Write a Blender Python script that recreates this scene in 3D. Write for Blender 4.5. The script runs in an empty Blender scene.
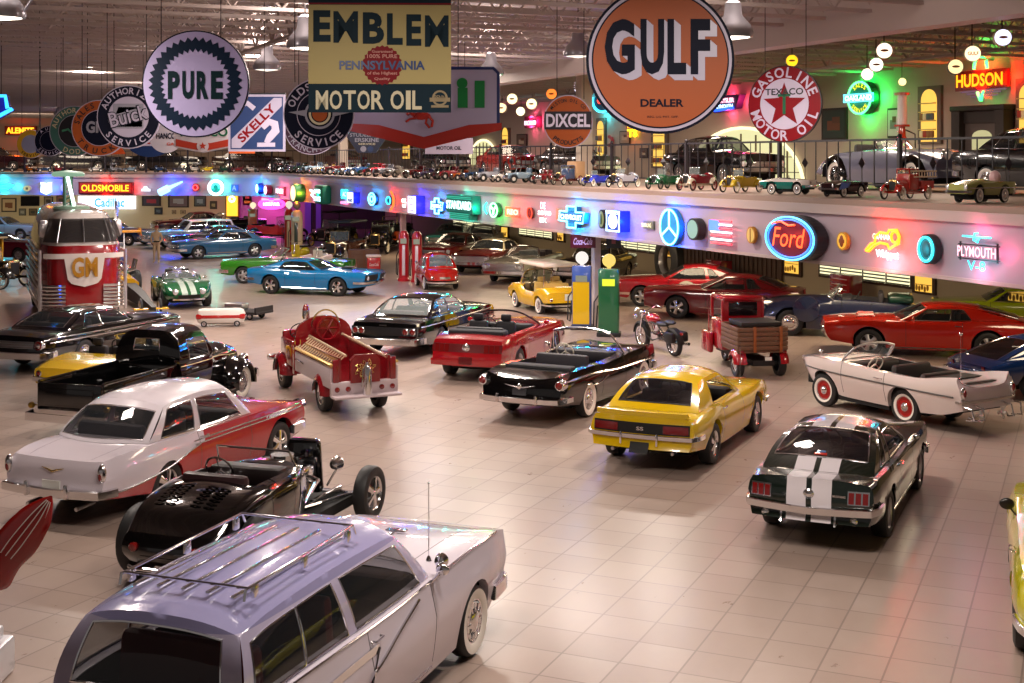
import bpy, math, random
from math import sin, cos, pi, radians as RD, sqrt, atan2
from mathutils import Vector, Matrix
random.seed(7)
SC = bpy.context.scene
COL = SC.collection
# ------------------------------------------------------------ camera, world, exposure
F, HOR, EYE = 1300.0, 158.0, 5.0          # focal length in px, horizon row, eye height
cam_d = bpy.data.cameras.new('camera'); cam = bpy.data.objects.new('camera', cam_d); COL.objects.link(cam)
cam.location = (0, 0, EYE); cam.rotation_euler = (pi/2, 0, 0)
cam_d.sensor_width = 36.0; cam_d.lens = 36.0*F/1024.0; cam_d.shift_y = -(341.5-HOR)/1024.0
cam_d.clip_end = 300
SC.camera = cam
wd = bpy.data.worlds.new('world'); SC.world = wd; wd.use_nodes = True
wd.node_tree.nodes['Background'].inputs[0].default_value = (1.0, .86, .8, 1)
wd.node_tree.nodes['Background'].inputs[1].default_value = .15
SC.view_settings.view_transform = 'Standard'; SC.view_settings.look = 'None'
SC.view_settings.gamma = 1; SC.view_settings.exposure = 0.0; SC.view_settings.use_curve_mapping = False
SC.cycles.use_denoising = True
SC.cycles.max_bounces = 6; SC.cycles.diffuse_bounces = 3; SC.cycles.glossy_bounces = 3
SC.cycles.transparent_max_bounces = 12; SC.cycles.sample_clamp_indirect = 6
def light(name, kind, loc, energy, color=(1, 1, 1), size=1.0, aim=None, sy=None):
    d = bpy.data.lights.new(name, kind); d.energy = energy; d.color = color
    if kind == 'AREA':
        d.size = size
        if sy: d.shape = 'RECTANGLE'; d.size_y = sy
    elif kind == 'POINT': d.shadow_soft_size = size
    o = bpy.data.objects.new(name, d); COL.objects.link(o); o.location = loc
    if aim is not None:
        o.rotation_euler = (Vector(aim)-Vector(loc)).to_track_quat('-Z', 'Y').to_euler()
    return o
U = Vector((-.4, .9165, 0)).normalized()   # along the balcony edge, away from the camera
N = Vector((U.y, -U.x, 0))                 # from the hall into the rooms behind the balcony
def on_line(px, c):                        # where the viewing direction px meets the line X = c - .4365 Y
    r = (px-512)/F; Y = c/(r+.4365); return Vector((r*Y, Y, 0))
CE = 18.7                                  # balcony edge line
LAMPS_AND_FILL = []
for px, Y in ((267, 33), (305, 25), (733, 22.5), (491, 36), (2, 20), (578, 31), (150, 50), (380, 60), (60, 75), (560, 12), (250, 12), (860, 12), (430, 44), (90, 44), (250, 38), (660, 37), (330, 68), (200, 76)):  # last entries are added fill lamps, put in to brighten the far floor
    LAMPS_AND_FILL.append(((px-512)/F*Y, Y, 7.6 if Y == 12 else 8.3 if px in (430, 90, 250, 660, 330, 200) and Y > 30 else None))
LAMPZ = {0: 62, 1: 38, 2: 26, 3: 68, 4: 5, 5: 48, 6: 96, 7: 104, 8: 112}
for i, (x, y, z) in enumerate(LAMPS_AND_FILL):
    if z is None: z = EYE+(HOR-LAMPZ[i])*y/F
    LAMPS_AND_FILL[i] = (x, y, z)
    light('hall_or_fill_light', 'AREA', (x, y, z-.32), 250 if y < 13 else 360 if y < 30 else 520, (1, .87, .77), .9, aim=(x, y, 0))
    if y > 13: light('hall_or_fill_uplight', 'POINT', (x, y, z+.7 if z < 7.6 else z), 170, (1, .84, .78), .3)
for k, d in enumerate((3, 11, 19, 27, 35, 45)):   # downlights under the balcony
    p = Vector((8.9, 22.5, 0))+U*d+N*5.0
    light('balcony_downlight', 'AREA', (p.x, p.y, 3.3), 210, (1, .78, .52), 2.2, aim=(p.x, p.y, 0))
for d in (2, 10, 18, 28, 40):                     # lights of the upper rooms
    p = Vector((8.9, 22.5, 0))+U*d+N*7.0
    light('upper_room_light', 'AREA', (p.x, p.y, 7.6), 210, (1, .78, .6), 2.0, aim=(p.x, p.y, 0))
for x in (-40, -31, -22):
    light('far_room_light', 'AREA', (x, 84, 3.4), 260, (1, .85, .55), 3.0, aim=(x, 87, 0))
    light('far_upper_light', 'AREA', (x, 84, 7.5), 240, (1, .8, .62), 3.0, aim=(x, 87, 0))
light('pink_neon_light', 'AREA', (-16.5, 86, 3.3), 110, (1, .12, .75), 2.0, aim=(-15.5, 90, 1))

# ------------------------------------------------------------ materials
_m = {}
def mat(name, c=(.8, .8, .8), rough=.5, metal=0., coat=0., emit=None, es=1., alpha=1., spec=.5):
    if name in _m: return _m[name]
    m = bpy.data.materials.new(name); m.use_nodes = True
    b = m.node_tree.nodes['Principled BSDF']; I = b.inputs
    I['Base Color'].default_value = (*c, 1); I['Roughness'].default_value = rough; I['Metallic'].default_value = metal
    I['Coat Weight'].default_value = coat; I['Coat Roughness'].default_value = .03; I['Specular IOR Level'].default_value = spec
    if emit: I['Emission Color'].default_value = (*emit, 1); I['Emission Strength'].default_value = es
    if alpha < 1: I['Alpha'].default_value = alpha
    _m[name] = m; return m
def hexc(s):
    v = [int(s[i:i+2], 16)/255 for i in (0, 2, 4)]
    return tuple(x/12.92 if x <= .04045 else ((x+.055)/1.055)**2.4 for x in v)
def paint(s, rough=.22): return mat('paint_'+s, hexc(s), rough, 0, 1.0)
def matte(s, rough=.6): return mat('matte_'+s, hexc(s), rough)
def glow(s, e=3.0): return mat('glow_%s_%g' % (s, e), (0.02, .02, .02), .5, emit=hexc(s), es=e)
def node_mat(name, rough=.5, coat=0.):
    m = mat(name, (.8, .8, .8), rough, 0, coat); nt = m.node_tree
    return m, nt, nt.nodes['Principled BSDF'], nt.nodes, nt.links
def two_tone(name, c0, c1, attr='mask'):
    if name in _m: return _m[name]
    m, nt, b, nd, lk = node_mat(name, .2, 1.)
    a = nd.new('ShaderNodeAttribute'); a.attribute_name = attr
    g = nd.new('ShaderNodeMath'); g.operation = 'GREATER_THAN'; g.inputs[1].default_value = 0
    x = nd.new('ShaderNodeMix'); x.data_type = 'RGBA'
    x.inputs[6].default_value = (*hexc(c0), 1); x.inputs[7].default_value = (*hexc(c1), 1)
    lk.new(a.outputs['Fac'], g.inputs[0]); lk.new(g.outputs[0], x.inputs[0]); lk.new(x.outputs[2], b.inputs['Base Color'])
    return m
CHROME = mat('chrome', (.82, .82, .84), .12, 1.)
STEEL = mat('brushed_steel', (.55, .55, .57), .35, 1.)
BRASS = mat('brass', (.75, .52, .2), .25, 1.)
RUBBER = mat('rubber', (.012, .012, .013), .55)
BLACK = matte('0c0b0c', .5)
GAP = matte('050505', .8)
WHITEW = matte('e6dfd6', .5)
LENS = mat('red_lens', (.17, .006, .006), .12, 0, 1.)
HEADL = mat('headlamp_glass', (.8, .82, .85), .08, .5, 1.)
PLATE = matte('d5d3cc')
def glass_mat(name, tint, a):
    m = mat(name, tint, .03, 0, 0, alpha=a, spec=.9); return m
GLASS = glass_mat('window_glass', (.02, .025, .03), .55)
CLEAR = glass_mat('clear_glass', (.5, .6, .6), .22)
DARKG = glass_mat('tinted_glass', (.006, .006, .008), .82)

# ------------------------------------------------------------ mesh builder
class MB:
    def __init__(s): s.v = []; s.f = []; s.m = []; s.T = None
    def add(s, vs, fs, mi=0):
        b = len(s.v)
        s.v += [tuple(s.T @ Vector(v)) for v in vs] if s.T else [tuple(v) for v in vs]
        for k, f in enumerate(fs):
            s.f.append([b+i for i in f]); s.m.append(mi if isinstance(mi, int) else mi[k])
        return s
    def box(s, c, d, mi=0, b=0.0, taper=1.0):
        x, y, z = d[0]/2, d[1]/2, d[2]/2
        if b <= 0:
            vs = [(c[0]+i*x*(taper if k > 0 else 1), c[1]+j*y*(taper if k > 0 else 1), c[2]+k*z) for k in (-1, 1) for i, j in ((-1, -1), (1, -1), (1, 1), (-1, 1))]
            return s.add(vs, [(3, 2, 1, 0), (4, 5, 6, 7), (0, 1, 5, 4), (1, 2, 6, 5), (2, 3, 7, 6), (3, 0, 4, 7)], mi)
        b = min(b, x*.98, y*.98, z*.98)
        vs = []; nn = 4
        lv = []
        for k in range(3):
            a = pi/2*k/2
            lv.append((-z+b-b*cos(a), b-b*sin(a)))
        lv = lv+[(-q[0], q[1]) for q in reversed(lv)]
        for zz, ins in lv:
            tp = 1 if zz < 0 else taper
            for q, (sx, sy) in enumerate(((1, 1), (-1, 1), (-1, -1), (1, -1))):
                for k in range(3):
                    a = pi/2*(q+k/2)
                    r = b
                    px = sx*(x-r)+(r-ins)*cos(a); py = sy*(y-r)+(r-ins)*sin(a)
                    vs.append((c[0]+px*tp, c[1]+py*tp, c[2]+zz))
        n = 12; L = len(lv); fs = [tuple(reversed(range(n))), tuple(range((L-1)*n, L*n))]
        for i in range(L-1):
            for j in range(n): fs.append((i*n+j, i*n+(j+1) % n, (i+1)*n+(j+1) % n, (i+1)*n+j))
        return s.add(vs, fs, mi)
    def grid(s, P, mi=0, cu=False, cv=False):
        nu, nv = len(P), len(P[0]); vs = [p for r in P for p in r]; fs = []
        for i in range(nu if cu else nu-1):
            for j in range(nv if cv else nv-1):
                i2, j2 = (i+1) % nu, (j+1) % nv
                fs.append((i*nv+j, i2*nv+j, i2*nv+j2, i*nv+j2))
        return s.add(vs, fs, mi)
    def lathe(s, prof, n=20, axis='z', o=(0, 0, 0), mi=0, cap=True, arc=2*pi):
        P = []
        for r, h in prof:
            row = []
            for k in range(n):
                a = arc*k/n; c_, s_ = r*cos(a), r*sin(a)
                p = {'z': (c_, s_, h), 'y': (c_, h, s_), 'x': (h, c_, s_)}[axis]
                row.append((p[0]+o[0], p[1]+o[1], p[2]+o[2]))
            P.append(row)
        nv = n; vs = [p for r in P for p in r]; fs = []; ms = []
        for i in range(len(prof)-1):
            for j in range(n):
                fs.append((i*nv+j, i*nv+(j+1) % nv, (i+1)*nv+(j+1) % nv, (i+1)*nv+j)); ms.append(mi if isinstance(mi, int) else mi[i])
        if cap:
            if prof[0][0] > 1e-4: fs.append(tuple(reversed(range(n)))); ms.append(ms[0])
            if prof[-1][0] > 1e-4: fs.append(tuple(range((len(prof)-1)*n, len(prof)*n))); ms.append(ms[-2] if len(ms) > 1 else ms[0])
        return s.add(vs, fs, ms)
    def cyl(s, p0, p1, r0, r1=None, n=10, mi=0):
        return s.sweep([p0, p1], r0, n, mi, r1=r1)
    def sweep(s, path, r, n=8, mi=0, closed=False, r1=None, sec=None, cap=True):
        # round tube (r a number or one per point) or a section sec=[(side,up)..]
        pts = [Vector(p) for p in path]; m = len(pts); rs = r if isinstance(r, (list, tuple)) else [r]*m
        if r1 is not None: rs = [r+(r1-r)*i/(m-1) for i in range(m)]
        P = []; up0 = Vector((0, 0, 1))
        t0 = (pts[1]-pts[0]).normalized()
        if abs(t0.z) > .95: up0 = Vector((1, 0, 0))
        for i, p in enumerate(pts):
            if closed: t = (pts[(i+1) % m]-pts[i-1])
            else: t = pts[min(i+1, m-1)]-pts[max(i-1, 0)]
            t.normalize()
            sd = t.cross(up0)
            if sd.length < 1e-3: sd = Vector((0, 1, 0))
            sd.normalize(); up = sd.cross(t).normalized()
            if not sec: up0 = up
            if sec: row = [p+sd*(a*rs[i])+up*(b*rs[i]) for a, b in sec]
            else: row = [p+sd*(rs[i]*cos(2*pi*k/n))+up*(rs[i]*sin(2*pi*k/n)) for k in range(n)]
            P.append(row)
        b0 = len(s.v); s.grid(P, mi, cu=closed, cv=True)
        if cap and not closed:
            k = len(P[0]); s.f.append([b0+i for i in range(k)]); s.f.append([b0+(m-1)*k+i for i in reversed(range(k))]); s.m += [mi, mi]
        return s
    def ball(s, c, r, n=10, mi=0):
        if isinstance(r, (int, float)): r = (r, r, r)
        P = [[(c[0]+r[0]*sin(pi*i/n)*cos(2*pi*j/(2*n)), c[1]+r[1]*sin(pi*i/n)*sin(2*pi*j/(2*n)), c[2]+r[2]*cos(pi*i/n)) for j in range(2*n)] for i in range(n+1)]
        return s.grid(P, mi, cv=True)
    def prism(s, out, y0, y1, mi=0):
        # outline in x,z extruded along y
        n = len(out); vs = [(a, y0, b) for a, b in out]+[(a, y1, b) for a, b in out]
        return s.add(vs, [tuple(range(n)), tuple(reversed(range(n, 2*n)))]+[(i, i+n, (i+1) % n+n, (i+1) % n) for i in range(n)], mi)
    def build(s, name, mats, parent=None, smooth=True, angle=38, loc=None, rot=None, mask=None):
        me = bpy.data.meshes.new(name); me.from_pydata(s.v, [], s.f)
        if not isinstance(mats, (list, tuple)): mats = [mats]
        for m_ in mats: me.materials.append(m_)
        me.polygons.foreach_set('material_index', s.m)
        if smooth:
            me.polygons.foreach_set('use_smooth', [True]*len(me.polygons)); me.set_sharp_from_angle(angle=RD(angle))
        if mask:
            at = me.attributes.new('mask', 'FLOAT', 'POINT'); at.data.foreach_set('value', [mask(v) for v in s.v])
        me.validate(); me.update()
        o = bpy.data.objects.new(name, me); COL.objects.link(o)
        if parent: o.parent = parent
        if loc is not None: o.location = loc
        if rot is not None: o.rotation_euler = rot
        return o
def tag(o, label, cat, group=None, kind=None):
    o['label'] = label; o['category'] = cat
    if group: o['group'] = group
    if kind: o['kind'] = kind
    return o
def thing(name, label, cat, loc=(0, 0, 0), rz=0, group=None, sc=1):
    o = bpy.data.objects.new(name, None); COL.objects.link(o); o.location = loc; o.rotation_euler = (0, 0, rz)
    o.empty_display_size = .1
    if sc != 1: o.scale = (sc, sc, sc)
    return tag(o, label, cat, group)
def struct(o): o['kind'] = 'structure'; return o
def copy_tree(o, parent=None):
    c = o.copy(); COL.objects.link(c)
    if parent: c.parent = parent
    for ch in list(o.children): copy_tree(ch, c)
    return c
def recolor(root, swap):
    # give a copy its own materials (per-object copies of the shared meshes)
    for o in [root]+list(root.children_recursive):
        if o.type == 'MESH' and any(m_ in swap for m_ in o.data.materials):
            o.data = o.data.copy()
            for i, m_ in enumerate(o.data.materials):
                if m_ in swap: o.data.materials[i] = swap[m_]
def prof(pts):
    # monotone cubic through (x, v)
    pts = sorted(pts); X = [p[0] for p in pts]; Y = [p[1] for p in pts]; n = len(X)
    if n == 1: return lambda x: Y[0]
    d = [(Y[i+1]-Y[i])/(X[i+1]-X[i]) for i in range(n-1)]
    m = [d[0]]+[0 if d[i-1]*d[i] <= 0 else 2*d[i-1]*d[i]/(d[i-1]+d[i]) for i in range(1, n-1)]+[d[-1]]
    def f(x):
        if x <= X[0]: return Y[0]
        if x >= X[-1]: return Y[-1]
        i = 0
        while x > X[i+1]: i += 1
        h = X[i+1]-X[i]; t = (x-X[i])/h
        return (2*t**3-3*t*t+1)*Y[i]+(t**3-2*t*t+t)*h*m[i]+(3*t*t-2*t**3)*Y[i+1]+(t**3-t*t)*h*m[i+1]
    return f
def sst(t): t = max(0, min(1, t)); return t*t*(3-2*t)
# ------------------------------------------------------------ lettering
_tx = {}
def text_geo(s, off=0.0, space=1.0):
    k = (s, off, space)
    if k in _tx: return _tx[k]
    cu = bpy.data.curves.new('t', 'FONT'); cu.body = s; cu.size = 1; cu.offset = off; cu.space_character = space; cu.resolution_u = 3
    ob = bpy.data.objects.new('t', cu); COL.objects.link(ob)
    dg = bpy.context.evaluated_depsgraph_get(); dg.update()
    me = bpy.data.meshes.new_from_object(ob.evaluated_get(dg))
    vs = [tuple(v.co) for v in me.vertices]; fs = [tuple(p.vertices) for p in me.polygons]
    bpy.data.objects.remove(ob); bpy.data.curves.remove(cu); bpy.data.meshes.remove(me)
    x0 = min(v[0] for v in vs); x1 = max(v[0] for v in vs); y0 = min(v[1] for v in vs); y1 = max(v[1] for v in vs)
    _tx[k] = (vs, fs, x0, x1, y0, y1); return _tx[k]
def put_text(mb, s, cx, cz, w, h, y=0.0, mi=0, off=.015, rot=0, shear=0):
    # flat lettering in the x,z plane, facing -y, fitted to w x h about cx,cz
    vs, fs, x0, x1, y0, y1 = text_geo(s, off)
    if w is None: w = h*(x1-x0)/max(.5, (y1-y0))
    out = []
    for a, b, _ in vs:
        u = ((a-x0)/(x1-x0)-.5)*w; v = ((b-y0)/(y1-y0)-.5)*h; u += shear*v
        out.append((cx+u*cos(rot)-v*sin(rot), y, cz+u*sin(rot)+v*cos(rot)))
    mb.add(out, fs, mi)
def arc_text(mb, s, r, h, a0, a1, y=0., mi=0, cx=0, cz=0, under=False, off=.02):
    n = len(s)
    for i, ch in enumerate(s):
        if ch == ' ': continue
        a = a0+(a1-a0)*(i/(n-1) if n > 1 else .5)
        vs, fs, x0, x1, y0, y1 = text_geo(ch, off)
        w = h*max(.16, (x1-x0)/.72)
        if abs(a1-a0)*r/(max(n-1, 1)) < w*1.06: w = abs(a1-a0)*r/max(n-1, 1)/1.08
        hh = h if (y1-y0) > .35 else h*.25
        rot = (a-pi/2) if not under else (a+pi/2)
        put_text(mb, ch, cx+r*cos(a), cz+r*sin(a), w, hh, y, mi, off, rot)
def disc(mb, r, y, mi=0, cx=0, cz=0, n=48, rx=None, th=.0):
    rx = rx or r
    vs = [(cx+rx*cos(2*pi*k/n), y, cz+r*sin(2*pi*k/n)) for k in range(n)]
    if th:
        mb.prism([(v[0], v[2]) for v in vs], y, y+th, mi)
    else: mb.add(vs, [tuple(range(n))], mi)
def ring(mb, r0, r1, y, mi=0, cx=0, cz=0, n=48, k=1.0):
    a = [(cx+r0*k*cos(2*pi*i/n), y, cz+r0*sin(2*pi*i/n)) for i in range(n)]
    b = [(cx+r1*k*cos(2*pi*i/n), y, cz+r1*sin(2*pi*i/n)) for i in range(n)]
    mb.grid([a, b], mi, cv=True)
def poly(mb, pts, y, mi=0): mb.add([(a, y, b) for a, b in pts], [tuple(range(len(pts)))], mi)
def gp(px, py, z=0.0):
    s = (py-HOR)/(EYE-z); return Vector(((px-512)/s, F/s, z))
# ------------------------------------------------------------ wheels
def wheel(parent, x, y, R, tw, style, ww=0., out=1, turn=0, rimc=None, rr=None, name='wheel'):
    """tyre (with its white wall) and rim; out=+1 outer face towards +y"""
    rr = rr or R*.62; h = tw/2
    pr = [(rr*.98, -h*.8), (rr+.01, -h*.9), ((R+rr)/2, -h*1.02), (R*.96, -h*.85), (R, -h*.55), (R, h*.55), (R*.96, h*.85)]
    m_ = [0]*6
    if ww: pr += [(rr+(R-rr)*min(.9, ww+.12), h*1.01), (rr+.015, h*.96), (rr*.98, h*.8)]; m_ += [0, 1, 1]
    else: pr += [((R+rr)/2, h*1.02), (rr+.01, h*.9), (rr*.98, h*.8)]; m_ += [0, 0, 0]
    b = MB(); b.lathe([(r, t*out) for r, t in pr], 28, 'y', mi=m_, cap=False)
    w = b.build(name, [RUBBER, WHITEW], parent, loc=(x, y, R), rot=(0, 0, turn))
    b = MB(); o = out; rc = rimc or STEEL
    if style == 'mag':
        b.lathe([(rr, -h*.8*o), (rr*.96, -h*.7*o), (rr*.9, h*.2*o), (rr*.93, h*.7*o), (rr, h*.86*o), (rr, h*.8*o)], 28, 'y', mi=0, cap=False)
        b.lathe([(.0, h*.0), (rr*.9, 0)], 20, 'y', mi=1, cap=False)
        for k in range(5):
            a = 2*pi*k/5
            P = []
            for r_, wd_, t in ((rr*.12, .055, .75), (rr*.5, .04, .7), (rr*.94, .065, .55)):
                P.append([(r_*cos(a)-s_*wd_*sin(a), (h*t+(.0 if abs(s_) > .5 else .018))*o, r_*sin(a)+s_*wd_*cos(a)) for s_ in (-1, -.3, .3, 1)])
            b.grid(P, 0)
        b.lathe([(rr*.2, h*.5*o), (rr*.2, h*.8*o), (rr*.12, h*.95*o), (0, h*.98*o)], 14, 'y', mi=0, cap=False)
    elif style == 'wire':
        b.lathe([(rr, -h*.8*o), (rr*.95, -h*.7*o), (rr*.9, h*.2*o), (rr*.94, h*.7*o), (rr, h*.88*o)], 28, 'y', mi=0, cap=False)
        for k in range(20):
            a = 2*pi*k/20; a2 = a+.3*(1 if k % 2 else -1)
            b.cyl((rr*.15*cos(a), h*.75*o, rr*.15*sin(a)), (rr*.93*cos(a2), h*.25*o, rr*.93*sin(a2)), .006, n=4)
        b.lathe([(rr*.18, 0), (rr*.2, h*.8*o), (rr*.1, h*1.1*o), (0, h*1.12*o)], 12, 'y', cap=False)
    else:
        b.lathe([(rr, h*.82*o), (rr*.93, h*.8*o), (rr*.88, h*.5*o), (rr*.6, h*.45*o), (rr*.55, h*.62*o), (rr*.3, h*.75*o), (0, h*.8*o)], 28, 'y', mi=[1, 1, 2, 2, 2, 2], cap=False)
        cr = {'cap': .6, 'full': .9, 'moon': .9, 'red': .42, 'spin': .62}[style]
        cp = MB(); q = [(rr*cr, h*.55*o), (rr*cr*.98, h*.78*o), (rr*cr*.8, h*.86*o), (rr*cr*.62, h*.8*o), (rr*cr*.5, h*.98*o), (rr*cr*.2, h*1.1*o), (0, h*1.12*o)]
        if style == 'moon': q = [(rr*cr, h*.5*o)]+[(rr*cr*cos(t), (h*.8+rr*.16*sin(t))*o) for t in (0, .3, .6, .9, 1.2, 1.57)]
        cp.lathe(q, 24, 'y', cap=False)
        if style in ('full', 'spin'):
            for k in range(12):
                a = 2*pi*k/12; cp.cyl((rr*cr*.55*cos(a), h*.9*o, rr*cr*.55*sin(a)), (rr*cr*.9*cos(a), h*.84*o, rr*cr*.9*sin(a)), .007, n=4)
        hc = cp.build('hub_cap', CHROME, w)
    b.build('rim', [rc if style in ('mag', 'wire') else STEEL, CHROME if style not in ('mag',) else BLACK, rc] if style not in ('mag', 'wire') else [rc, BLACK], w)
    return w
def seat(parent, x, y, z, w, m_, back=.55, depth=.5, bench=False, name='seat'):
    b = MB(); b.box((x, y, z+.08), (depth, w, .18), 0, .06)
    n = 6; P = []
    b.box((x-depth/2-.02, y, z+.12+back/2), (.16, w, back), 0, .06, .92)
    if not bench: b.box((x-depth/2-.04, y, z+.2+back), (.1, w*.5, .16), 0, .04)
    return b.build(name, m_, parent)
def steering(parent, x, y, z, r=.2, tilt=.5, m_=None):
    b = MB(); n = 20
    ux = Vector((-sin(tilt), 0, cos(tilt)))
    c = Vector((x, y, z))
    pts = [c+ux*(r*cos(2*pi*k/n))+Vector((0, 1, 0))*(r*sin(2*pi*k/n)) for k in range(n)]
    b.sweep(pts, .014, 6, closed=True)
    for k in (0, 7, 13): b.cyl(c, pts[k], .01, n=5)
    b.cyl(c, c+Vector((cos(tilt), 0, -sin(tilt)-.2))*.4, .025, n=6)
    return b.build('steering_wheel', m_ or BLACK, parent)

# ------------------------------------------------------------ lofted car
class Car:
    def __init__(s, name, label, cat, P, root=None, **kw):
        s.P = P; s.root = root or thing(name, label, cat, **kw)
        g = P.get
        s.xr = -P['ro']; s.xe = P['wb']+P['fo']; s.hwp = prof(g('hw')); s.shp = prof(g('sh')); s.ctp = prof(g('ct'))
        s.rkp = prof(g('rk', [(s.xr, .40), (s.xr+.6, .33), (0, .24), (P['wb']*.5, .2), (P['wb'], .24), (s.xe-.5, .3), (s.xe, .36)]))
        s.side = prof(g('side', [(0, .93), (.2, .975), (.55, 1.0), (.85, .985), (1, .94)]))
        s.pp = g('p', 2.6); s.R = P['R']; s.ar = g('ar', P['R']+.05); s.arr = g('arr', s.ar)
        s.leanF = prof(g('leanF', [(0, 0)])); s.leanR = prof(g('leanR', [(0, 0)])); s.bf = g('bowF', .12); s.br = g('bowR', .08)
        s.track = g('track', s.hwp(0)-P['tw']*.5-.03)
        s.body()
    def deform(s, x, y, z):
        h = max(.2, s.hwp(x)); k = 1-min(1, (y/h)**2)
        wf = sst((x-(s.xe-.9))/.9); wr = sst(((s.xr+.9)-x)/.9)
        return x+wf*(s.bf*k+s.leanF(z))-wr*(s.br*k+s.leanR(z))
    def cap_pt(s, end, y, z, out=0.):
        x = s.xe if end > 0 else s.xr
        return Vector((s.deform(x, y, z)+end*out, y, z))
    def yside(s, x, z):
        rk, sh = s.rkp(x), s.shp(x); t = min(1, max(0, (z-rk)/(sh-rk))); return s.hwp(x)*s.side(t)
    def side_pt(s, sd, x, z, out=0.):
        y = s.yside(x, z)+out; return Vector((s.deform(x, y, z), y*sd, z))
    def top_z(s, x, y):
        ys = s.yside(x, s.shp(x)); q = min(1, abs(y)/ys); return s.ctp(x)+(s.shp(x)-s.ctp(x))*q**s.pp
    def top_pt(s, x, y, up=0.):
        z = s.top_z(x, y); return Vector((s.deform(x, y, z), y, z+up))
    def arch(s, x):
        z = -1
        for xc, a in ((0, s.arr), (s.P['wb'], s.ar)):
            if a > 0 and abs(x-xc) < a: z = max(z, s.R+sqrt(a*a-(x-xc)**2)*s.P.get('archk', 1))
        return z
    def body(s):
        P = s.P; g = P.get; st = g('step', .12)
        xs = set(); n = int((s.xe-s.xr)/st)
        for i in range(n+1): xs.add(round(s.xr+(s.xe-s.xr)*i/n, 4))
        for e in (.02, .06): xs.add(round(s.xr+e, 4)); xs.add(round(s.xe-e, 4))
        for xc, a in ((0, s.arr), (P['wb'], s.ar)):
            if a > 0:
                for k in range(13): xs.add(round(xc-a*cos(pi*k/12), 4))
                xs.add(xc-a-.004); xs.add(xc+a+.004)
        gx = g('gx', []); gt = g('gt', []); gq = g('gq', [])      # side seams, top seams, long seams (q, x0, x1)
        hole = g('hole'); door = g('door'); hoodx = g('hood'); trunkx = g('trunk')
        for a in gx+gt: xs.add(a-.006); xs.add(a+.006)
        for rng in (hole,):
            if rng: xs.add(rng[0]); xs.add(rng[1])
        xs = sorted(xs); ys = [xs[0]]
        keep = set()
        for a in gx+gt: keep |= {a-.006, a+.006}
        for rng in (hole,):
            if rng: keep |= {rng[0], rng[1]}
        for x in xs[1:]:
            if x-ys[-1] < .012 and x not in keep and x != xs[-1]: continue
            if x in keep and x-ys[-1] < .006 and ys[-1] not in keep: ys[-1] = x; continue
            ys.append(x)
        xs = ys; nS = 8
        qs = [1-(j/9)**1.0 for j in range(0, 10)]
        for q in [q_[0] for q_ in gq]: qs += [q-.004, q+.004]
        if hole: qs.append(hole[2])
        qs = sorted(set(round(q, 4) for q in qs), reverse=True)
        rows = []; kinds = []
        for x in xs:
            rk, sh, ct, hw = s.rkp(x), s.shp(x), s.ctp(x), s.hwp(x); zl = max(rk, s.arch(x)); zl = min(zl, sh-.03)
            row = []
            y0 = s.yside(x, zl); row.append((y0-.1, zl+.01))
            for i in range(nS+1):
                z = zl+(sh-zl)*i/nS; row.append((s.yside(x, z), z))
            ysh = s.yside(x, sh)
            for q in qs[1:]: row.append((ysh*q, ct+(sh-ct)*q**s.pp))
            rows.append([(s.deform(x, y, z), y, z) for y, z in row])
        nc = len(rows[0]); parts = {}
        def face(key, idx, mi): parts.setdefault(key, []).append((idx, mi))
        nh = len(xs); V = [p for r in rows for p in r]; off = len(V); V += [(p[0], -p[1], p[2]) for p in V]
        gxs = set(gx); gts = set(gt)
        for i in range(nh-1):
            xm = (xs[i]+xs[i+1])/2
            isgx = any(abs(xm-a) < .0065 for a in gx); isgt = any(abs(xm-a) < .0065 for a in gt)
            for j in range(nc-1):
                side_ = j <= nS; mi = 0; key = 'body'
                if side_:
                    if isgx and 2 <= j: mi = 1
                    elif door and door[0] < xm < door[1] and 2 <= j: key = 'door'
                else:
                    q0, q1 = qs[j-nS-1], qs[j-nS]; qm = (q0+q1)/2
                    if hole and hole[0]-1e-6 < xm < hole[1]+1e-6 and qm < hole[2]: continue
                    if isgt and qm < (gq[0][0] if gq else .95): mi = 1
                    for q, a, b_ in gq:
                        if abs(qm-q) < .0045 and a < xm < b_: mi = 1
                    if mi == 0:
                        if hoodx and hoodx[0] < xm < hoodx[1] and qm < hoodx[2]: key = 'hood'
                        elif trunkx and trunkx[0] < xm < trunkx[1] and qm < trunkx[2]: key = 'trunk_lid'
                a, b_, c, d = i*nc+j, (i+1)*nc+j, (i+1)*nc+j+1, i*nc+j+1
                kL = key+'_l' if key == 'door' else key
                face(kL, (a, b_, c, d), mi); face(key, (a+off, d+off, c+off, b_+off), mi)
        # end caps
        for end, x in ((-1, xs[0]), (1, xs[-1])):
            ri = 0 if end < 0 else nh-1
            sh, rk = s.shp(x), s.rkp(x); ysh = s.yside(x, sh); nt = 8
            cols = [ysh*q for q in qs]; cols = cols+[-c for c in reversed(cols[:-1])]
            G = []
            for c in cols:
                zt = s.ctp(x)+(sh-s.ctp(x))*(abs(c)/ysh)**s.pp
                col = []
                for k in range(nt+1):
                    z = rk+(zt-rk)*k/nt; t = (z-rk)/(sh-rk); y = c/s.side(1)*s.side(min(1, max(0, t)))
                    if abs(c) > ysh-1e-6: y = (1 if c > 0 else -1)*s.yside(x, z)
                    col.append((s.deform(x, y, z), y, z))
                G.append(col)
            b0 = len(V); V += [p for c in G for p in c]
            for i in range(len(G)-1):
                for k in range(nt):
                    face('body', (b0+i*(nt+1)+k, b0+(i+1)*(nt+1)+k, b0+(i+1)*(nt+1)+k+1, b0+i*(nt+1)+k+1), 0)
        body_m = P['paint']; mask = g('mask'); s.parts = {}
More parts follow.
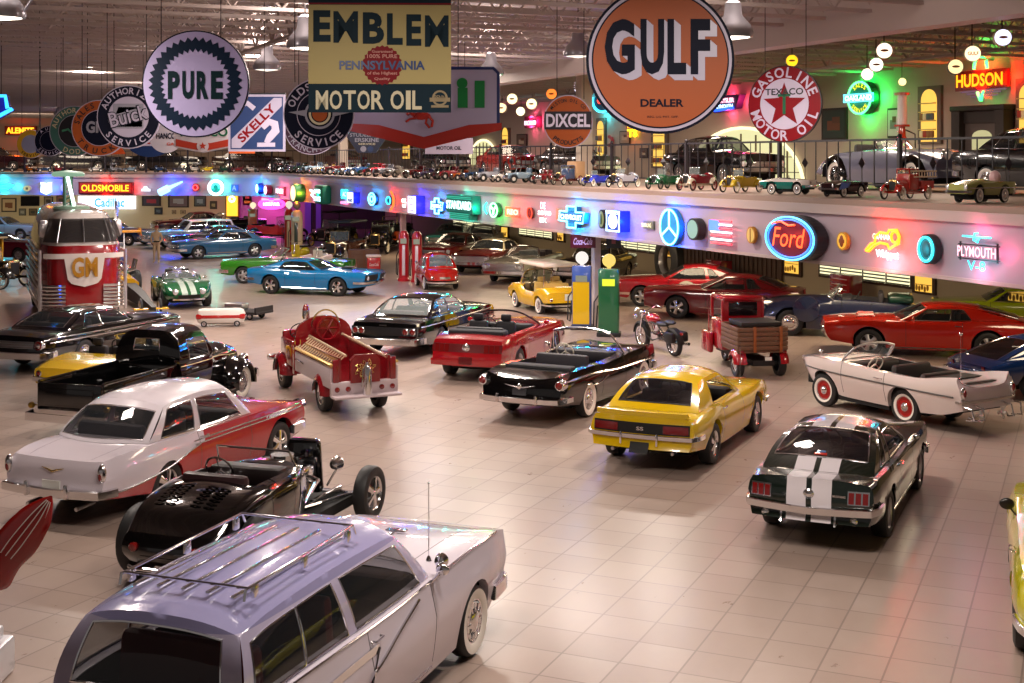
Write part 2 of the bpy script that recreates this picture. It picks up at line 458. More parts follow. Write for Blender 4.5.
        for key, fl in parts.items():
            ids = {}; vs = []; fs = []; ms = []
            for idx, mi in fl:
                t = []
                for k in idx:
                    if k not in ids: ids[k] = len(vs); vs.append(V[k])
                    t.append(ids[k])
                fs.append(t); ms.append(mi)
            b = MB(); b.v = [tuple(v) for v in vs]; b.f = fs; b.m = ms
            o = b.build('door' if key == 'door_l' else key, [body_m, GAP], s.root, mask=mask, angle=g('angle', 50))
            if key == 'body':
                import bmesh
                bm = bmesh.new(); bm.from_mesh(o.data); bmesh.ops.remove_doubles(bm, verts=bm.verts, dist=.0008); bm.to_mesh(o.data); bm.free()
                o.data.set_sharp_from_angle(angle=RD(g('angle', 50)))
            s.parts[key] = o
        # under body
        b = MB(); zc = lambda x: min(s.shp(x), s.ctp(x))-.06
        hw0 = min(s.track-P['tw']/2-.04, .62)
        for x0, x1, w in ((s.xr+.22, -s.ar if s.arr <= 0 else -s.arr, s.hwp(s.xr+.3)*.82), (-s.arr if s.arr > 0 else -s.ar, s.ar, hw0), (s.ar, P['wb']-s.ar, s.hwp(1)*.84), (P['wb']-s.ar, P['wb']+s.ar, hw0), (P['wb']+s.ar, s.xe-.22, s.hwp(s.xe-.3)*.8)):
            if x1-x0 < .02: continue
            top = .34 if (hole and x1 > hole[0] and x0 < hole[1]) else min(zc(x0+.01), zc(x1-.01), .62)
            z0 = .38 if (x1 > P['wb']+s.ar+.1 or x0 < -max(s.arr, s.ar)-.1) else .2; b.box(((x0+x1)/2, 0, (z0+max(top, z0+.05))/2), (x1-x0, 2*w, max(.05, top-z0)))
        b.build('chassis', GAP, s.root)
        ty = s.track; stl = g('wheel', 'cap')
        for x, r_ in ((0, g('Rr', s.R)), (P['wb'], s.R)):
            for sd in (1, -1):
                wheel(s.root, x, ty*sd, r_, P['tw'], stl, g('ww', 0), sd, rimc=g('rimc'), turn=g('turn', 0) if x > 0 else 0)
        if hole: s.inside(hole)
        if g('cab'): s.cabin(g('cab'))
    def inside(s, h):
        P = s.P; x0, x1, q = h; tw = s.hwp((x0+x1)/2)*.94*q; m_ = P.get('trim', matte('1a1415'))
        b = MB()
        P0 = []
        pts = []
        n = 8
        for i in range(n+1):
            x = x0+(x1-x0)*i/n; y = s.yside(x, s.shp(x))*q
            pts.append((x, y, s.top_z(x, y)))
        for sd in (1, -1):
            b.grid([[(x, y*sd, z) for x, y, z in pts], [(x, (y-.03)*sd, .3) for x, y, z in pts]])
        for x in (x0, x1):
            y = s.yside(x, s.shp(x))*q
            b.grid([[(x, -y+2*y*k/8, s.top_z(x, y-2*y*k/8)) for k in range(9)], [(x, -y+2*y*k/8, .3) for k in range(9)]])
        b.add([(x0, -tw, .3), (x1, -tw, .3), (x1, tw, .3), (x0, tw, .3)], [(0, 1, 2, 3)])
        b.box((x1-.14, 0, s.ctp(x1)-.12), (.3, 2*tw-.1, .24), 0, .06)
        b.build('cockpit', m_, s.root)
        sm = P.get('seatm', m_)
        for sx in P.get('seats', []):
            if sx[1] == 'b': seat(s.root, sx[0], 0, .34, tw*1.75, sm, s.ctp(sx[0])-.34+sx[2], bench=True)
            else:
                for sd in (1, -1): seat(s.root, sx[0], sd*tw*.48, .34, .5, sm, s.ctp(sx[0])-.34+sx[2])
        steering(s.root, x1-.42, tw*.46, s.ctp(x1)-.02, .19, .45, P.get('steerm'))
    def cabin(s, c):
        P = s.P; root = s.root; f0, f1, r1, r0 = c['f0'], c['f1'], c['r1'], c['r0']; wt, wb_ = c['wt'], c['wb']
        if not isinstance(wt, tuple): wt = (wt, wt)
        if not isinstance(wb_, tuple): wb_ = (wb_, wb_)
        bb = c.get('bow', .18); bt = c.get('bowt', .1); rb = c.get('rbow', .1); rbt = c.get('rbowt', .05)
        zr = prof(c['z']); cr = c.get('crown', .05); ek = c.get('edge', 2.6)
        roofm = c.get('paint', P['paint']); n = 10; tr = c.get('trimm', CHROME); gm = c.get('glass', GLASS)
        L = lambda a, b, t: a+(b-a)*t
        def basep(sx):   # 0 rear .. 1 front on the +y side
            x = L(r0, f0, sx); y = L(wb_[1], wb_[0], sx); return Vector((x, y, s.top_z(x, y)+.005))
        def topp(sx):
            x = L(r1, f1, sx); y = L(wt[1], wt[0], sx); return Vector((x, y, zr(x)-cr))
        bulge = c.get('bulge', .05)
        def sidep(a, b_, t, sd):
            p = basep(a).lerp(topp(b_), t); p.y += bulge*4*t*(1-t)*.5*(1 if 0 <= a <= 1 else 1); p.y *= sd; return p
        def frontp(u, t):   # u -1..1
            y0, y1 = wb_[0]*u, wt[0]*u
            x0 = f0+bb*(1-u*u); x1 = f1+bt*(1-u*u)
            p0 = Vector((x0, y0, s.top_z(x0, y0)+.005)); p1 = Vector((x1, y1, zr(f1)-cr+cr*(1-abs(u)**ek)))
            p = p0.lerp(p1, t); k = 4*t*(1-t); p.y += bulge*.5*k*u*abs(u)**3; p.x += .02*k*(1-u*u); return p
        def rearp(u, t):
            y0, y1 = wb_[1]*u, wt[1]*u
            x0 = r0-rb*(1-u*u); x1 = r1-rbt*(1-u*u)
            p0 = Vector((x0, y0, s.top_z(x0, y0)+.005)); p1 = Vector((x1, y1, zr(r1)-cr+cr*(1-abs(u)**ek)))
            p = p0.lerp(p1, t); k = 4*t*(1-t); p.y += bulge*.5*k*u*abs(u)**3; p.x -= c.get('rbulge', .03)*k; p.z += c.get('rup', .02)*k; return p
        fr = MB()
        def patch(fn, us, ts, mi=0): return [[fn(u, t) for t in ts] for u in us]
        def lin(a, b_, k): return [a+(b_-a)*i/k for i in range(k+1)]
        def rim(fn, u0, u1, t0, t1, name_par, r_=.009):
            pts = [fn(u, t0) for u in lin(u0, u1, 8)]+[fn(u1, t) for t in lin(t0, t1, 5)][1:]+[fn(u, t1) for u in lin(u1, u0, 8)][1:]+[fn(u0, t) for t in lin(t1, t0, 5)][1:-1]
            b = MB(); b.sweep(pts, r_, 5, closed=True); b.build('window_trim', tr, name_par)
        # windshield
        m0 = c.get('fm', .06); t0, t1 = c.get('ft', (.03, .93))
        fu = (-1+m0, 1-m0)
        g_ = MB(); g_.grid(patch(frontp, lin(fu[0], fu[1], 12), lin(t0, t1, 6))); wsd = g_.build('windshield', CLEAR if c.get('open') else gm, root)
        rim(frontp, fu[0], fu[1], t0, t1, wsd, .012)
        for ua, ub in ((-1, fu[0]), (fu[1], 1)): fr.grid(patch(frontp, lin(ua, ub, 2), lin(0, 1, 8)))
        fr.grid(patch(frontp, lin(fu[0], fu[1], 12), [0, t0])); fr.grid(patch(frontp, lin(fu[0], fu[1], 12), [t1, 1]))
        if c.get('open'):
            # windshield frame only: give the header and posts some depth
            b = MB(); pts = [frontp(-1, t) for t in lin(0, 1, 6)]+[frontp(u, 1) for u in lin(-1, 1, 12)][1:]+[frontp(1, t) for t in lin(1, 0, 6)][1:]
            b.sweep(pts, .022, 8); b.build('windshield_frame', c.get('fram', CHROME), root)
            return
        # rear window
        ru, rt = c.get('ru', .84), c.get('rt', (.1, .9))
        g_ = MB(); g_.grid(patch(rearp, lin(-ru, ru, 12), lin(rt[0], rt[1], 6))); o = g_.build('rear_window', c.get('rglass', gm), root); rim(rearp, -ru, ru, rt[0], rt[1], o, .011)
        for ua, ub in ((-1, -ru), (ru, 1)): fr.grid(patch(rearp, lin(ua, ub, 3), lin(0, 1, 8)))
        fr.grid(patch(rearp, lin(-ru, ru, 12), lin(0, rt[0], 2))); fr.grid(patch(rearp, lin(-ru, ru, 12), lin(rt[1], 1, 2)))
        # sides
        cols = sorted(c['panes'])      # [(sb0,st0,sb1,st1), ...]
        st0, st1 = c.get('st', (.04, .9))
        for sd in (1, -1):
            prev = (0, 0)
            for pn in cols+[(1, 1, None, None)]:
                a0, b0 = prev; a1, b1 = pn[0], pn[1]
                k = 5 if a1-a0 > .1 else 2
                fr.grid([[sidep(L(a0, a1, i/k), L(b0, b1, i/k), t, sd) for t in lin(0, 1, 8)] for i in range(k+1)])
                if pn[2] is None: break
                fn = lambda u, t: sidep(L(pn[0], pn[2], u), L(pn[1], pn[3], u), t, sd)
                fr.grid(patch(fn, lin(0, 1, 6), lin(0, st0, 1))); fr.grid(patch(fn, lin(0, 1, 6), lin(st1, 1, 2)))
                if c.get('closed', True):
                    g_ = MB(); g_.grid(patch(fn, lin(0, 1, 6), lin(st0, st1, 5))); o = g_.build('side_window', gm, root); rim(fn, 0, 1, st0, st1, o)
                prev = (pn[2], pn[3])
        # roof
        G = []
        for i in range(15):
            sx = i/14; row = []
            for k in range(-8, 9):
                u = sin(pi/2*k/8) if c.get('even') is None else k/8
                y = L(wt[1], wt[0], sx)*u; x = L(r1, f1, sx)+bt*(1-u*u)*sst(sx*2-1)-rbt*(1-u*u)*sst(1-sx*2)
                xx = L(r1, f1, sx)
                row.append((x, y, zr(xx)-cr+cr*(1-abs(u)**ek)))
            G.append(row)
        fr.grid(G)
        o = fr.build('roof', roofm, root, mask=P.get('mask'), angle=60)
        import bmesh
        bm = bmesh.new(); bm.from_mesh(o.data); bmesh.ops.remove_doubles(bm, verts=bm.verts, dist=.004); bmesh.ops.recalc_face_normals(bm, faces=bm.faces); bm.to_mesh(o.data); bm.free()
        o.data.set_sharp_from_angle(angle=RD(60))
        s.sidep, s.frontp, s.rearp, s.zr = sidep, frontp, rearp, zr
    # ---- fittings
    def patch(s, name, end, y0, y1, z0, z1, m_, out=.012, parent=None, mirror=True, bars=0, bm_=None, shape='rect', sag=0, slope=0):
        for sd in ((1, -1) if mirror else (1,)):
            b = MB(); n = 8; k = 3; G = []
            for i in range(n+1):
                u = i/n; y = y0+(y1-y0)*u; row = []
                for j in range(k+1):
                    t = j/k; za, zb = z0, z1
                    if shape == 'oval':
                        hh = (z1-z0)/2*sqrt(max(.0, 1-(2*u-1)**2)); za, zb = (z0+z1)/2-hh, (z0+z1)/2+hh
                    z = za+(zb-za)*t+slope*u
                    row.append(s.cap_pt(end, y*sd, z, out))
                G.append(row)
            vs0 = len(b.v); b.grid(G)
            # skirt back into the body
            e = [G[i][0] for i in range(n+1)]+[G[n][j] for j in range(1, k+1)]+[G[i][k] for i in range(n-1, -1, -1)]+[G[0][j] for j in range(k-1, 0, -1)]
            b.grid([e, [p-Vector((end*(out+.05), 0, 0)) for p in e]], cv=True)
            o = b.build(name, m_, parent or s.root)
            if bars:
                q = MB()
                for i in range(bars):
                    t = (i+.5)/bars
                    if bars > 0: z = z0+(z1-z0)*t; q.sweep([s.cap_pt(end, (y0+(y1-y0)*v/8)*sd, z+slope*v/8, out+.008) for v in range(9)], .006 if (z1-z0) < .3 else .01, 4)
                q.build('grille_bars' if 'grille' in name else 'light_trim', bm_ or CHROME, o)
        return o
    def round_light(s, name, end, y, z, r, m_, ringm=CHROME, out=.02, ringw=.02, mirror=True):
        for sd in ((1, -1) if mirror else (1,)):
            c = s.cap_pt(end, y*sd, z, 0); b = MB()
            b.lathe([(r+ringw, -.06), (r+ringw, out), (r, out+.012), (r*.98, out)], 20, 'x', cap=False, mi=1)
            b.lathe([(r, out), (r*.7, out+r*.22), (0, out+r*.32)], 20, 'x', cap=False)
            for i in range(len(b.v)): b.v[i] = (c.x+end*b.v[i][0], c.y+b.v[i][1], c.z+b.v[i][2])
            b.build(name, [m_, ringm], s.root)
    def bumper(s, end, z, h=.12, d=.06, w=None, wrap=.35, out=.06, m_=None, sag=0., guards=None, name=None, split=False):
        x = s.xe if end > 0 else s.xr; pts = []; hw = w or s.hwp(x)*1.0
        path = []
        for i in range(5):
            t = i/5; xx = x-end*wrap*(1-t); path.append(Vector((xx, (s.yside(xx, z)+.03+.02*t), z)))
        cur = []
        n = 12
        for i in range(n+1):
            u = 1-2*i/n; y = hw*u; p = s.cap_pt(end, y*.96, z, out); p.z += sag*(1-abs(u)); cur.append(p)
        L_ = path+cur+[Vector((p.x, -p.y, p.z)) for p in reversed(path)]
        sec = [(-d*.5, -h*.4), (-d*.1, -h*.5), (d*.45, -h*.4), (d*.85, -h*.2), (d, .0), (d*.85, h*.2), (d*.45, h*.4), (-d*.1, h*.5), (-d*.5, h*.4)]
        if end > 0: sec = [(-a, b_) for a, b_ in sec]
        b = MB(); b.sweep(L_, 1.0, sec=[(-a, b_) for a, b_ in sec])
        o = b.build(name or ('front_bumper' if end > 0 else 'rear_bumper'), m_ or CHROME, s.root)
        if guards:
            for y in guards:
                for sd in (1, -1):
                    p = s.cap_pt(end, y*sd, z, out+d*.5); g_ = MB(); g_.box((p.x+end*.01, p.y, p.z+.03), (.07, .06, h*1.6), 0, .025); g_.build('bumper_guard', m_ or CHROME, o)
        return o
    def trimline(s, pts, r=.012, m_=None, name='side_trim', out=.006, n=24, sides=(1, -1), h=None):
        f = prof(pts) if len(pts) > 1 else None; x0, x1 = min(p[0] for p in pts), max(p[0] for p in pts)
        for sd in sides:
            b = MB(); L_ = [s.side_pt(sd, x0+(x1-x0)*i/n, f(x0+(x1-x0)*i/n), out) for i in range(n+1)]
            if h: b.sweep(L_, 1., sec=[(-.008, -h/2), (.008, -h/2), (.008, h/2), (-.008, h/2)])
            else: b.sweep(L_, r, 6)
            b.build(name, m_ or CHROME, s.root)
    def handle(s, x, z, L=.14, style=0):
        for sd in (1, -1):
            b = MB(); p0, p1 = s.side_pt(sd, x, z, .004), s.side_pt(sd, x+L, z+.005, .004); o_ = Vector((0, sd*.035, 0))
            b.sweep([p0, p0+o_, p1+o_*.9, p1], .011, 6); b.ball(tuple(p0+Vector((-.03, 0, -.005))), .014, 5)
            par = s.parts.get('door_l' if sd > 0 else 'door') or s.root
            b.build('door_handle', CHROME, par)
    def mirror(s, x, sides=(1,), z=None, m_=None, pod=.07):
        for sd in sides:
            z0 = s.shp(x); p = s.side_pt(sd, x, z0-.01, 0); b = MB(); q = p+Vector((.02, sd*.1, .12))
            b.cyl(p, q, .012, n=6); b.ball(tuple(q), (.035, pod, pod*.8), 8); b.build('side_mirror', m_ or CHROME, s.root)
    def antenna(s, x, y, h=.8, m_=None, tip=0):
        p = s.top_pt(x, y); b = MB(); b.cyl(p, p+Vector((0, 0, h)), .006, .003, 5); b.lathe([(.03, 0), (.02, .03), (.006, .05)], 8, 'z', o=tuple(p))
        if tip: b.ball(tuple(p+Vector((0, 0, h))), tip, 8)
        b.build('antenna', m_ or CHROME, s.root)
    def plate(s, end, z, y=0, w=.31, h=.16, m_=None):
        s.patch('license_plate', end, y-w/2, y+w/2, z-h/2, z+h/2, m_ or PLATE, .02, mirror=False)
    def pose(s, wh, px, py, psi, z=0.):
        """wheel (or local point) wh rests at the ground point seen at px,py; psi = heading from +Y towards +X"""
        if isinstance(wh, str): loc = Vector((s.P['wb'] if wh[0] == 'f' else 0, (s.track+s.P['tw']/2)*(1 if wh[1] == 'l' else -1), 0))
        else: loc = Vector(wh)
        rz = pi/2-RD(psi); w = gp(px, py, loc.z); R = Matrix.Rotation(rz, 3, 'Z'); o = w-R @ loc
        s.root.location = (o.x, o.y, z); s.root.rotation_euler = (0, 0, rz); return s
    def at(s, X, Y, psi, z=0.): s.root.location = (X, Y, z); s.root.rotation_euler = (0, 0, pi/2-RD(psi)); return s
def spec(L, W, wb, ro, zb, zh, zd, R=.335, tw=.2, **k):
    xe = L-ro; xr = -ro; mid = wb*.45
    P = dict(wb=wb, ro=ro, fo=L-ro-wb, R=R, tw=tw,
        hw=[(xr, .89*W), (xr+.35, .965*W), (0, W), (mid, .99*W), (wb, W), (xe-.4, .96*W), (xe, .9*W)],
        sh=[(xr, zd-.05), (xr+.3, zd-.02), (0, zb+.01), (mid, zb-.02), (wb, zh-.03), (xe-.3, zh-.06), (xe, zh-.11)],
        ct=[(xr, zd-.02), (xr+.5, zd+.03), (mid, zb+.04), (wb-.6, zh+.06), (wb, zh+.03), (xe, zh-.05)])
    P.update(k); return P
VEH = {}
RED = paint('a3101a', .2)
# ---- foreground two-door wagon
wpaint = paint('cfc6d2', .25); lil = paint('8f8cb4', .25)
P = spec(5.11, .965, 2.94, 1.24, 1.0, .98, .96, R=.35, tw=.19, paint=wpaint, mask=lambda v: v[2]-1.53, ww=.62, wheel='full', ar=.41, arr=.40, p=3.2,
    ct=[(-1.24, 1.04), (-.8, 1.08), (1.5, 1.1), (2.1, 1.13), (2.94, 1.12), (3.5, 1.06), (3.85, .98)],
    sh=[(-1.24, 1.0), (-.6, 1.05), (1.2, 1.03), (2.2, 1.06), (3.0, 1.08), (3.6, 1.05), (3.87, .99)],
    hw=[(-1.24, .90), (-.9, .95), (0, .965), (1.4, .955), (3.0, .96), (3.5, .94), (3.79, .90)],
    side=[(0, .93), (.25, .97), (.5, .995), (.62, 1), (.8, .965), (1, .93)],
    leanF=[(.3, -.12), (.6, -.02), (.85, .05), (.98, .08)], bowF=.06, gx=[.62, 1.92], door=(.626, 1.914), gt=[2.16, 3.62], gq=[(.62, 2.16, 3.62)], hood=(2.166, 3.614, .62),
    hole=(-1.05, 1.95, .84), seats=[(.75, 'b', .12), (-.35, 'b', .1)], trim=matte('2a0c0c', .7), seatm=matte('7a1a16', .5),
    cab=dict(f0=2.0, f1=1.55, r1=-1.0, r0=-1.2, z=[(-1.1, 1.60), (-.6, 1.67), (.4, 1.70), (1.3, 1.68), (1.6, 1.65)], wt=(.68, .68), wb=(.84, .83), bow=.2, bowt=.1, rb=.03, rbow=.05, rbowt=.03, crown=.1, edge=2.6,
        panes=[(.05, .04, .28, .285), (.287, .292, .50, .50), (.545, .555, .935, .955)], paint=two_tone('paint_wagon_roof', 'b4adc8', '8f8cb4'), ru=.8, rt=(.1, .86), st=(.03, .84), glass=GLASS, ft=(.03, .9)))
w = VEH['wagon'] = Car('station_wagon', 'lilac-roofed white two-door station wagon with chrome roof rack in the foreground', 'car', P)
w.pose('fr', 476, 656, 20.5)
w.bumper(1, .5, .16, .07, wrap=.5, guards=(.35,), out=.05); w.bumper(-1, .5, .16, .07, wrap=.5, guards=(.35,))
w.round_light('headlight', 1, .70, .86, .10, HEADL, out=.05); w.round_light('tail_light', -1, .74, .72, .085, LENS, out=.04)
w.patch('grille', 1, .02, .56, .60, .76, BLACK, .01, bars=5)
w.handle(.68, .93); w.mirror(1.95, (-1,), m_=CHROME); w.antenna(2.35, -.68, .75, tip=.012)
w.round_light('parking_light', 1, .62, .56, .06, CHROME, out=.04)
for sd in (1, -1):   # check-mark side moulding, ribbed flash and window-sill line
    b = MB(); f = prof([(-1.1, .82), (.35, .86), (.75, .86)]); L_ = [w.side_pt(sd, -1.1+1.85*i/16, f(-1.1+1.85*i/16), .006) for i in range(17)]
    b.sweep(L_, 1, sec=[(-.006, -.035), (.01, -.035), (.01, .035), (-.006, .035)])
    L_ = [w.side_pt(sd, .62+(1.0)*i/10, .70+.28*i/10, .012) for i in range(11)]; b.sweep(L_, .016, 6)
    L_ = [w.side_pt(sd, .62, .70, .012), w.side_pt(sd, .56, .62, .012), w.side_pt(sd, .75, .86, .012)]; b.sweep(L_, .016, 6)
    b.build('side_moulding', CHROME, w.root)
    b = MB(); L_ = [w.side_pt(sd, 1.9+1.7*i/16, w.shp(1.9+1.7*i/16)-.005, .0) for i in range(17)]; b.sweep(L_, .014, 6); b.build('fender_top_trim', CHROME, w.root)
    b = MB(); L_ = [w.side_pt(sd, -1.1+3.0*i/16, .27, .004) for i in range(17) if not -.42 < -1.1+3.0*i/16 < .42]; b.sweep([p for p in L_ if (p.x > 0)], .014, 5); b.build('sill_trim', CHROME, w.root)
    b = MB(); L_ = [w.side_pt(sd, -1.15+3.1*i/16, w.shp(-1.15+3.1*i/16)+.004, .0) for i in range(17)]; b.sweep(L_, .01, 5); b.build('belt_trim', CHROME, w.root)
b = MB()
for y in (-.44, -.22, 0, .22, .44): b.box((.15, y, w.zr(.0)+.006-.05*(abs(y)/.68)**2.6), (1.75, .035, .03), 0, .008)
o = b.build('roof_slats', CHROME, w.root)
b = MB()
for y in (-.56, .56):
    b.sweep([(-.75, y, 1.68), (-.73, y, 1.76), (1.0, y, 1.785), (1.05, y, 1.70)], .012, 6)
    for x in (-.6, .15, .9): b.box((x, y, 1.715), (.07, .04, .1), 0, .01)
for x in (-.7, 1.0): b.sweep([(x, -.56, 1.765+(.02 if x > 0 else 0)), (x, .56, 1.765+(.02 if x > 0 else 0))], .012, 6)
b.build('roof_rack', CHROME, w.root)
b = MB(); b.box((2.95, .0, 1.13), (.34, .05, .04), 0, .015); b.box((3.05, .0, 1.14), (.1, .22, .02), 0, .008); b.build('hood_ornament', CHROME, w.root)
b = MB(); p = w.side_pt(-1, 2.05, 1.05, 0); b.cyl(p, p+Vector((.02, -.04, .13)), .012, n=6)
q = p+Vector((.03, -.04, .16)); b.lathe([(0, -.07), (.05, -.05), (.065, 0), (.068, .02), (.06, .025)], 14, 'x', o=tuple(q)); b.build('spotlight', CHROME, w.root)

# ---- red and white two-door sedan
def m56(v):
    x, y, z = v
    if x > 3.2: return -1
    a = prof([(-1.3, .44), (-.6, .50), (0, .60), (.5, .72), (1.0, .80)])(x)
    if x < .82+.45*(z-.75)+.0: return (z-a)
    if abs(y) < .80 or x > 3.45: return -1
    l = .80+(x-.7)*.012
    return .022-abs(z-l)
P = spec(5.0, .94, 2.92, 1.25, .96, .94, .93, R=.34, tw=.2, paint=two_tone('paint_red_white', 'a40f1c', 'd3c9d2'), mask=m56, wheel='mag', rimc=CHROME, ar=.41, arr=.335, p=3.6, step=.06,
    sh=[(-1.25, .90), (-1.0, .94), (-.5, .96), (1.0, .93), (2.4, .94), (3.2, .93), (3.75, .88)],
    ct=[(-1.25, .89), (-.9, .94), (-.3, .99), (1.5, 1.0), (2.1, 1.02), (2.9, .98), (3.75, .84)],
    leanR=[(.3, .0), (.55, .06), (.75, .03), (.95, -.06)], leanF=[(.3, -.1), (.6, 0), (.9, .06)], bowF=.05, bowR=.05,
    side=[(0, .93), (.3, .98), (.55, 1), (.8, .965), (1, .91)],
    gx=[.75, 2.06], door=(.756, 2.054), gt=[-.5, 2.38, 3.6], gq=[(.68, -1.19, -.5), (.66, 2.38, 3.6)], trunk=(-1.19, -.506, .68), hood=(2.386, 3.594, .66),
    hole=(-.1, 2.1, .82), seats=[(1.05, 'b', .1), (.15, 'b', .06)], trim=matte('241215'), seatm=matte('3a3036'),
    cab=dict(f0=2.2, f1=1.72, r1=.22, r0=-.32, z=[(.1, 1.45), (.5, 1.54), (1.1, 1.565), (1.7, 1.52)], wt=(.66, .64), wb=(.81, .80), bow=.2, bowt=.1, rbow=.26, rbowt=.12, crown=.1,
        panes=[(.1, .06, .42, .40), (.48, .46, .90, .92)], paint=paint('d6ced6'), ru=.9, rt=(.08, .82), st=(.04, .86)))
w = VEH['belair'] = Car('two_door_sedan', 'red and white finned two-door sedan with a white roof beside the black pickup', 'car', P)
w.pose((-1.3, -.94, .35), 110, 506, 22.5)
w.bumper(-1, .48, .13, .08, wrap=.16, guards=(.34,), out=.07, sag=-.02); w.bumper(1, .5, .16, .07, wrap=.5, out=.06)
w.round_light('headlight', 1, .70, .78, .1, HEADL, out=.05); w.patch('grille', 1, .02, .74, .56, .70, BLACK, .01, bars=4)
w.handle(.82, .86)
for sd in (1, -1):
    b = MB(); c = w.cap_pt(-1, .80*sd, .76, 0); b.ball((c.x-.01, c.y, c.z), (.06, .065, .13), 10); o = b.build('tail_light_housing', CHROME, w.root)
    b = MB(); b.ball((c.x-.03, c.y, c.z-.03), (.05, .04, .07), 8); b.build('tail_light', LENS, o)
w.plate(-1, .56, w=.3, h=.12)
b = MB()
for sd in (1, -1): b.sweep([w.cap_pt(-1, 0, .74, .02), w.cap_pt(-1, .08*sd, .765, .02), w.cap_pt(-1, .19*sd, .785, .018)], [.016, .012, .004], 6)
b.build('trunk_emblem', mat('gold_trim', (.7, .5, .2), .25, 1), w.root)
f56 = prof([(-1.2, .45), (-.6, .50), (0, .60), (.5, .72), (.75, .77)])
for sd in (1, -1):
    b = MB(); b.sweep([w.side_pt(sd, -1.15+1.9*i/20, f56(-1.15+1.9*i/20), .006) for i in range(21)], .013, 6)
    b.sweep([w.side_pt(sd, .6+3.0*i/20, .828+.036*i/20, .006) for i in range(21)], .011, 6); b.sweep([w.side_pt(sd, .62+3.0*i/20, .776+.036*i/20, .006) for i in range(21)], .011, 6)
    b.build('side_moulding', CHROME, w.root)
for y in (.42, -.42): b = MB(); b.cyl((-1.36, y, .26), (-1.0, y, .28), .03, n=8); b.build('exhaust_pipe', STEEL, w.root)

# ---- yellow muscle car
P = spec(4.68, .93, 2.74, 1.03, .90, .90, .93, R=.335, tw=.24, paint=paint('d9b400', .22), wheel='mag', rimc=CHROME, ar=.41, arr=.40, p=3.0,
    hw=[(-1.07, .86), (-.8, .91), (-.1, .95), (.6, .915), (1.4, .91), (2.74, .94), (3.4, .90), (3.65, .86)],
    sh=[(-1.07, .87), (-.6, .885), (0, .90), (.7, .86), (1.6, .85), (2.7, .86), (3.3, .85), (3.65, .80)],
    ct=[(-1.07, .955), (-.98, .95), (-.85, .90), (-.4, .92), (1.4, .93), (2.0, .95), (2.7, .92), (3.65, .80)],
    side=[(0, .92), (.2, .95), (.42, .985), (.5, 1), (.8, .97), (1, .91)],
    leanR=[(.3, .12), (.5, .02), (.7, 0), (.95, -.03)], leanF=[(.3, -.1), (.6, .04), (.85, 0)],
    gx=[.62, 1.82], door=(.626, 1.814), gt=[-.62, 2.1, 3.5], gq=[(.70, -.98, -.62), (.66, 2.1, 3.5)], trunk=(-.98, -.626, .70), hood=(2.106, 3.494, .66),
    hole=(-.25, 1.9, .82), seats=[(.9, 's', 0), (0.1, 'b', -.05)],
    cab=dict(f0=1.98, f1=1.28, r1=.12, r0=-.5, z=[(0, 1.33), (.5, 1.395), (1.0, 1.395), (1.3, 1.36)], wt=(.57, .58), wb=(.76, .77), bow=.22, bowt=.1, rbow=.1, rbowt=.06, crown=.08, trimm=BLACK,
        panes=[(.34, .30, .92, .95)], ru=.83, rt=(.2, .92), st=(.03, .86), rglass=DARKG, closed=False))
w = VEH['camaro'] = Car('muscle_car', 'yellow muscle car with a black tail panel in the middle of the floor', 'car', P)
w.pose('rr', 716, 464, 25)
w.bumper(-1, .59, .075, .05, wrap=.3, out=.04); w.bumper(1, .5, .09, .05, wrap=.3, out=.04)
w.patch('tail_panel', -1, 0, .80, .63, .80, BLACK, .008, mirror=False); w.patch('tail_panel', -1, -.80, 0, .63, .80, BLACK, .008, mirror=False)
w.patch('tail_light', -1, .38, .78, .655, .775, LENS, .02, bars=0); w.handle(.66, .80); w.plate(-1, .42, m_=BLACK)
b = MB()
for k in (-1, 0, 1): pass
put_text(b, 'SS', 0, 0, .12, .06, 0, 0, .03); e = b.build('tail_emblem', CHROME, w.root, smooth=False, rot=(0, 0, -pi/2)); c = w.cap_pt(-1, 0, .71, .02); e.location = c
for y in (.30, -.30):
    b = MB(); c = w.cap_pt(-1, y, .56, .07); b.box(tuple(c), (.05, .035, .2), 0, .015); b.build('bumper_guard', CHROME, w.root)
b = MB()
G = [[w.cap_pt(-1, -.76+1.52*i/12, z, o_)+Vector((0, 0, 0)) for z, o_ in ((.90, -.12), (.94, -.04), (.98, .0), (.975, .02), (.90, .005))] for i in range(13)]
b.grid(G); b.build('tail_spoiler', w.P['paint'], w.root)
w.antenna(2.6, -.62, .8); w.mirror(1.75, (1,), m_=CHROME, pod=.05)
w.patch('grille', 1, .02, .5, .52, .68, BLACK, .01, bars=3); w.round_light('headlight', 1, .62, .62, .085, HEADL, out=-.02)
for y in (.5, -.5): b = MB(); b.cyl((-1.02, y, .33), (-.8, y, .33), .03, n=8); b.build('exhaust_pipe', STEEL, w.root)

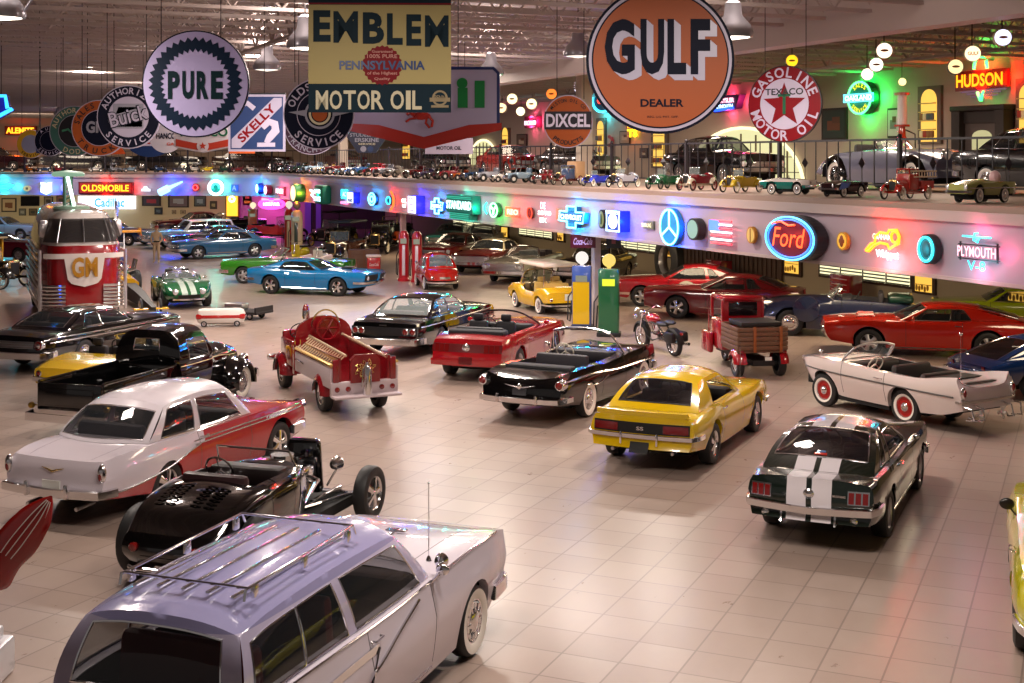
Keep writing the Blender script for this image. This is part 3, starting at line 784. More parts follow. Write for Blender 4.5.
# ---- dark green fastback with white stripes
st = lambda v: min(.285-abs(v[1]), abs(v[1])-.035)
P = spec(4.61, .865, 2.74, 1.03, .90, .90, .92, R=.32, tw=.23, paint=two_tone('paint_green_stripes', '07160e', 'd9d2d8'), mask=st, wheel='mag', rimc=STEEL, ar=.39, arr=.385, p=3.2,
    hw=[(-1.03, .80), (-.7, .84), (0, .865), (1.4, .85), (2.74, .86), (3.3, .84), (3.58, .80)],
    sh=[(-1.03, .88), (-.6, .90), (0, .90), (.8, .87), (1.8, .88), (2.8, .88), (3.58, .86)],
    ct=[(-1.03, .93), (-.85, .93), (-.4, .94), (1.4, .93), (2.0, .96), (2.7, .94), (3.58, .82)],
    side=[(0, .92), (.25, .97), (.45, .96), (.62, 1), (.85, .98), (1, .93)],
    leanR=[(.3, .12), (.5, .02), (.62, .03), (.9, -.03)], leanF=[(.3, -.1), (.6, .02), (.9, .05)],
    gx=[.72, 1.84], door=(.726, 1.834), gt=[-.72, 2.08, 3.5], gq=[(.72, -.98, -.72), (.66, 2.08, 3.5)], trunk=(-.98, -.726, .72), hood=(2.086, 3.494, .66),
    hole=(-.2, 1.85, .80), seats=[(.95, 's', 0)],
    cab=dict(f0=1.95, f1=1.3, r1=.42, r0=-.62, z=[(.3, 1.30), (.6, 1.345), (1.0, 1.35), (1.35, 1.31)], wt=(.54, .55), wb=(.73, .72), bow=.2, bowt=.08, rbow=.08, rbowt=.06, rup=.07, rbulge=.0, crown=.07,
        panes=[(.17, .06, .34, .2), (.47, .36, .93, .95)], ru=.88, rt=(.22, .93), st=(.05, .84), rglass=DARKG))
w = VEH['fastback'] = Car('fastback_coupe', 'dark green fastback coupe with twin white stripes at the right', 'car', P)
w.pose('rr', 891, 537, 25.5)
w.bumper(-1, .56, .10, .05, wrap=.4, out=.05, sag=-.02); w.bumper(1, .5, .1, .05, wrap=.35, out=.05)
for y0 in (.50, .585, .67): w.patch('tail_light', -1, y0, y0+.065, .665, .80, LENS, .03)
w.patch('tail_light_bezel', -1, .485, .75, .65, .815, CHROME, .015)
w.round_light('reversing_light', -1, .56, .44, .03, HEADL, out=.0); w.round_light('fuel_cap', -1, 0, .735, .05, CHROME, out=.0, mirror=False)
for y in (.34,):
    w.patch('bumper_guard', -1, y-.012, y+.012, .38, .52, CHROME, .05)
w.handle(.76, .80); w.mirror(1.75, (-1,), pod=.05); w.round_light('headlight', 1, .62, .70, .09, HEADL); w.patch('grille', 1, .02, .42, .52, .70, BLACK, .01, bars=3)
b = MB(); put_text(b, 'MUSTANG', 0, 0, .16, .028, 0, 0, .02); e = b.build('tail_script', CHROME, w.root, smooth=False, rot=(0, 0, -pi/2)); e.location = w.cap_pt(-1, -.38, .74, .012)
b = MB(); b.box((0, 0, .05), (.01, .12, .035), 0, .004); b.box((0, 0, 0), (.01, .17, .045), 1, .004); o = b.build('window_sticker', [paint('4a7ab5'), paint('b02a20')], w.root)
o.location = w.rearp(0, .28)+Vector((-.01, 0, 0)); o.rotation_euler = (0, 1.1, 0)
for sd in (1, -1): w.trimline([(.42, .25), (2.3, .25)], .012, sides=(sd,))
def cabf(f0, f1, r1, r0, z, wt, wb, panes, **k):
    zm = (f1+r1)/2; d = dict(f0=f0, f1=f1, r1=r1, r0=r0, z=[(r1, z-.04), (zm, z), (f1, z-.03)], wt=wt, wb=wb, panes=panes, crown=.07); d.update(k); return d
def quad(w, end, ys, z, r, name='headlight', m_=None):
    for y in ys: w.round_light(name, end, y, z, r, m_ or HEADL, out=.02)
# ---- black full-size hardtop behind the pickup
P = spec(5.33, .99, 3.02, 1.36, .93, .92, .92, R=.34, paint=paint('08070a', .12), wheel='full', hole=(-.3, 2.0, .8), gx=[.7, 2.0], gt=[-.75, 2.25], gq=[(.75, -1.3, -.75)], seats=[(.9, 'b', 0), (0, 'b', 0)],
    side=[(0, .93), (.3, .97), (.5, 1), (.62, .965), (.75, .99), (1, .93)], leanR=[(.35, .1), (.5, .04), (.75, 0), (.9, -.04)],
    cab=cabf(2.1, 1.5, .25, -.5, 1.36, .62, .82, [(.22, .10, .49, .42), (.50, .43, .93, .95)], ru=.85, rt=(.12, .9), rbow=.15))
w = VEH['galaxie'] = Car('hardtop_coupe', 'black full-size hardtop coupe with round tail lights in front of the red and white bus', 'car', P)
w.pose((-1.36, -.93, .7), 46, 346, 20)
w.round_light('tail_light', -1, .77, .70, .10, LENS, out=.04); w.round_light('tail_light_trim', -1, .77, .70, .05, CHROME, out=.06)
w.patch('tail_panel', -1, -.62, .62, .62, .78, STEEL, .01, mirror=False, bars=3); w.bumper(-1, .46, .16, .07, out=.06, sag=.0); w.bumper(1, .46, .16, .07, out=.06)
w.handle(.74, .78); w.trimline([(-1.2, .74), (3.6, .72)], .014); w.trimline([(-1.2, .84), (3.8, .82)], .008); quad(w, 1, (.55, .78), .68, .08); w.mirror(1.9, (1,))
# ---- low yellow roadster behind the pickup
P = spec(4.45, .84, 2.6, 1.1, .84, .84, .82, R=.33, paint=paint('e0b400', .2), wheel='mag', hole=(.1, 1.5, .8), seats=[(.65, 's', 0)], ct=[(-1.1, .74), (-.6, .83), (0, .86), (1.6, .88), (2.5, .84), (3.35, .66)],
    sh=[(-1.1, .70), (-.6, .80), (0, .86), (.9, .78), (2.5, .86), (3.35, .66)], cab=cabf(1.65, 1.25, .3, 0, 1.2, .55, .68, [], open=True))
w = VEH['yellowroadster'] = Car('open_roadster', 'low yellow roadster mostly hidden between the black pickup and the black hardtop', 'car', P)
w.pose((-1.1, .78, .74), 33, 366, 20); w.bumper(-1, .5, .1, .05); w.round_light('tail_light', -1, .6, .6, .05, LENS); w.bumper(1, .5, .1, .05)
# ---- black sixties hardtop with open side windows
P = spec(5.32, 1.0, 3.02, 1.38, .94, .93, .93, R=.34, paint=paint('060607', .1), wheel='full', hole=(-.3, 2.0, .8), gx=[.7, 2.0], gt=[-.7, 2.25], gq=[(.72, -1.33, -.7)], seats=[(.9, 'b', 0), (0, 'b', 0)], trim=matte('3a1a20'),
    side=[(0, .93), (.3, .98), (.5, 1), (.72, .985), (1, .95)], leanR=[(.35, .1), (.5, .03), (.75, 0), (.9, -.03)],
    cab=cabf(2.1, 1.5, .3, -.42, 1.42, .64, .82, [(.24, .08, .47, .42), (.50, .46, .93, .95)], ru=.9, rt=(.08, .9), rbow=.15, glass=CLEAR, crown=.06))
w = VEH['impala'] = Car('hardtop_coupe', 'glossy black sixties hardtop with small round tail lights behind the red convertible', 'car', P)
w.pose((-1.38, .98, .45), 349, 339, 20)
w.patch('tail_panel', -1, -.9, .9, .60, .80, matte('1c1c20', .3), .012, mirror=False); quad(w, -1, (.78, .60), .70, .07, 'tail_light', LENS); w.bumper(-1, .45, .17, .08, out=.07); w.bumper(1, .45, .16, .08, out=.06)
w.patch('trunk_badge', -1, -.1, .1, .83, .86, CHROME, .02, mirror=False)
w.handle(.76, .78); w.trimline([(-1.2, .80), (3.7, .80)], .016); quad(w, 1, (.55, .78), .70, .08); w.patch('grille', 1, .02, .45, .6, .78, STEEL, .01, bars=3)
# ---- red modern convertible
P = spec(4.76, .94, 2.72, 1.02, .98, .96, .99, R=.34, tw=.24, paint=paint('9c0d18', .18), wheel='mag', ar=.4, hole=(-.3, 1.75, .82), gx=[.6, 1.75], gt=[-.55, 2.0], gq=[(.72, -.98, -.55)], seats=[(.9, 's', .05), (0.05, 'b', 0)], trim=matte('101014'), seatm=matte('1a1a20'),
    side=[(0, .93), (.25, .98), (.45, .975), (.65, 1), (.85, .98), (1, .94)], leanR=[(.3, .02), (.5, .05), (.75, .0), (.97, -.05)],
    cab=cabf(1.9, 1.3, .3, -.4, 1.38, .56, .76, [], open=True, fram=matte('15060a', .3)))
w = VEH['redconv'] = Car('convertible', 'bright red convertible with its black top folded and a round emblem on the tail', 'car', P)
w.pose((-1.02, .9, .3), 430, 367, 19)
w.patch('tail_panel', -1, -.82, .82, .68, .86, matte('5c070e', .3), .006, mirror=False)
for y in (.42, .54, .66): w.patch('tail_light', -1, y, y+.1, .69, .85, LENS, .02)
w.round_light('tail_emblem', -1, 0, .79, .07, CHROME, out=.02, mirror=False); w.patch('rear_bumper', -1, -.86, .86, .38, .52, P['paint'], .015, mirror=False); w.plate(-1, .5, m_=matte('5c070e', .4)); w.handle(.66, .82)
b = MB(); b.box((-.33, 0, 1.02), (.42, 1.36, .16), 0, .07); b.build('folded_top', matte('15161c', .8), w.root)
w.mirror(1.7, (1, -1), m_=P['paint'])
# ---- black fifties convertible with whitewalls
P = spec(4.9, .92, 2.93, 1.15, .98, .96, .95, R=.35, paint=paint('070607', .1), wheel='full', ww=.6, ar=.4, arr=.33, step=.08, hole=(-.3, 1.95, .82), gx=[.62, 1.85], gt=[-.6, 2.2], gq=[(.70, -1.2, -.6)], seats=[(.95, 'b', -.02), (0.05, 'b', -.1)], trim=matte('141018'), seatm=matte('201c24'), steerm=matte('d8d0c0', .3),
    sh=[(-1.25, .92), (-.8, .96), (.3, .95), (.9, .90), (2.2, .95), (3.2, .96), (3.77, .92)], ct=[(-1.25, .84), (-.9, .90), (-.4, .95), (1.5, .98), (2.2, 1.02), (2.9, 1.0), (3.77, .86)],
    leanR=[(.35, .12), (.55, .06), (.75, .02), (.95, -.06)], leanF=[(.3, -.1), (.9, .06)],
    side=[(0, .93), (.3, .985), (.55, 1), (.8, .97), (1, .91)],
    cab=cabf(2.05, 1.65, .3, -.4, 1.5, .62, .78, [], open=True))
w = VEH['blackconv'] = Car('convertible', 'black fifties convertible with wide whitewall tyres left of the yellow car', 'car', P)
w.pose('rr', 590, 417, 26.5)
w.bumper(-1, .48, .11, .07, wrap=.3, out=.09, guards=(.4,)); w.bumper(1, .5, .16, .08, out=.07)
for sd in (1, -1):
    b = MB(); c = w.cap_pt(-1, .80*sd, .78, 0); b.lathe([(.10, .1), (.105, 0), (.09, -.08), (.075, -.09)], 18, 'x', o=(c.x, c.y, c.z)); o = b.build('tail_light_housing', CHROME, w.root)
    b = MB(); b.lathe([(.072, 0), (.05, -.04), (0, -.06)], 14, 'x', o=(c.x-.09, c.y, c.z)); b.build('tail_light', LENS, o)
b = MB(); c = w.cap_pt(-1, 0, .70, .03)
for sd in (1, -1): b.sweep([c, c+Vector((0, .16*sd, .02)), c+Vector((0, .3*sd, .05))], [.02, .014, .005], 6)
b.ball(tuple(c+Vector((0, 0, .02))), (.02, .05, .06), 8); b.build('trunk_emblem', CHROME, w.root)
w.trimline([(-1.1, .82), (-.2, .83), (1.6, .72), (3.4, .70)], .02); w.trimline([(-.2, .66), (.3, .60), (.9, .68)], .014); w.handle(.66, .80); w.mirror(1.95, (1, -1))
b = MB(); b.box((-.36, 0, .95), (.34, 1.4, .1), 0, .05); b.build('folded_top', matte('0e0d12', .8), w.root)
b = MB(); b.cyl((1.1, -.3, .93), (1.1, .3, .93), .07, n=10); b.build('rolled_blanket', matte('cfcac0'), w.root)
w.plate(-1, .62, w=.28, h=.12, m_=matte('2a2a30'))
# ---- green two-seat sports car with pale reflections put into its paint
P = spec(3.95, .86, 2.29, .8, .82, .84, .82, R=.34, tw=.26, paint=two_tone('paint_cobra', '0a6a3c', 'cfe0d4'), mask=lambda v: min(.24-abs(v[1]), abs(v[1])-.05), wheel='mag', hole=(.1, 1.05, .8), seats=[(.5, 's', 0)],
    hw=[(-.8, .66), (-.4, .82), (0, .86), (.8, .76), (1.3, .76), (2.29, .84), (2.8, .72), (3.15, .5)], sh=[(-.8, .62), (-.3, .84), (0, .88), (.9, .78), (1.8, .82), (2.3, .86), (2.8, .78), (3.15, .52)],
    ct=[(-.8, .64), (0, .82), (1.2, .86), (2.0, .84), (2.7, .74), (3.15, .56)], leanF=[(.3, -.12), (.5, .04), (.8, -.1)], cab=cabf(1.2, 1.02, .3, 0, 1.14, .5, .6, [], open=True, bow=.08, bowt=.06))
w = VEH['cobra'] = Car('sports_car', 'green open two-seat sports car with painted-on pale reflections facing the camera', 'car', P)
w.pose((3.15, 0, .25), 189, 302, 158)
w.patch('grille', 1, .0, .36, .3, .50, BLACK, .03, shape='rect', mirror=True); w.round_light('headlight', 1, .44, .60, .08, HEADL, out=.06); w.bumper(1, .34, .06, .04, w=.45, wrap=.02); w.mirror(1.15, (1, -1))
b = MB(); b.sweep([(.15, .25, .8), (.15, .25, 1.15), (.15, -.25, 1.15), (.15, -.25, .8)], .025, 8); b.build('roll_bar', CHROME, w.root)
# ---- bright blue muscle car side on
P = spec(4.73, .95, 2.74, 1.0, .90, .92, .94, R=.335, tw=.24, paint=paint('0f74ae', .18), wheel='mag', rimc=CHROME, ar=.40, hole=(-.25, 1.9, .8), gx=[.62, 1.85], gt=[2.1], seats=[(.9, 's', 0), (.05, 'b', -.05)],
    side=[(0, .92), (.25, .96), (.5, .99), (.6, 1), (.85, .975), (1, .92)], leanF=[(.3, -.1), (.5, .0), (.6, .06), (.9, .12)],
    sh=[(-1.0, .90), (-.4, .93), (.2, .92), (.9, .88), (1.6, .87), (2.7, .88), (3.4, .88), (3.73, .84)],
    cab=cabf(2.0, 1.35, .35, -.45, 1.3, .57, .76, [(.30, .12, .5, .42), (.505, .425, .92, .95)], ru=.85, rt=(.1, .9), trimm=BLACK))
w = VEH['cuda'] = Car('muscle_car', 'bright blue muscle car seen side on, pointing right', 'car', P)
w.pose('rr', 269.8, 294, 109)
w.patch('grille', 1, -.84, .84, .58, .78, BLACK, .03, mirror=False); w.bumper(1, .50, .09, .05, out=.06); w.bumper(-1, .55, .09, .05); quad(w, 1, (.68,), .68, .08); w.patch('grille_divider', 1, -.05, .05, .56, .8, P['paint'], .07, mirror=False)
w.trimline([(.45, .26), (2.3, .26)], .02); w.handle(.66, .78)
b = MB(); b.box((2.75, 0, .97), (.5, .42, .1), 0, .04, .8); b.build('hood_scoop', BLACK, w.root); w.patch('tail_light', -1, .3, .8, .68, .8, LENS, .01)
# ---- far sedan-like cars on the left
def far_car(key, name, label, col, ref, px, py, psi, roof=None, L=5.1, W=.96, wb=2.95, ro=1.2, zb=.93, zr_=1.4, opened=False, wag=False, ww=0, wh='full', grp=None, trimc='2a2024', step=.2, glass=None, **k):
    cb = None
    if not opened:
        if wag: cb = cabf(1.95, 1.5, -.9, -1.05, zr_, .64, .82, [(.05, .04, .3, .3), (.33, .33, .58, .58), (.61, .61, .93, .95)], ru=.8)
        else: cb = cabf(2.0, 1.45, .3, -.4, zr_, .6, .8, [(.2, .08, .48, .44), (.5, .46, .93, .95)], ru=.85)
        if roof: cb['paint'] = paint(roof)
    else: cb = cabf(2.0, 1.55, .3, 0, zr_, .58, .78, [], open=True)
    if cb and glass: cb['glass'] = glass
    P = spec(L, W, wb, ro, zb, zb, zb, paint=paint(col, .16), wheel=wh, ww=ww, step=step, hole=(-.85 if wag else -.25, 1.9, .82), seats=[(.9, 'b', 0), (0.05, 'b', 0)], trim=matte(trimc), gx=[.65, 1.9], cab=cb)
    P.update(k)
    c = VEH[key] = Car(name, label, 'car', P); c.pose(ref, px, py, psi)
    c.bumper(1, .48, .14, .06, out=.05); c.bumper(-1, .48, .14, .06, out=.05); c.round_light('headlight', 1, .72, .68, .09, HEADL, out=.03); c.patch('grille', 1, .02, .55, .58, .74, STEEL, .01, bars=3)
    c.patch('tail_light', -1, .6, .82, .62, .74, LENS, .01); return c
c = far_car('fairlane', 'hardtop_coupe', 'steel blue sixties hardtop coupe parked far back on the left', '2c648c', 'fl', 198.8, 259.6, 236, wh='mag'); c.trimline([(.45, .3), (2.5, .3)], .02)
c = far_car('farwagon', 'two_tone_wagon', 'white-roofed pale blue wagon behind the steel blue coupe', '6f9fbf', 'fl', 167.4, 248.6, 236, roof='d8e2e0', wag=True, zr_=1.55, zb=.98)
far_car('fardark', 'dark_coupe', 'low black coupe between the pale blue wagon and the steel blue coupe', '0a0a14', 'fl', 190, 250.5, 238, zr_=1.3, zb=.86)
far_car('touring', 'open_touring_car', 'black open touring car against the picture wall', '120a0c', 'fl', 205, 237, 238, opened=True, zb=1.05, zr_=1.5, ww=.5)
far_car('maroonfar', 'maroon_sedan', 'maroon sedan beside the open touring car by the far wall', '4a1018', 'fl', 174, 236, 238, zb=1.0, zr_=1.5)
0 and far_car('palecoupe', 'pale_blue_coupe', 'pale blue coupe right of the steel blue hardtop', '86b4c8', 'fl', 268, 253, 238, zr_=1.35)
c = far_car('greenconv', 'convertible', 'green convertible with cream interior behind the bright blue muscle car', '2f7a1e', 'fl', 242.8, 283.7, 280, opened=True, trimc='cbb8a8', zb=.95, wh='mag')
far_car('maroonleft', 'maroon_coupe', 'maroon coupe at the left edge behind the yellow and black truck', '5a0c20', 'fr', 18, 262, 105, zr_=1.35, zb=.98)
far_car('darkblueleft', 'dark_blue_sedan', 'dark blue sedan behind the red and white bus, right of its roof', '12305e', 'fr', 128, 246, 105, zr_=1.4, zb=.95)
far_car('whiteleft', 'white_sedan', 'pale sedan at the far left under the balcony', '8d98a8', 'fr', 20, 240, 100, zr_=1.4)
# ---- cars under the balcony
c = far_car('beigeconv', 'silver_convertible', 'champagne sixties convertible facing the camera beside the yellow beach car', '9a9788', 'fr', 492, 281, 200, opened=True, zb=.95, L=5.4); c.patch('grille', 1, -.85, .85, .55, .82, STEEL, .03, mirror=False, bars=5); quad(c, 1, (.55, .78), .72, .08)
c = far_car('beigecar', 'beige_hardtop', 'beige-roofed maroon hardtop facing the camera behind the small red car', '5a1a1a', 'fr', 459, 272, 200, roof='a49a7e'); c.patch('grille', 1, -.85, .85, .52, .78, STEEL, .03, mirror=False, bars=5)
far_car('maroonb', 'maroon_hardtop', 'dark maroon hardtop under the balcony left of the champagne convertible', '6a1418', 'fr', 424, 264, 200)
far_car('tealb', 'teal_sedan', 'teal sedan deep under the balcony', '1f6a66', 'fr', 428, 250, 192)
far_car('darkb', 'black_sedan', 'black sedan under the balcony behind the yellow beach car', '0d0c10', 'fr', 560, 283, 205, zb=1.0, zr_=1.6)
0 and far_car('greenb', 'dark_green_sedan', 'dark green sedan under the balcony beyond the champagne convertible', '14301f', 'fr', 497, 265, 193, zb=1.0, zr_=1.5)
far_car('greyb', 'grey_sedan', 'grey sedan under the balcony near the blind-covered windows', '6a6a66', 'fr', 458, 255, 188, zb=1.0, zr_=1.5)
# red racing coupe
sm = lambda v: .045-abs(v[2]-.44) if v[2] < .6 else -1
P = spec(4.76, .94, 2.72, 1.0, .98, .96, 1.0, R=.35, tw=.24, paint=two_tone('paint_race', 'a01220', 'd8b8a8'), mask=sm, wheel='mag', ar=.4, hole=(-.25, 1.8, .8), gx=[.65, 1.8], seats=[(.9, 's', 0)],
    sh=[(-1, .97), (0, .98), (.8, .93), (1.8, .92), (2.7, .93), (3.4, .90), (3.76, .80)], step=.08,
    cab=cabf(1.95, 1.25, .35, -.55, 1.42, .57, .76, [(.25, .10, .40, .22), (.45, .34, .93, .95)], ru=.85, rt=(.1, .9), paint=two_tone('paint_race_roof', 'a01220', '15080a'), trimm=BLACK))
w = VEH['race'] = Car('race_coupe', 'red coupe with a round door emblem beside the green fuel pump', 'car', P)
w.pose('fl', 641, 307, 284); w.round_light('headlight', 1, .68, .72, .08, HEADL); w.mirror(1.7, (1, -1), m_=P['paint']); w.patch('grille', 1, -.5, .5, .55, .72, BLACK, .01, mirror=False)
b = MB(); c_ = w.side_pt(1, 1.2, .68, .012); disc(b, .23, 0, 0, rx=.3); disc(b, .19, .004, 1, rx=.26); put_text(b, 'PACE CAR', 0, -.01, .4, .1, .008, 0)
e = b.build('door_emblem', [matte('cfd0c0'), matte('2e4a3a')], w.root, smooth=False, rot=(0, 0, pi)); e.location = c_
b = MB(); put_text(b, 'OFFICIAL PACE CAR', 0, 0, .85, .08, 0, 0); e = b.build('door_lettering', matte('e8c0b8'), w.root, smooth=False, rot=(0, 0, pi)); e.location = w.side_pt(1, .1, .88, .012)
P = spec(4.78, .94, 2.72, 1.0, .98, .95, 1.0, R=.36, tw=.24, paint=two_tone('paint_burg', '6e0d18', 'c89a8c'), mask=lambda v: .03-abs(v[2]-.36), wheel='mag', rimc=CHROME, ar=.41, step=.08, hole=(-.25, 1.8, .8), gx=[.65, 1.8], seats=[(.9, 's', 0)],
    sh=[(-1, .97), (0, .98), (.8, .93), (1.8, .92), (2.7, .93), (3.4, .90), (3.78, .80)],
    cab=cabf(1.95, 1.25, .35, -.5, 1.40, .57, .76, [(.25, .10, .42, .3), (.46, .36, .93, .95)], ru=.85, trimm=BLACK, closed=True))
w = VEH['gt'] = Car('modern_muscle_coupe', 'dark burgundy coupe with large silver wheels behind the red three-wheeler', 'car', P)
w.pose('fl', 676.5, 319, 291); w.round_light('headlight', 1, .68, .70, .09, HEADL); w.patch('grille', 1, -.55, .55, .5, .72, BLACK, .01, mirror=False); w.mirror(1.7, (1, -1), m_=P['paint'])
# orange-red muscle coupe on the right
P = spec(5.15, .96, 2.84, 1.3, .95, .92, .95, R=.345, tw=.22, paint=paint('b81d0e', .16), wheel='mag', ar=.41, hole=(-.3, 1.95, .8), gx=[.6, 1.95], gt=[2.15], seats=[(.95, 's', 0), (.05, 'b', -.05)],
    sh=[(-1.3, .90), (-.4, .95), (.2, .94), (.9, .89), (1.6, .88), (2.7, .89), (3.4, .88), (3.85, .80)], side=[(0, .92), (.3, .98), (.5, 1), (.8, .98), (1, .92)],
    leanF=[(.3, -.15), (.5, .02), (.7, .08), (.9, 0)],
    cab=cabf(2.05, 1.4, .3, -.85, 1.33, .58, .78, [(.42, .26, .60, .46), (.605, .465, .93, .95)], ru=.8, rt=(.15, .9), st=(.03, .84)))
w = VEH['gto'] = Car('muscle_coupe', 'orange-red muscle coupe at the right behind the white amphibious convertible', 'car', P)
w.pose((3.85, 0, .5), 828, 330.5, 284); w.patch('grille', 1, .1, .6, .55, .68, BLACK, .01); w.handle(.64, .82); w.round_light('headlight', 1, .7, .62, .08, HEADL); w.trimline([(.5, .25), (2.35, .25)], .02); w.mirror(1.75, (1,), m_=P['paint'])
b = MB()
for y in (.28, -.28): b.box((2.9, y, .96), (.5, .24, .07), 0, .03, .85)
b.build('hood_scoops', P['paint'], w.root)
# dark blue coupe at the right edge, tail towards the aisle
P = spec(4.45, .9, 2.5, 1.0, .86, .86, .84, R=.335, paint=paint('0b2a5e', .14), wheel='mag', hole=(-.1, 1.5, .8),
    ct=[(-1, .70), (-.6, .82), (0, .88), (1.6, .9), (2.5, .86), (3.45, .66)], sh=[(-1, .68), (-.6, .78), (0, .88), (.8, .8), (2.5, .87), (3.45, .66)], leanR=[(.3, .3), (.6, 0), (.8, .1)],
    cab=cabf(1.75, 1.2, .3, -.75, 1.24, .5, .68, [(.5, .3, .93, .95)], ru=.8, rt=(.1, .9), rbow=.2, rglass=DARKG))
w = VEH['bluecoupe'] = Car('boat_tail_coupe', 'dark blue coupe with a sloping tail at the right edge', 'car', P)
w.pose((-1.0, 0, .55), 970, 369, 75); w.patch('tail_light', -1, .5, .58, .6, .68, LENS, .02); w.bumper(-1, .5, .07, .05)
far_car('limecar', 'lime_green_coupe', 'lime green coupe against the back wall behind the orange-red coupe', '8fa012', 'fl', 968, 334, 290, L=4.4, wb=2.5, ro=1., W=.84, zb=.95, zr_=1.35, step=.15)
# yellow car cut by the right border
P = spec(4.87, .97, 2.79, 1.1, .93, .92, .96, R=.345, tw=.25, paint=paint('c9c200', .2), wheel='mag', ar=.41, hole=(-.3, 1.9, .8), gx=[.62, 1.85], gt=[-.65, 2.15], gq=[(.74, -1.05, -.65)], seats=[(.9, 's', 0)],
    side=[(0, .9), (.25, .96), (.5, 1), (.8, .97), (1, .90)], leanR=[(.3, .25), (.5, .05), (.7, 0), (.95, -.02)], step=.07,
    cab=cabf(2.0, 1.35, .2, -.5, 1.3, .58, .77, [(.32, .2, .92, .95)], ru=.85, rt=(.15, .9), rglass=DARKG))
w = VEH['lime'] = Car('muscle_car', 'lime yellow muscle car cut off by the right border, black oval side mirror', 'car', P)
w.pose('rl', 1013, 646, 20)
w.patch('tail_light_bezel', -1, .2, .86, .60, .82, CHROME, .012); w.patch('tail_light', -1, .24, .83, .63, .79, LENS, .03, bars=4, bm_=BLACK); w.bumper(-1, .54, .09, .05, out=.06); w.mirror(1.75, (1, -1), m_=matte('1a120c', .3), pod=.085); w.handle(.66, .8)
# ---- white amphibious convertible
wp = paint('d9cbc6', .22)
P = spec(4.33, .78, 2.1, 1.35, .92, .98, .9, R=.33, tw=.17, paint=wp, wheel='red', rimc=matte('a01812', .3), ww=.2, ar=.39, arr=.385, step=.08, p=5, turn=.0,
    hw=[(-1.35, .74), (-.6, .78), (0, .78), (1.2, .76), (2.1, .72), (2.6, .60), (2.98, .34)],
    sh=[(-1.35, 1.06), (-1.0, 1.02), (-.3, .93), (.6, .92), (1.6, .97), (2.4, .95), (2.98, .82)], ct=[(-1.35, .86), (-.9, .88), (-.3, .90), (1.3, .96), (2.1, .99), (2.98, .84)],
    rk=[(-1.35, .46), (-.8, .32), (0, .28), (1.4, .28), (2.2, .33), (2.98, .56)], leanR=[(.5, -.02), (.8, .0), (1.0, -.1)], leanF=[(.3, -.25), (.7, 0), (.9, .08)], bowF=.25, bowR=.02, track=.60,
    side=[(0, .86), (.3, .94), (.6, 1), (.8, .99), (1, .94)], hole=(-.25, 1.5, .84), gx=[.42, 1.55], seats=[(.7, 'b', -.02), (.0, 'b', -.06)], trim=matte('1b1715'), seatm=matte('2c2622'), steerm=matte('d8ccb8', .3),
    cab=cabf(1.62, 1.38, .3, 0, 1.34, .56, .64, [], open=True, bow=.06, bowt=.05, fram=STEEL))
w = VEH['amphicar'] = Car('amphibious_convertible', 'white finned amphibious convertible with red wheels and propellers at the tail', 'car', P)
w.pose('fl', 823, 406.3, 329)
w.trimline([(-1.2, .70), (2.7, .74)], .016, matte('4a4440')); w.handle(.5, .8)
for sd in (1, -1):
    b = MB(); c = w.cap_pt(-1, .66*sd, .78, 0); b.ball((c.x, c.y, c.z), (.05, .06, .12), 10); o = b.build('tail_light_housing', CHROME, w.root)
    b = MB(); b.ball((c.x-.04, c.y, c.z+.01), (.03, .04, .07), 8); b.build('tail_light', LENS, o)
    b = MB()
    c = w.cap_pt(-1, .5*sd, .45, 0)
    b.sweep([c+Vector((0, -.12*sd, .1)), c+Vector((-.22, -.12*sd, .08)), c+Vector((-.26, -.1*sd, -.12)), c+Vector((-.1, -.05*sd, -.16)), c+Vector((0, 0, -.1))], .018, 8)
    b.sweep([c+Vector((0, .16*sd, .1)), c+Vector((-.2, .16*sd, .08)), c+Vector((-.24, .14*sd, -.12)), c+Vector((-.05, .1*sd, -.14))], .018, 8); b.build('rear_bumper_hoop', CHROME, w.root)
    b = MB(); q = c+Vector((-.08, -.2*sd, -.08)); b.lathe([(.03, -.1), (.035, 0), (.01, .08)], 8, 'x', o=tuple(q))
    for k in range(3):
        a = 2*pi*k/3; b.sweep([q, q+Vector((.01, .08*cos(a), .08*sin(a))), q+Vector((-.01, .14*cos(a+.2), .14*sin(a+.2)))], [.012, .035, .012], 6)
    b.build('propeller', matte('cfc8bc', .3), w.root)
w.antenna(-.75, 0, .85, tip=.03); w.bumper(-1, .62, .05, .03, wrap=.1, out=.02)
b = MB(); b.ball((2.55, .3, 1.03), (.05, .03, .03), 6); b.cyl((2.55, .3, .92), (2.55, .3, 1.03), .012); b.build('bow_light', CHROME, w.root)
b = MB(); b.box((-.55, 0, .91), (.4, 1.2, .02), 0, .008); b.box((-1.1, -.1, .9), (.1, .8, .015), 0, .005); b.build('engine_vents', matte('2a2724'), w.root)
# ---- small red bubble car
rd = paint('b01a16', .15)
P = spec(2.9, .69, 1.7, .62, .85, .80, .80, R=.26, tw=.14, paint=rd, wheel='cap', ww=.5, ar=.31, step=.08, p=2.2, hole=(.0, 1.45, .8), side=[(0, .88), (.4, 1), (.7, .98), (1, .88)],
    hw=[(-.62, .55), (-.2, .66), (.4, .69), (1.7, .66), (2.28, .5)], sh=[(-.62, .62), (-.3, .78), (.2, .85), (1.2, .84), (1.9, .74), (2.28, .55)], ct=[(-.62, .70), (-.35, .84), (.1, .88), (1.4, .88), (1.9, .78), (2.28, .58)], bowR=.22, bowF=.2,
    cab=cabf(1.6, 1.2, .35, -.15, 1.38, .46, .58, [(.14, .1, .45, .45), (.5, .5, .92, .93)], ru=.8, crown=.14, rbow=.12, bow=.12, glass=CLEAR))
w = VEH['bubble'] = Car('bubble_car', 'small red bubble car with chrome bumpers beside the twin red fuel pumps', 'car', P)
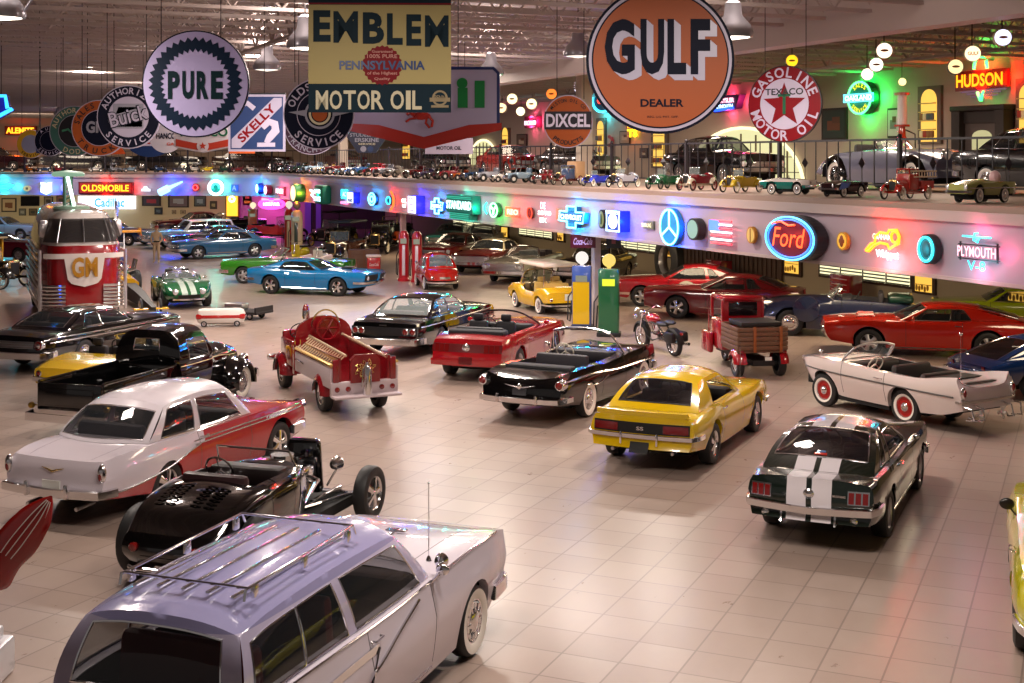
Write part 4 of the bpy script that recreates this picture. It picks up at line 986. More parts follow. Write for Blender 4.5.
w.pose((-.62, .0, .15), 444, 287, 345); w.bumper(-1, .32, .08, .05, wrap=.3, out=.05); w.round_light('tail_light', -1, .46, .5, .04, LENS, out=.04); w.patch('number_plate', -1, -.2, .2, .46, .54, CHROME, .02, mirror=False); w.mirror(1.3, (1, -1)); w.bumper(1, .3, .08, .05)
# ---- yellow beach car with a surfboard
yp = paint('dcae10', .25)
P = spec(3.3, .69, 2.0, .62, .80, .82, .82, R=.27, tw=.15, paint=yp, wheel='cap', ww=.5, ar=.32, step=.08, p=2.6, hole=(.15, 1.55, .86), gx=[], seats=[(.95, 's', 0), (.35, 'b', 0)], trim=matte('4a3a14'), seatm=matte('b99a50'),
    sh=[(-.62, .70), (-.2, .84), (.2, .80), (.5, .56), (1.3, .56), (1.6, .78), (2.1, .82), (2.68, .66)], ct=[(-.62, .74), (-.25, .88), (.15, .84), (1.6, .86), (2.0, .84), (2.68, .62)], bowR=.12, bowF=.2)
P['cab'] = cabf(1.72, 1.5, .3, 0, 1.35, .48, .56, [], open=True)
w = VEH['jolly'] = Car('beach_car', 'doorless yellow beach car with a white canopy on posts', 'car', P)
w.pose('rl', 538, 314, 338); w.bumper(-1, .32, .06, .04); w.plate(-1, .58, y=-.1, w=.3, h=.2, m_=matte('d8d8c8')); w.round_light('tail_light', -1, .5, .5, .035, LENS, out=.04); w.bumper(1, .32, .06, .04)
b = MB(); b.box((.75, 0, 1.56), (2.1, 1.25, .13), 0, .06); b.build('canopy', matte('e4dcd0'), w.root)
for x, y in ((-.1, .5), (-.1, -.5), (1.6, .5), (1.6, -.5)):
    b = MB(); b.cyl((x, y, .8), (x, y, 1.52), .014, n=6); b.build('canopy_post', CHROME, w.root)
# ---- long dark blue open classic
P = spec(4.7, .9, 3.0, .95, 1.0, 1.02, .8, R=.37, tw=.17, paint=paint('1c2440', .2), wheel='full', ar=.44, arr=0, step=.1, p=2.2, hole=(.15, 1.6, .8), gx=[.8, 1.6], seats=[(.8, 'b', .05)], trim=matte('2c2a30'),
    sh=[(-.95, .45), (-.6, .72), (-.1, .92), (.5, .98), (1.7, 1.02), (2.4, .92), (3.0, .98), (3.5, .86), (3.75, .6)], ct=[(-.95, .48), (-.5, .84), (0, .98), (1.7, 1.1), (2.4, 1.1), (3.1, 1.06), (3.75, .9)], side=[(0, .96), (.4, 1), (.8, .93), (1, .86)],
    cab=cabf(1.85, 1.6, .3, 0, 1.42, .52, .6, [], open=True))
w = VEH['classic'] = Car('open_classic_car', 'long dark blue open classic car with covered rear wheels, left of the orange-red coupe', 'car', P)
w.pose('fl', 790, 336, 285); w.round_light('headlight', 1, .55, .82, .11, HEADL, out=.05); w.bumper(1, .5, .1, .06, out=.15); w.bumper(-1, .4, .1, .06)
b = MB(); b.box((0.0, 0, 1.06), (.7, 1.15, .22), 0, .1); b.build('folded_top', paint('0f3a2c', .4), w.root)  # black top with a green reflection put into its colour
b = MB(); b.lathe([(.36, -.09), (.38, 0), (.36, .09), (0, .12)], 24, 'y', o=(2.55, .93, .78)); b.build('spare_wheel_cover', P['paint'], w.root)
def fender(parent, xc, zc, r, y0, y1, a0, a1, m_, name='fender', drop=.0, flare=0.):
    """shell over a wheel; y0 inner edge, y1 outer edge; angles in degrees from +x"""
    b = MB(); G = []; n = 16; sd = 1 if y1 > y0 else -1
    for i in range(n+1):
        t = i/n; a = RD(a0+(a1-a0)*t); row = []; rr = r+flare*(1-sin(a)) if sin(a) > 0 else r+flare*(1-sin(a))
        for k in range(9):
            u = k/8; y = y0+(y1-y0)*u; q = rr-.11*max(0, u-.25)**2/.5625-(.06 if u == 1 else 0); row.append((xc+q*cos(a), y, zc+q*sin(a)))
        row.append((xc+(rr-.16)*cos(a), y1-.015*sd, zc+(rr-.16)*sin(a)))
        G.append(row)
    b.grid(G); return b.build(name, m_, parent, angle=60)
# ---- black hot rod roadster
BK = paint('050506', .08)
P = dict(wb=3.0, ro=.62, fo=-1.35, R=.37, tw=.2, paint=BK, wheel='mag', rimc=CHROME, ar=0, arr=0, step=.06, p=2.3, track=.80,
    hw=[(-.62, .60), (-.4, .67), (0, .70), (.5, .71), (1.2, .67), (1.65, .54)], sh=[(-.62, .70), (-.35, .90), (0, 1.0), (.5, 1.05), (1.65, 1.02)],
    ct=[(-.62, .72), (-.35, .96), (0, 1.09), (.3, 1.12), (1.3, 1.11), (1.65, 1.08)], rk=[(-.62, .34), (0, .34), (1.65, .36)], leanR=[(.3, -.1), (.5, .06), (.8, -.06)], bowR=.1, bowF=.0,
    side=[(0, .92), (.3, .98), (.6, 1), (.85, .97), (1, .9)], hole=(.32, 1.28, .84), gx=[.5, 1.1], door=(.506, 1.094), trim=matte('160d0e', .4), seatm=matte('2a1518', .4), seats=[(.62, 'b', -.06)], steerm=CHROME,
    gt=[], Rr=.42)
w = VEH['rod'] = Car('hot_rod_roadster', 'glossy black fenderless hot rod roadster with louvred tail behind the wagon', 'car', P)
w.pose((3.0, -.9, 0), 376, 520, 19)
for sd in (1, -1):
    b = MB()
    for row in range(7):
        for k in range(2):
            x = -.32+.062*row*1.0; y = sd*(.10+.17*k); p0 = w.top_pt(x, y, .006); p1 = w.top_pt(x, y+.13*sd, .006); b.sweep([p0, p0.lerp(p1, .5)+Vector((-.012, 0, .012)), p1], .011, 5)
    b.build('tail_louvres', BK, w.root)
for sd in (1, -1):
    b = MB(); c = w.cap_pt(-1, .4*sd, .56, 0); b.lathe([(.05, .03), (.055, -.03), (.04, -.045), (0, -.05)], 14, 'x', o=tuple(c)); b.build('tail_light', LENS, w.root)
b = MB(); b.sweep([(-.8, -.42, .36), (-.86, -.3, .36), (-.86, .3, .36), (-.8, .42, .36)], .022, 8); b.build('nerf_bar', CHROME, w.root)
b = MB(); b.sweep([(1.34, .56, 1.08), (1.22, .52, 1.3), (1.22, -.52, 1.3), (1.34, -.56, 1.08)], .014, 8); b.build('windshield_frame', CHROME, w.root)
b = MB(); b.add([(1.33, .53, 1.09), (1.22, .51, 1.29), (1.22, -.51, 1.29), (1.33, -.53, 1.09)], [(0, 1, 2, 3)]); b.build('windshield', CLEAR, w.root)
b = MB(); b.box((1.22, .0, 1.0), (.03, .5, .12), 0, .01)
for k in range(5): b.lathe([(.045, 0), (.045, -.02), (0, -.022)], 12, 'x', o=(1.2, -.18+.09*k, 1.0), mi=1)
b.build('dashboard', [CHROME, matte('d8d4c8')], w.root)
b = MB(); b.box((2.0, 0, .66), (.6, .5, .38), 0, .05)
for sd in (1, -1): b.box((2.0, .26*sd, .82), (.55, .16, .16), 1, .05)
b.cyl((2.0, 0, .86), (2.0, 0, 1.02), .13, n=14, mi=1); b.cyl((2.0, 0, 1.02), (2.0, 0, 1.06), .16, n=14, mi=1)
for k in range(4): b.sweep([(1.82+.13*k, -.3, .74), (1.82+.13*k, -.42, .7), (1.7, -.46, .5)], .028, 7, 1)
for k in range(4): b.sweep([(1.82+.13*k, .3, .74), (1.82+.13*k, .42, .7), (1.7, .46, .5)], .028, 7, 1)
b.build('engine', [STEEL, CHROME], w.root)
b = MB()
for sd in (1, -1): b.box((1.5, .33*sd, .38), (3.1, .06, .1), 0, .02)
b.build('frame', BK, w.root)
b = MB(); G = [[(2.42+.05*sin(pi*u/10), (.30-.04*t/6+.0)*cos(pi*u/10), .36+.62*(t/6)*(1.0 if True else 1)+(.0 if t < 6 else .03*sin(pi*u/10))) for u in range(11)] for t in range(7)]
b.box((2.62, 0, .78), (.2, .56, .74), 0, .08, .86); b.build('radiator_shell', BK, w.root)
b = MB(); b.box((2.725, 0, .76), (.02, .4, .56), 0, .008); b.build('radiator_grille', STEEL, w.root)
b = MB(); b.cyl((3.0, -.74, .35), (3.0, .74, .35), .03, n=8)
for sd in (1, -1): b.sweep([(1.9, .36*sd, .4), (3.0, .55*sd, .35)], .02, 6)
b.sweep([(3.12, -.5, .3), (3.12, .5, .3)], .014, 6); b.build('front_axle', CHROME, w.root)
for sd in (1, -1):
    b = MB(); b.lathe([(0, -.12), (.06, -.09), (.095, 0), (.1, .03), (.09, .04), (0, .06)], 16, 'x', o=(2.75, .42*sd, .80)); b.cyl((2.75, .42*sd, .72), (2.7, .3*sd, .5), .015); b.build('headlight', CHROME, w.root)

# ---- black pickup
P = dict(wb=2.85, ro=-.62, fo=.6, R=.36, tw=.17, paint=BK, wheel='cap', ww=.62, ar=0, arr=0, step=.08, p=2.4, track=.73,
    hw=[(.62, .76), (.8, .79), (1.7, .77), (2.0, .66), (2.9, .46), (3.45, .30)], sh=[(.62, 1.05), (1.7, 1.06), (2.1, 1.03), (2.9, .98), (3.45, .84)], ct=[(.62, 1.08), (1.8, 1.1), (2.2, 1.17), (2.9, 1.14), (3.45, .98)],
    rk=[(.62, .42), (3.45, .45)], side=[(0, .88), (.4, .97), (.7, 1), (1, .93)], leanR=[(0, 0)], leanF=[(.4, 0), (.7, .1), (1, 0)], bowF=.14, bowR=.04, hole=(.75, 1.7, .84), gx=[.95, 1.72], door=(.956, 1.714), gt=[1.95], seats=[(1.2, 'b', .1)],
    cab=cabf(1.86, 1.6, .72, .62, 1.72, .6, .72, [(.28, .25, .86, .92)], rbow=.05, rbowt=.05, crown=.12, bow=.14, bowt=.08, ru=.42, rt=(.34, .7), st=(.06, .78), edge=3.6, ft=(.1, .8)))
w = VEH['pickup'] = Car('pickup_truck', 'black rounded pickup truck with an empty bed and whitewall tyres', 'truck', P)
w.pose((2.85, -.81, 0), 243, 399, 18)
b = MB()
for sd in (1, -1):
    b.box((-.56, .66*sd, .80), (2.32, .05, .46), 0, .015); b.cyl((-1.72, .66*sd, 1.04), (.6, .66*sd, 1.04), .03, n=8)
b.box((.58, 0, .80), (.05, 1.3, .46), 0, .015); b.box((-.56, 0, .6), (2.32, 1.3, .05), 0, .01)
b.build('cargo_bed', BK, w.root)
b = MB(); b.box((-1.74, 0, .79), (.06, 1.34, .48), 0, .02); b.box((-1.78, 0, .79), (.02, 1.0, .3), 0, .008); b.build('tailgate', BK, w.root)
for sd in (1, -1):
    fender(w.root, 0, .36, .50, .66*sd, .93*sd, -5, 190, BK); fender(w.root, 2.85, .38, .50, .40*sd, .93*sd, -12, 200, BK, flare=.03)
    b = MB(); b.box((1.35, .84*sd, .32), (2.0, .2, .05), 0, .02); b.build('running_board', BK, w.root)
    b = MB(); b.lathe([(0, -.16), (.08, -.1), (.1, 0), (.1, .03), (0, .05)], 14, 'x', o=(3.2, .62*sd, .80)); b.build('headlight', CHROME, w.root)
    b = MB(); b.lathe([(0, -.04), (.05, -.03), (.06, .02)], 12, 'x', o=(-1.78, .78*sd, .62)); b.cyl((-1.74, .68*sd, .62), (-1.74, .78*sd, .62), .012); b.build('tail_light', mat('amber_brass', (.4, .25, .05), .3, 1), w.root)
b = MB(); b.sweep([(-1.6, -.9, .44), (-1.88, -.82, .44), (-1.94, 0, .44), (-1.88, .82, .44), (-1.6, .9, .44)], 1, sec=[(-.02, -.07), (.02, -.07), (.035, 0), (.02, .07), (-.02, .07)]); b.build('rear_bumper', CHROME, w.root)
b = MB(); b.sweep([(3.4, -.85, .46), (3.62, -.7, .46), (3.68, 0, .46), (3.62, .7, .46), (3.4, .85, .46)], 1, sec=[(-.02, -.07), (.02, -.07), (.035, 0), (.02, .07), (-.02, .07)]); b.build('front_bumper', CHROME, w.root)
w.trimline([(.65, 1.0), (1.8, 1.0), (3.3, .86)], .008, mat('gold_pin', (.6, .45, .2), .4, .6)); w.handle(1.0, .92); w.mirror(1.7, (1, -1))

# ---- vintage car / truck builder (also pedal cars)
def vintage(name, label, cat, c1, c2=None, body='tourer', rim='d8d0b8', sc=1., group=None, ww=.0, rough=.25, roof=None, wire=True, det=True, bedc='5a3a22', wheelc=None, spare=False, hoodl=1.0):
    p1 = paint(c1, rough); p2 = paint(c2 or c1, rough); r = thing(name, label, cat, group=group, sc=sc); wb, R, tr = 2.75, .38, .66
    rc = matte(rim, .4)
    for x in (0, wb):
        for sd in (1, -1): wheel(r, x, tr*sd, R, .12, 'wire' if wire and det else 'cap', ww, sd, rimc=rc, rr=R*.74)
    for sd in (1, -1):
        for xc in (0, wb): fender(r, xc, .38, .47, .42*sd, .76*sd, 10, 172, p2)
        b = MB(); b.box((wb/2, .62*sd, .34), (1.9, .24, .04), 0, .015); b.build('running_board', p2, r)
    b = MB()
    for sd in (1, -1): b.box((wb/2, .34*sd, .42), (3.5, .07, .1), 0)
    for x in (0, wb): b.cyl((x, -.62, .38), (x, .62, .38), .035, n=6)
    b.build('chassis', p2, r)
    b = MB(); G = []
    for x, hw_, zt in ((1.75, .44, 1.08), (2.1, .38, 1.05), (2.72, .28, 1.0)):
        G.append([(x, hw_, .48), (x, hw_, zt-.18), (x, hw_*.8, zt-.05), (x, hw_*.4, zt), (x, -hw_*.4, zt), (x, -hw_*.8, zt-.05), (x, -hw_, zt-.18), (x, -hw_, .48)])
    b.grid(G); b.build('hood', p1, r, angle=30)
    b = MB(); b.box((2.76, 0, .76), (.1, .6, .62), 0, .06, .9); b.box((2.82, 0, .74), (.02, .44, .46), 1); b.ball((2.76, 0, 1.1), .035, 6); b.build('radiator', [BRASS if rim == 'd8d0b8' else CHROME, BLACK], r)
    for sd in (1, -1):
        b = MB(); b.lathe([(0, -.12), (.07, -.08), (.1, 0), (.105, .03), (.09, .04), (0, .05)], 12, 'x', o=(2.78, .42*sd, .86)); b.build('headlight', CHROME, r)
    b = MB()
    if body in ('tourer', 'roadster', 'racer'):
        x0 = -.5 if body == 'tourer' else .1
        out = [(x0, .5, .5), (x0-.08, .5, .95), (x0+.2, .52, 1.0), (.95, .52, .96), (1.3, .5, .92), (1.75, .46, 1.06)]
        for sd in (1, -1):
            b.grid([[(x, y*sd, z), (x, (y-.0)*sd, .48)] for x, y, z in out[1:]])
            b.grid([[(x, (y-.05)*sd, z), (x, (y-.05)*sd, .48)] for x, y, z in out[1:]]); b.grid([[(x, y*sd, z), (x, (y-.05)*sd, z)] for x, y, z in out[1:]])
        b.box((x0-.06, 0, .73), (.06, 1.02, .5), 0, .03); b.box((.6, 0, .5), (2.3, .98, .05)); b.box((1.72, 0, .8), (.05, .9, .5))
        b.build('body_tub', p1, r, angle=30)
        sm_ = matte('2a1a12', .5); seat(r, 1.0, 0, .5, .92, sm_, .42, bench=True)
        if body == 'tourer': seat(r, -.05, 0, .5, .92, sm_, .42, bench=True)
        if body == 'racer':
            b = MB(); b.lathe([(.42, .1), (.4, -.3), (.25, -.8), (.05, -1.05), (0, -1.07)], 16, 'x', o=(0, 0, .75)); b.build('tail_cone', p1, r)
    elif body == 'truck':
        b.box((1.2, 0, .95), (1.05, 1.05, .9), 0, .1); b.box((1.2, 0, 1.62), (1.0, 1.0, .1), 0, .05)
        for x in (.76, 1.66):
            for sd in (1, -1): b.box((x, .46*sd, 1.45), (.07, .06, .4))
        b.build('cab', p1, r, angle=30); b = MB(); b.box((-.05, 0, .62), (1.35, 1.25, .06)); 
        for sd in (1, -1): b.box((-.05, .61*sd, .8), (1.35, .04, .36))
        b.box((-.71, 0, .8), (.04, 1.25, .36)); b.build('cargo_bed', matte(bedc), r)
    elif body == 'woody':
        b.box((.45, 0, 1.0), (2.4, 1.3, .7), 0, .05); b.build('body_panel', paint(bedc, .3), r); b = MB(); b.box((.5, 0, 1.88), (2.7, 1.35, .08), 0, .04); b.build('roof', matte(roof or '8a7a5c'), r)
        for x in (-.7, .1, .9, 1.6):
            for sd in (1, -1): b = MB(); b.box((x, .6*sd, 1.6), (.09, .07, .55)); b.build('roof_post', paint(bedc, .3), r)
        seat(r, 1.1, 0, .9, 1.1, BLACK, .5, bench=True)
    if body != 'woody': steering(r, 1.45, .2, 1.12, .19, .7)
    if det or body != 'racer':
        b = MB(); b.sweep([(1.72, .48, 1.05), (1.66, .48, 1.5), (1.66, -.48, 1.5), (1.72, -.48, 1.05)], .018, 6); b.build('windshield_frame', BRASS if rim == 'd8d0b8' else CHROME, r)
        if det: b = MB(); b.add([(1.72, .47, 1.06), (1.66, .47, 1.49), (1.66, -.47, 1.49), (1.72, -.47, 1.06)], [(0, 1, 2, 3)]); b.build('windshield', CLEAR, r)
    if roof and body != 'woody':
        b = MB(); b.box((.6, 0, 1.92), (2.3, 1.15, .09), 0, .04); b.build('roof', matte(roof), r)
        for x in (-.4, 1.62):
            for sd in (1, -1): b = MB(); b.cyl((x, .5*sd, .95), (x, .52*sd, 1.9), .02, n=6); b.build('roof_post', BLACK, r)
    if spare: b = MB(); b.lathe([(.24, -.05), (.3, -.06), (.38, 0), (.3, .06), (.24, .05)], 20, 'x', o=(-.72, 0, .85), cap=False); b.build('spare_wheel', RUBBER, r)
    return r
def pose(r, loc, psi, z=None):
    """rests the wheelbase centre (for x = 1.37 * scale) at loc"""
    rz = pi/2-RD(psi); k = 1.37*r.scale[0]; r.location = (loc[0]-k*cos(rz), loc[1]-k*sin(rz), loc[2] if z is None else z); r.rotation_euler = (0, 0, rz); return r
r = vintage('wood_bodied_truck', 'black truck with yellow wooden body at the left edge beside the large bus', 'truck', '0d0b0b', body='woody', bedc='b9851a', ww=.6); g_ = gp(3, 288); pose(r, (g_.x-.9, g_.y+.6, 0), 112)
r = vintage('antique_touring_car', 'brown roofed antique touring car under the balcony beside the wooden crate', 'car', '5c2c14', '1a100c', roof='1c2a30', ww=.5); g_ = gp(342, 262); pose(r, (g_.x, g_.y, 0), 195)
r = vintage('antique_touring_car', 'black antique car with yellow wheels near the pink wall', 'car', '14100c', '14100c', rim='c8a030', roof='16120f'); g_ = gp(333, 246); pose(r, (g_.x, g_.y, 0), 200)
r = vintage('antique_fire_car', 'red antique open car in front of the pink wall', 'car', 'c0221a', '1a1010', rim='c8a030'); g_ = gp(278, 242); pose(r, (g_.x, g_.y, 0), 120)
r = vintage('antique_truck', 'black antique truck with flame-like orange panel under the balcony', 'truck', '0c0c0e', body='truck', bedc='c04a10'); g_ = gp(382, 252); pose(r, (g_.x, g_.y, 0), 190)
r = vintage('antique_touring_car', 'dark antique car deep under the balcony behind the crate', 'car', '1c2a2c', '0e1214', roof='0e1214'); g_ = gp(392, 241); pose(r, (g_.x, g_.y, 0), 200)

# ---- small fire engine
FR = paint('7c0e17', .2); SIL = matte('b9a9ad', .35); GOLD = mat('gold_leaf', (.75, .5, .15), .35, .8)
r = thing('fire_engine', 'small red fire engine with ladders, hose reel and chrome extinguisher, its tail to the camera', 'fire engine')
rz = pi/2-RD(-25); o_ = gp(319.6, 411.5)-Matrix.Rotation(rz, 3, 'Z') @ Vector((0, .66, 0)); r.location = o_; r.rotation_euler = (0, 0, rz)
for x in (0, 2.95):
    for sd in (1, -1): wheel(r, x, .56*sd, .36, .2, 'cap', 0, sd, rimc=STEEL)
b = MB(); b.box((1.5, 0, .45), (4.6, .7, .14)); b.build('chassis', BLACK, r)
for sd in (1, -1):
    b = MB(); b.box((.45, .66*sd, .76), (2.5, .06, .40), 0, .02); b.box((.45, .66*sd, 1.02), (2.5, .08, .04), 1, .01); o = b.build('side_panel', [SIL, GOLD], r)
    b = MB(); b.sweep([(1.0, .70*sd, .8), (1.05, .73*sd, .83), (1.5, .73*sd, .83), (1.55, .70*sd, .8)], .02, 6); b.build('grab_rail', CHROME, o)
    fender(r, 0, .36, .44, .50*sd, .74*sd, 0, 180, FR)
    fender(r, 2.95, .36, .46, .42*sd, .76*sd, -5, 185, FR)
    b = MB()
    for zz, yy in (.98, .64), (1.2, .36):
        b.sweep([(-.75, yy*sd, zz-.02), (1.75, yy*sd, zz+.06)], .025, 6)
    for k in range(17): x = -.7+k*.15; b.cyl((x, .64*sd, .98+.03*x), (x, .36*sd, 1.2+.03*x), .015, n=5)
    b.T = None; b.build('ladder', mat('ladder_brass', (.55, .40, .25), .4, .3), r)
b = MB()
for sd in (1, -1): b.box((.45, .5*sd, .85), (2.5, .05, .6), 0)
b.box((.45, 0, .62), (2.5, 1.1, .05)); b.box((1.68, 0, .9), (.06, 1.15, .6)); b.build('hose_bed', FR, r)
b = MB(); b.box((-.78, 0, .55), (.1, 1.36, .28), 0, .02); b.box((-.92, 0, .42), (.3, 1.36, .05), 0, .015); o = b.build('rear_step', SIL, r)
for y in (-.56, -.34, .34, .56): b = MB(); b.lathe([(.055, .02), (.05, -.02), (0, -.035)], 12, 'x', o=(-.83, y, .55)); b.build('tail_light', LENS, o)
b = MB(); b.prism([(-.3, .66), (.3, .66), (.3, 1.1), (.2, 1.2), (-.2, 1.2), (-.3, 1.1)], 0, .1); o = b.build('tail_cabinet', FR, r, smooth=False, rot=(0, 0, -pi/2), loc=(-.86, 0, 0))
b = MB()
for k in range(26):
    a = k*2.4; q = .04+.006*k; cx_, cz_ = q*1.1*cos(a), .93+q*sin(a)*.9; b.sweep([(cx_, -.012, cz_), (cx_+.05*cos(a+1), -.016, cz_+.05*sin(a+1)), (cx_+.05*cos(a+2.2), -.012, cz_+.05*sin(a+2.2))], .007, 4)
b.build('gold_scrollwork', GOLD, o)
for y in (.58, -.58): b = MB(); b.box((-.78, y, .9), (.1, .12, .45), 0, .02); b.build('corner_post', FR, r)
b = MB(); b.lathe([(0, .42), (.08, .42), (.085, .46), (.085, .92), (.06, 1.0), (.025, 1.02), (.025, 1.07), (0, 1.07)], 16, 'z', o=(-.98, 0, 0)); b.sweep([(-.98, .02, 1.05), (-1.02, .1, .95), (-1.02, .12, .6)], .014, 6); b.build('fire_extinguisher', CHROME, r)
b = MB(); b.box((1.95, 0, .75), (.12, 1.3, .6)); b.prism([(-.62, 1.0), (.62, 1.0)]+[(.62*cos(pi*q/14), 1.15+.5*sin(pi*q/14)**.7) for q in range(15)], 0, .1); b.v = [(1.9+(y if n_ > 7 else x-1.9), (x if n_ > 7 else y), z) for n_, (x, y, z) in enumerate(b.v)]; b.build('cab_back', FR, r)
b = MB(); b.box((2.5, .62, .85), (.9, .08, .55), 0, .04); b.box((2.5, -.62, .85), (.9, .08, .55), 0, .04); b.box((2.45, 0, .6), (1.0, 1.2, .1)); b.box((3.0, 0, 1.0), (.15, 1.2, .5), 0, .05); b.build('cab', FR, r)
seat(r, 2.35, 0, .65, 1.1, matte('3a1a14'), .45, bench=True); steering(r, 2.75, .3, 1.25, .2, .6)
b = MB(); b.box((3.45, 0, .85), (.95, .8, .5), 0, .12); b.build('hood', FR, r); b = MB(); b.box((3.95, 0, .8), (.06, .7, .5), 0, .03); b.box((4.15, 0, .5), (.08, 1.3, .14), 0, .03); b.build('radiator_and_bumper', CHROME, r)
b = MB(); b.sweep([(1.6, .24*cos(2*pi*k/24), 1.42+.24*sin(2*pi*k/24)) for k in range(24)], .03, 6, closed=True)
for k in range(6): b.cyl((1.6, 0, 1.42), (1.6, .22*cos(k*pi/3), 1.42+.22*sin(k*pi/3)), .018, n=5)
b.lathe([(.17, -.05), (.17, .05)], 16, 'x', o=(1.68, 0, 1.42)); b.build('hose_reel', [FR], r)
b = MB(); b.sweep([(1.78, .3*cos(pi*k/12), 1.45+.34*sin(pi*k/12)) for k in range(13)], .018, 6); b.build('reel_hoop', CHROME, r)
b = MB(); b.lathe([(.07, 1.6), (.08, 1.64), (.075, 1.78), (.05, 1.88), (0, 1.92)], 14, 'z', o=(1.95, .38, 0), mi=[1, 1, 0, 0]); b.build('beacon', [LENS, CHROME], r)

# ---- red three-wheeled delivery truck with slatted wooden bed
r = thing('delivery_three_wheeler', 'red three-wheeled delivery truck with a slatted wooden cargo box', 'truck'); TR = paint('94101c', .22)
rz = pi/2-RD(-9); o_ = gp(737.5, 376.5)-Matrix.Rotation(rz, 3, 'Z') @ Vector((0, .5, 0)); r.location = o_; r.rotation_euler = (0, 0, rz)
for sd in (1, -1): wheel(r, 0, .5*sd, .29, .18, 'cap', 0, sd); fender(r, 0, .29, .38, .40*sd, .66*sd, 10, 175, TR)
wheel(r, 2.3, 0, .27, .14, 'cap', 0, 1)
b = MB(); b.box((1.0, 0, .34), (2.7, .5, .12)); b.cyl((0, -.45, .29), (0, .45, .29), .04, n=6); b.build('chassis', BLACK, r)
WOOD, nt, bs, nd, lk = node_mat('slat_wood', .55); wv = nd.new('ShaderNodeTexNoise'); wv.inputs['Scale'].default_value = 9; cr_ = nd.new('ShaderNodeValToRGB'); cr_.color_ramp.elements[0].color = (.07, .03, .015, 1); cr_.color_ramp.elements[1].color = (.19, .09, .045, 1)
mp = nd.new('ShaderNodeMapping'); mp.inputs['Scale'].default_value = (1, 1, 9); tc = nd.new('ShaderNodeTexCoord'); lk.new(tc.outputs['Object'], mp.inputs[0]); lk.new(mp.outputs[0], wv.inputs[0]); lk.new(wv.outputs[0], cr_.inputs[0]); lk.new(cr_.outputs[0], bs.inputs['Base Color'])
b = MB(); b.box((.3, 0, .6), (1.15, 1.16, .06))
for k in range(5):
    z = .68+.105*k
    for sd in (1, -1): b.box((.3, .58*sd, z), (1.2, .04, .092), 0, .01)
    for x in (-.3, .9): b.box((x, 0, z), (.04, 1.16, .092), 0, .01)
b.build('cargo_box', WOOD, r)
for y in (-.42, .2): b = MB(); b.box((-.335, y-.0, .88), (.035, .07, .58), 0, .008); b.build('box_batten', matte('8a4a1e', .5), r)
b = MB(); b.box((.25, .0, 1.20), (.9, .95, .10), 0, .01); b.build('box_lid', matte('14100f', .6), r)
b = MB(); b.box((1.55, 0, .78), (.9, 1.06, .72), 0, .08); b.box((1.5, 0, 1.66), (.95, 1.04, .14), 0, .07); b.box((1.12, 0, 1.4), (.07, 1.04, .5), 1)
for x in (1.1, 1.92):
    for sd in (1, -1): b.box((x, .49*sd, 1.4), (.09, .07, .5), 0, .02)
b.build('cab', [TR, TR], r)
b = MB(); b.box((1.07, 0, 1.42), (.03, .7, .32), 0, .01); b.build('rear_window', DARKG, r)
b = MB(); b.box((1.95, 0, 1.4), (.02, 1.0, .42)); b.build('windshield', CLEAR, r)
b = MB(); G = [[(1.95+.75*sin(t*pi/2/6), (.55-.32*(t/6)**2)*cos(pi*u/10), .42+(.70-.25*(t/6)**2)*max(0, sin(pi*u/10))) for u in range(11)] for t in range(7)]; b.grid(G); b.build('nose', TR, r)
for sd in (1, -1): b = MB(); b.box((1.95, .6*sd, .55), (.65, .14, .5), 0, .06); b.build('front_fender', TR, r); b = MB(); b.box((-.34, .5*sd, .60), (.03, .1, .05), 0, .01); b.build('tail_light', LENS, r)
b = MB(); b.box((-.33, -.12, .42), (.02, .16, .12)); b.build('license_plate', PLATE, r)
b = MB(); b.sweep([(1.9, .58, .6), (1.95, .56, 1.6)], .014, 6); b.build('door_rail', CHROME, r)

# ---- motorcycle
r = thing('motorcycle', 'black and chrome motorcycle with a red tank on its stand', 'motorcycle'); rz = pi/2-RD(-24); o_ = gp(675, 356); r.location = o_; r.rotation_euler = (RD(-4), 0, rz)
for x in (0, 1.6): wheel(r, x, 0, .33, .13, 'wire', 0, 1, rimc=CHROME, rr=.25)
b = MB(); fr_ = [(0, 0, .33), (.45, 0, .42), (.9, 0, .30), (1.2, 0, .40), (1.35, 0, .82), (.6, 0, .75), (0, 0, .33)]
for sd in (.12, -.12): b.sweep([(x, sd if 0 < i < 6 else sd, z) for i, (x, y, z) in enumerate(fr_)], .02, 6)
b.build('frame', BLACK, r)
b = MB()
for sd in (.1, -.1): b.sweep([(1.6, sd, .33), (1.38, sd, .85), (1.33, sd, .98)], .025, 6)
b.sweep([(1.2, .42, 1.05), (1.3, .3, 1.12), (1.34, 0, 1.0), (1.3, -.3, 1.12), (1.2, -.42, 1.05)], .016, 6); b.build('fork_and_handlebar', CHROME, r)
b = MB(); b.ball((1.5, 0, .93), (.11, .1, .1), 8); b.ball((1.55, .2, .86), .06, 6); b.ball((1.55, -.2, .86), .06, 6); b.build('headlight', CHROME, r)
b = MB(); b.ball((1.0, 0, .84), (.3, .16, .14), 10); b.build('fuel_tank', paint('a01018', .15), r)
b = MB(); b.ball((.5, 0, .76), (.26, .16, .07), 8); b.ball((.12, 0, .84), (.2, .12, .06), 8); b.build('seat', BLACK, r)
b = MB(); b.box((.8, 0, .42), (.38, .26, .26), 0, .06)
for a in (.35, -.35): b.cyl((.8, 0, .5), (.8+.3*sin(a), 0, .5+.26), .09, n=10)
b.build('engine', CHROME, r)
for y in (-.16, -.2): 
    pass
b = MB(); b.sweep([(.95, -.16, .5), (.9, -.2, .26), (.2, -.22, .26), (-.35, -.22, .32)], .04, 8); b.build('exhaust_pipe', CHROME, r)
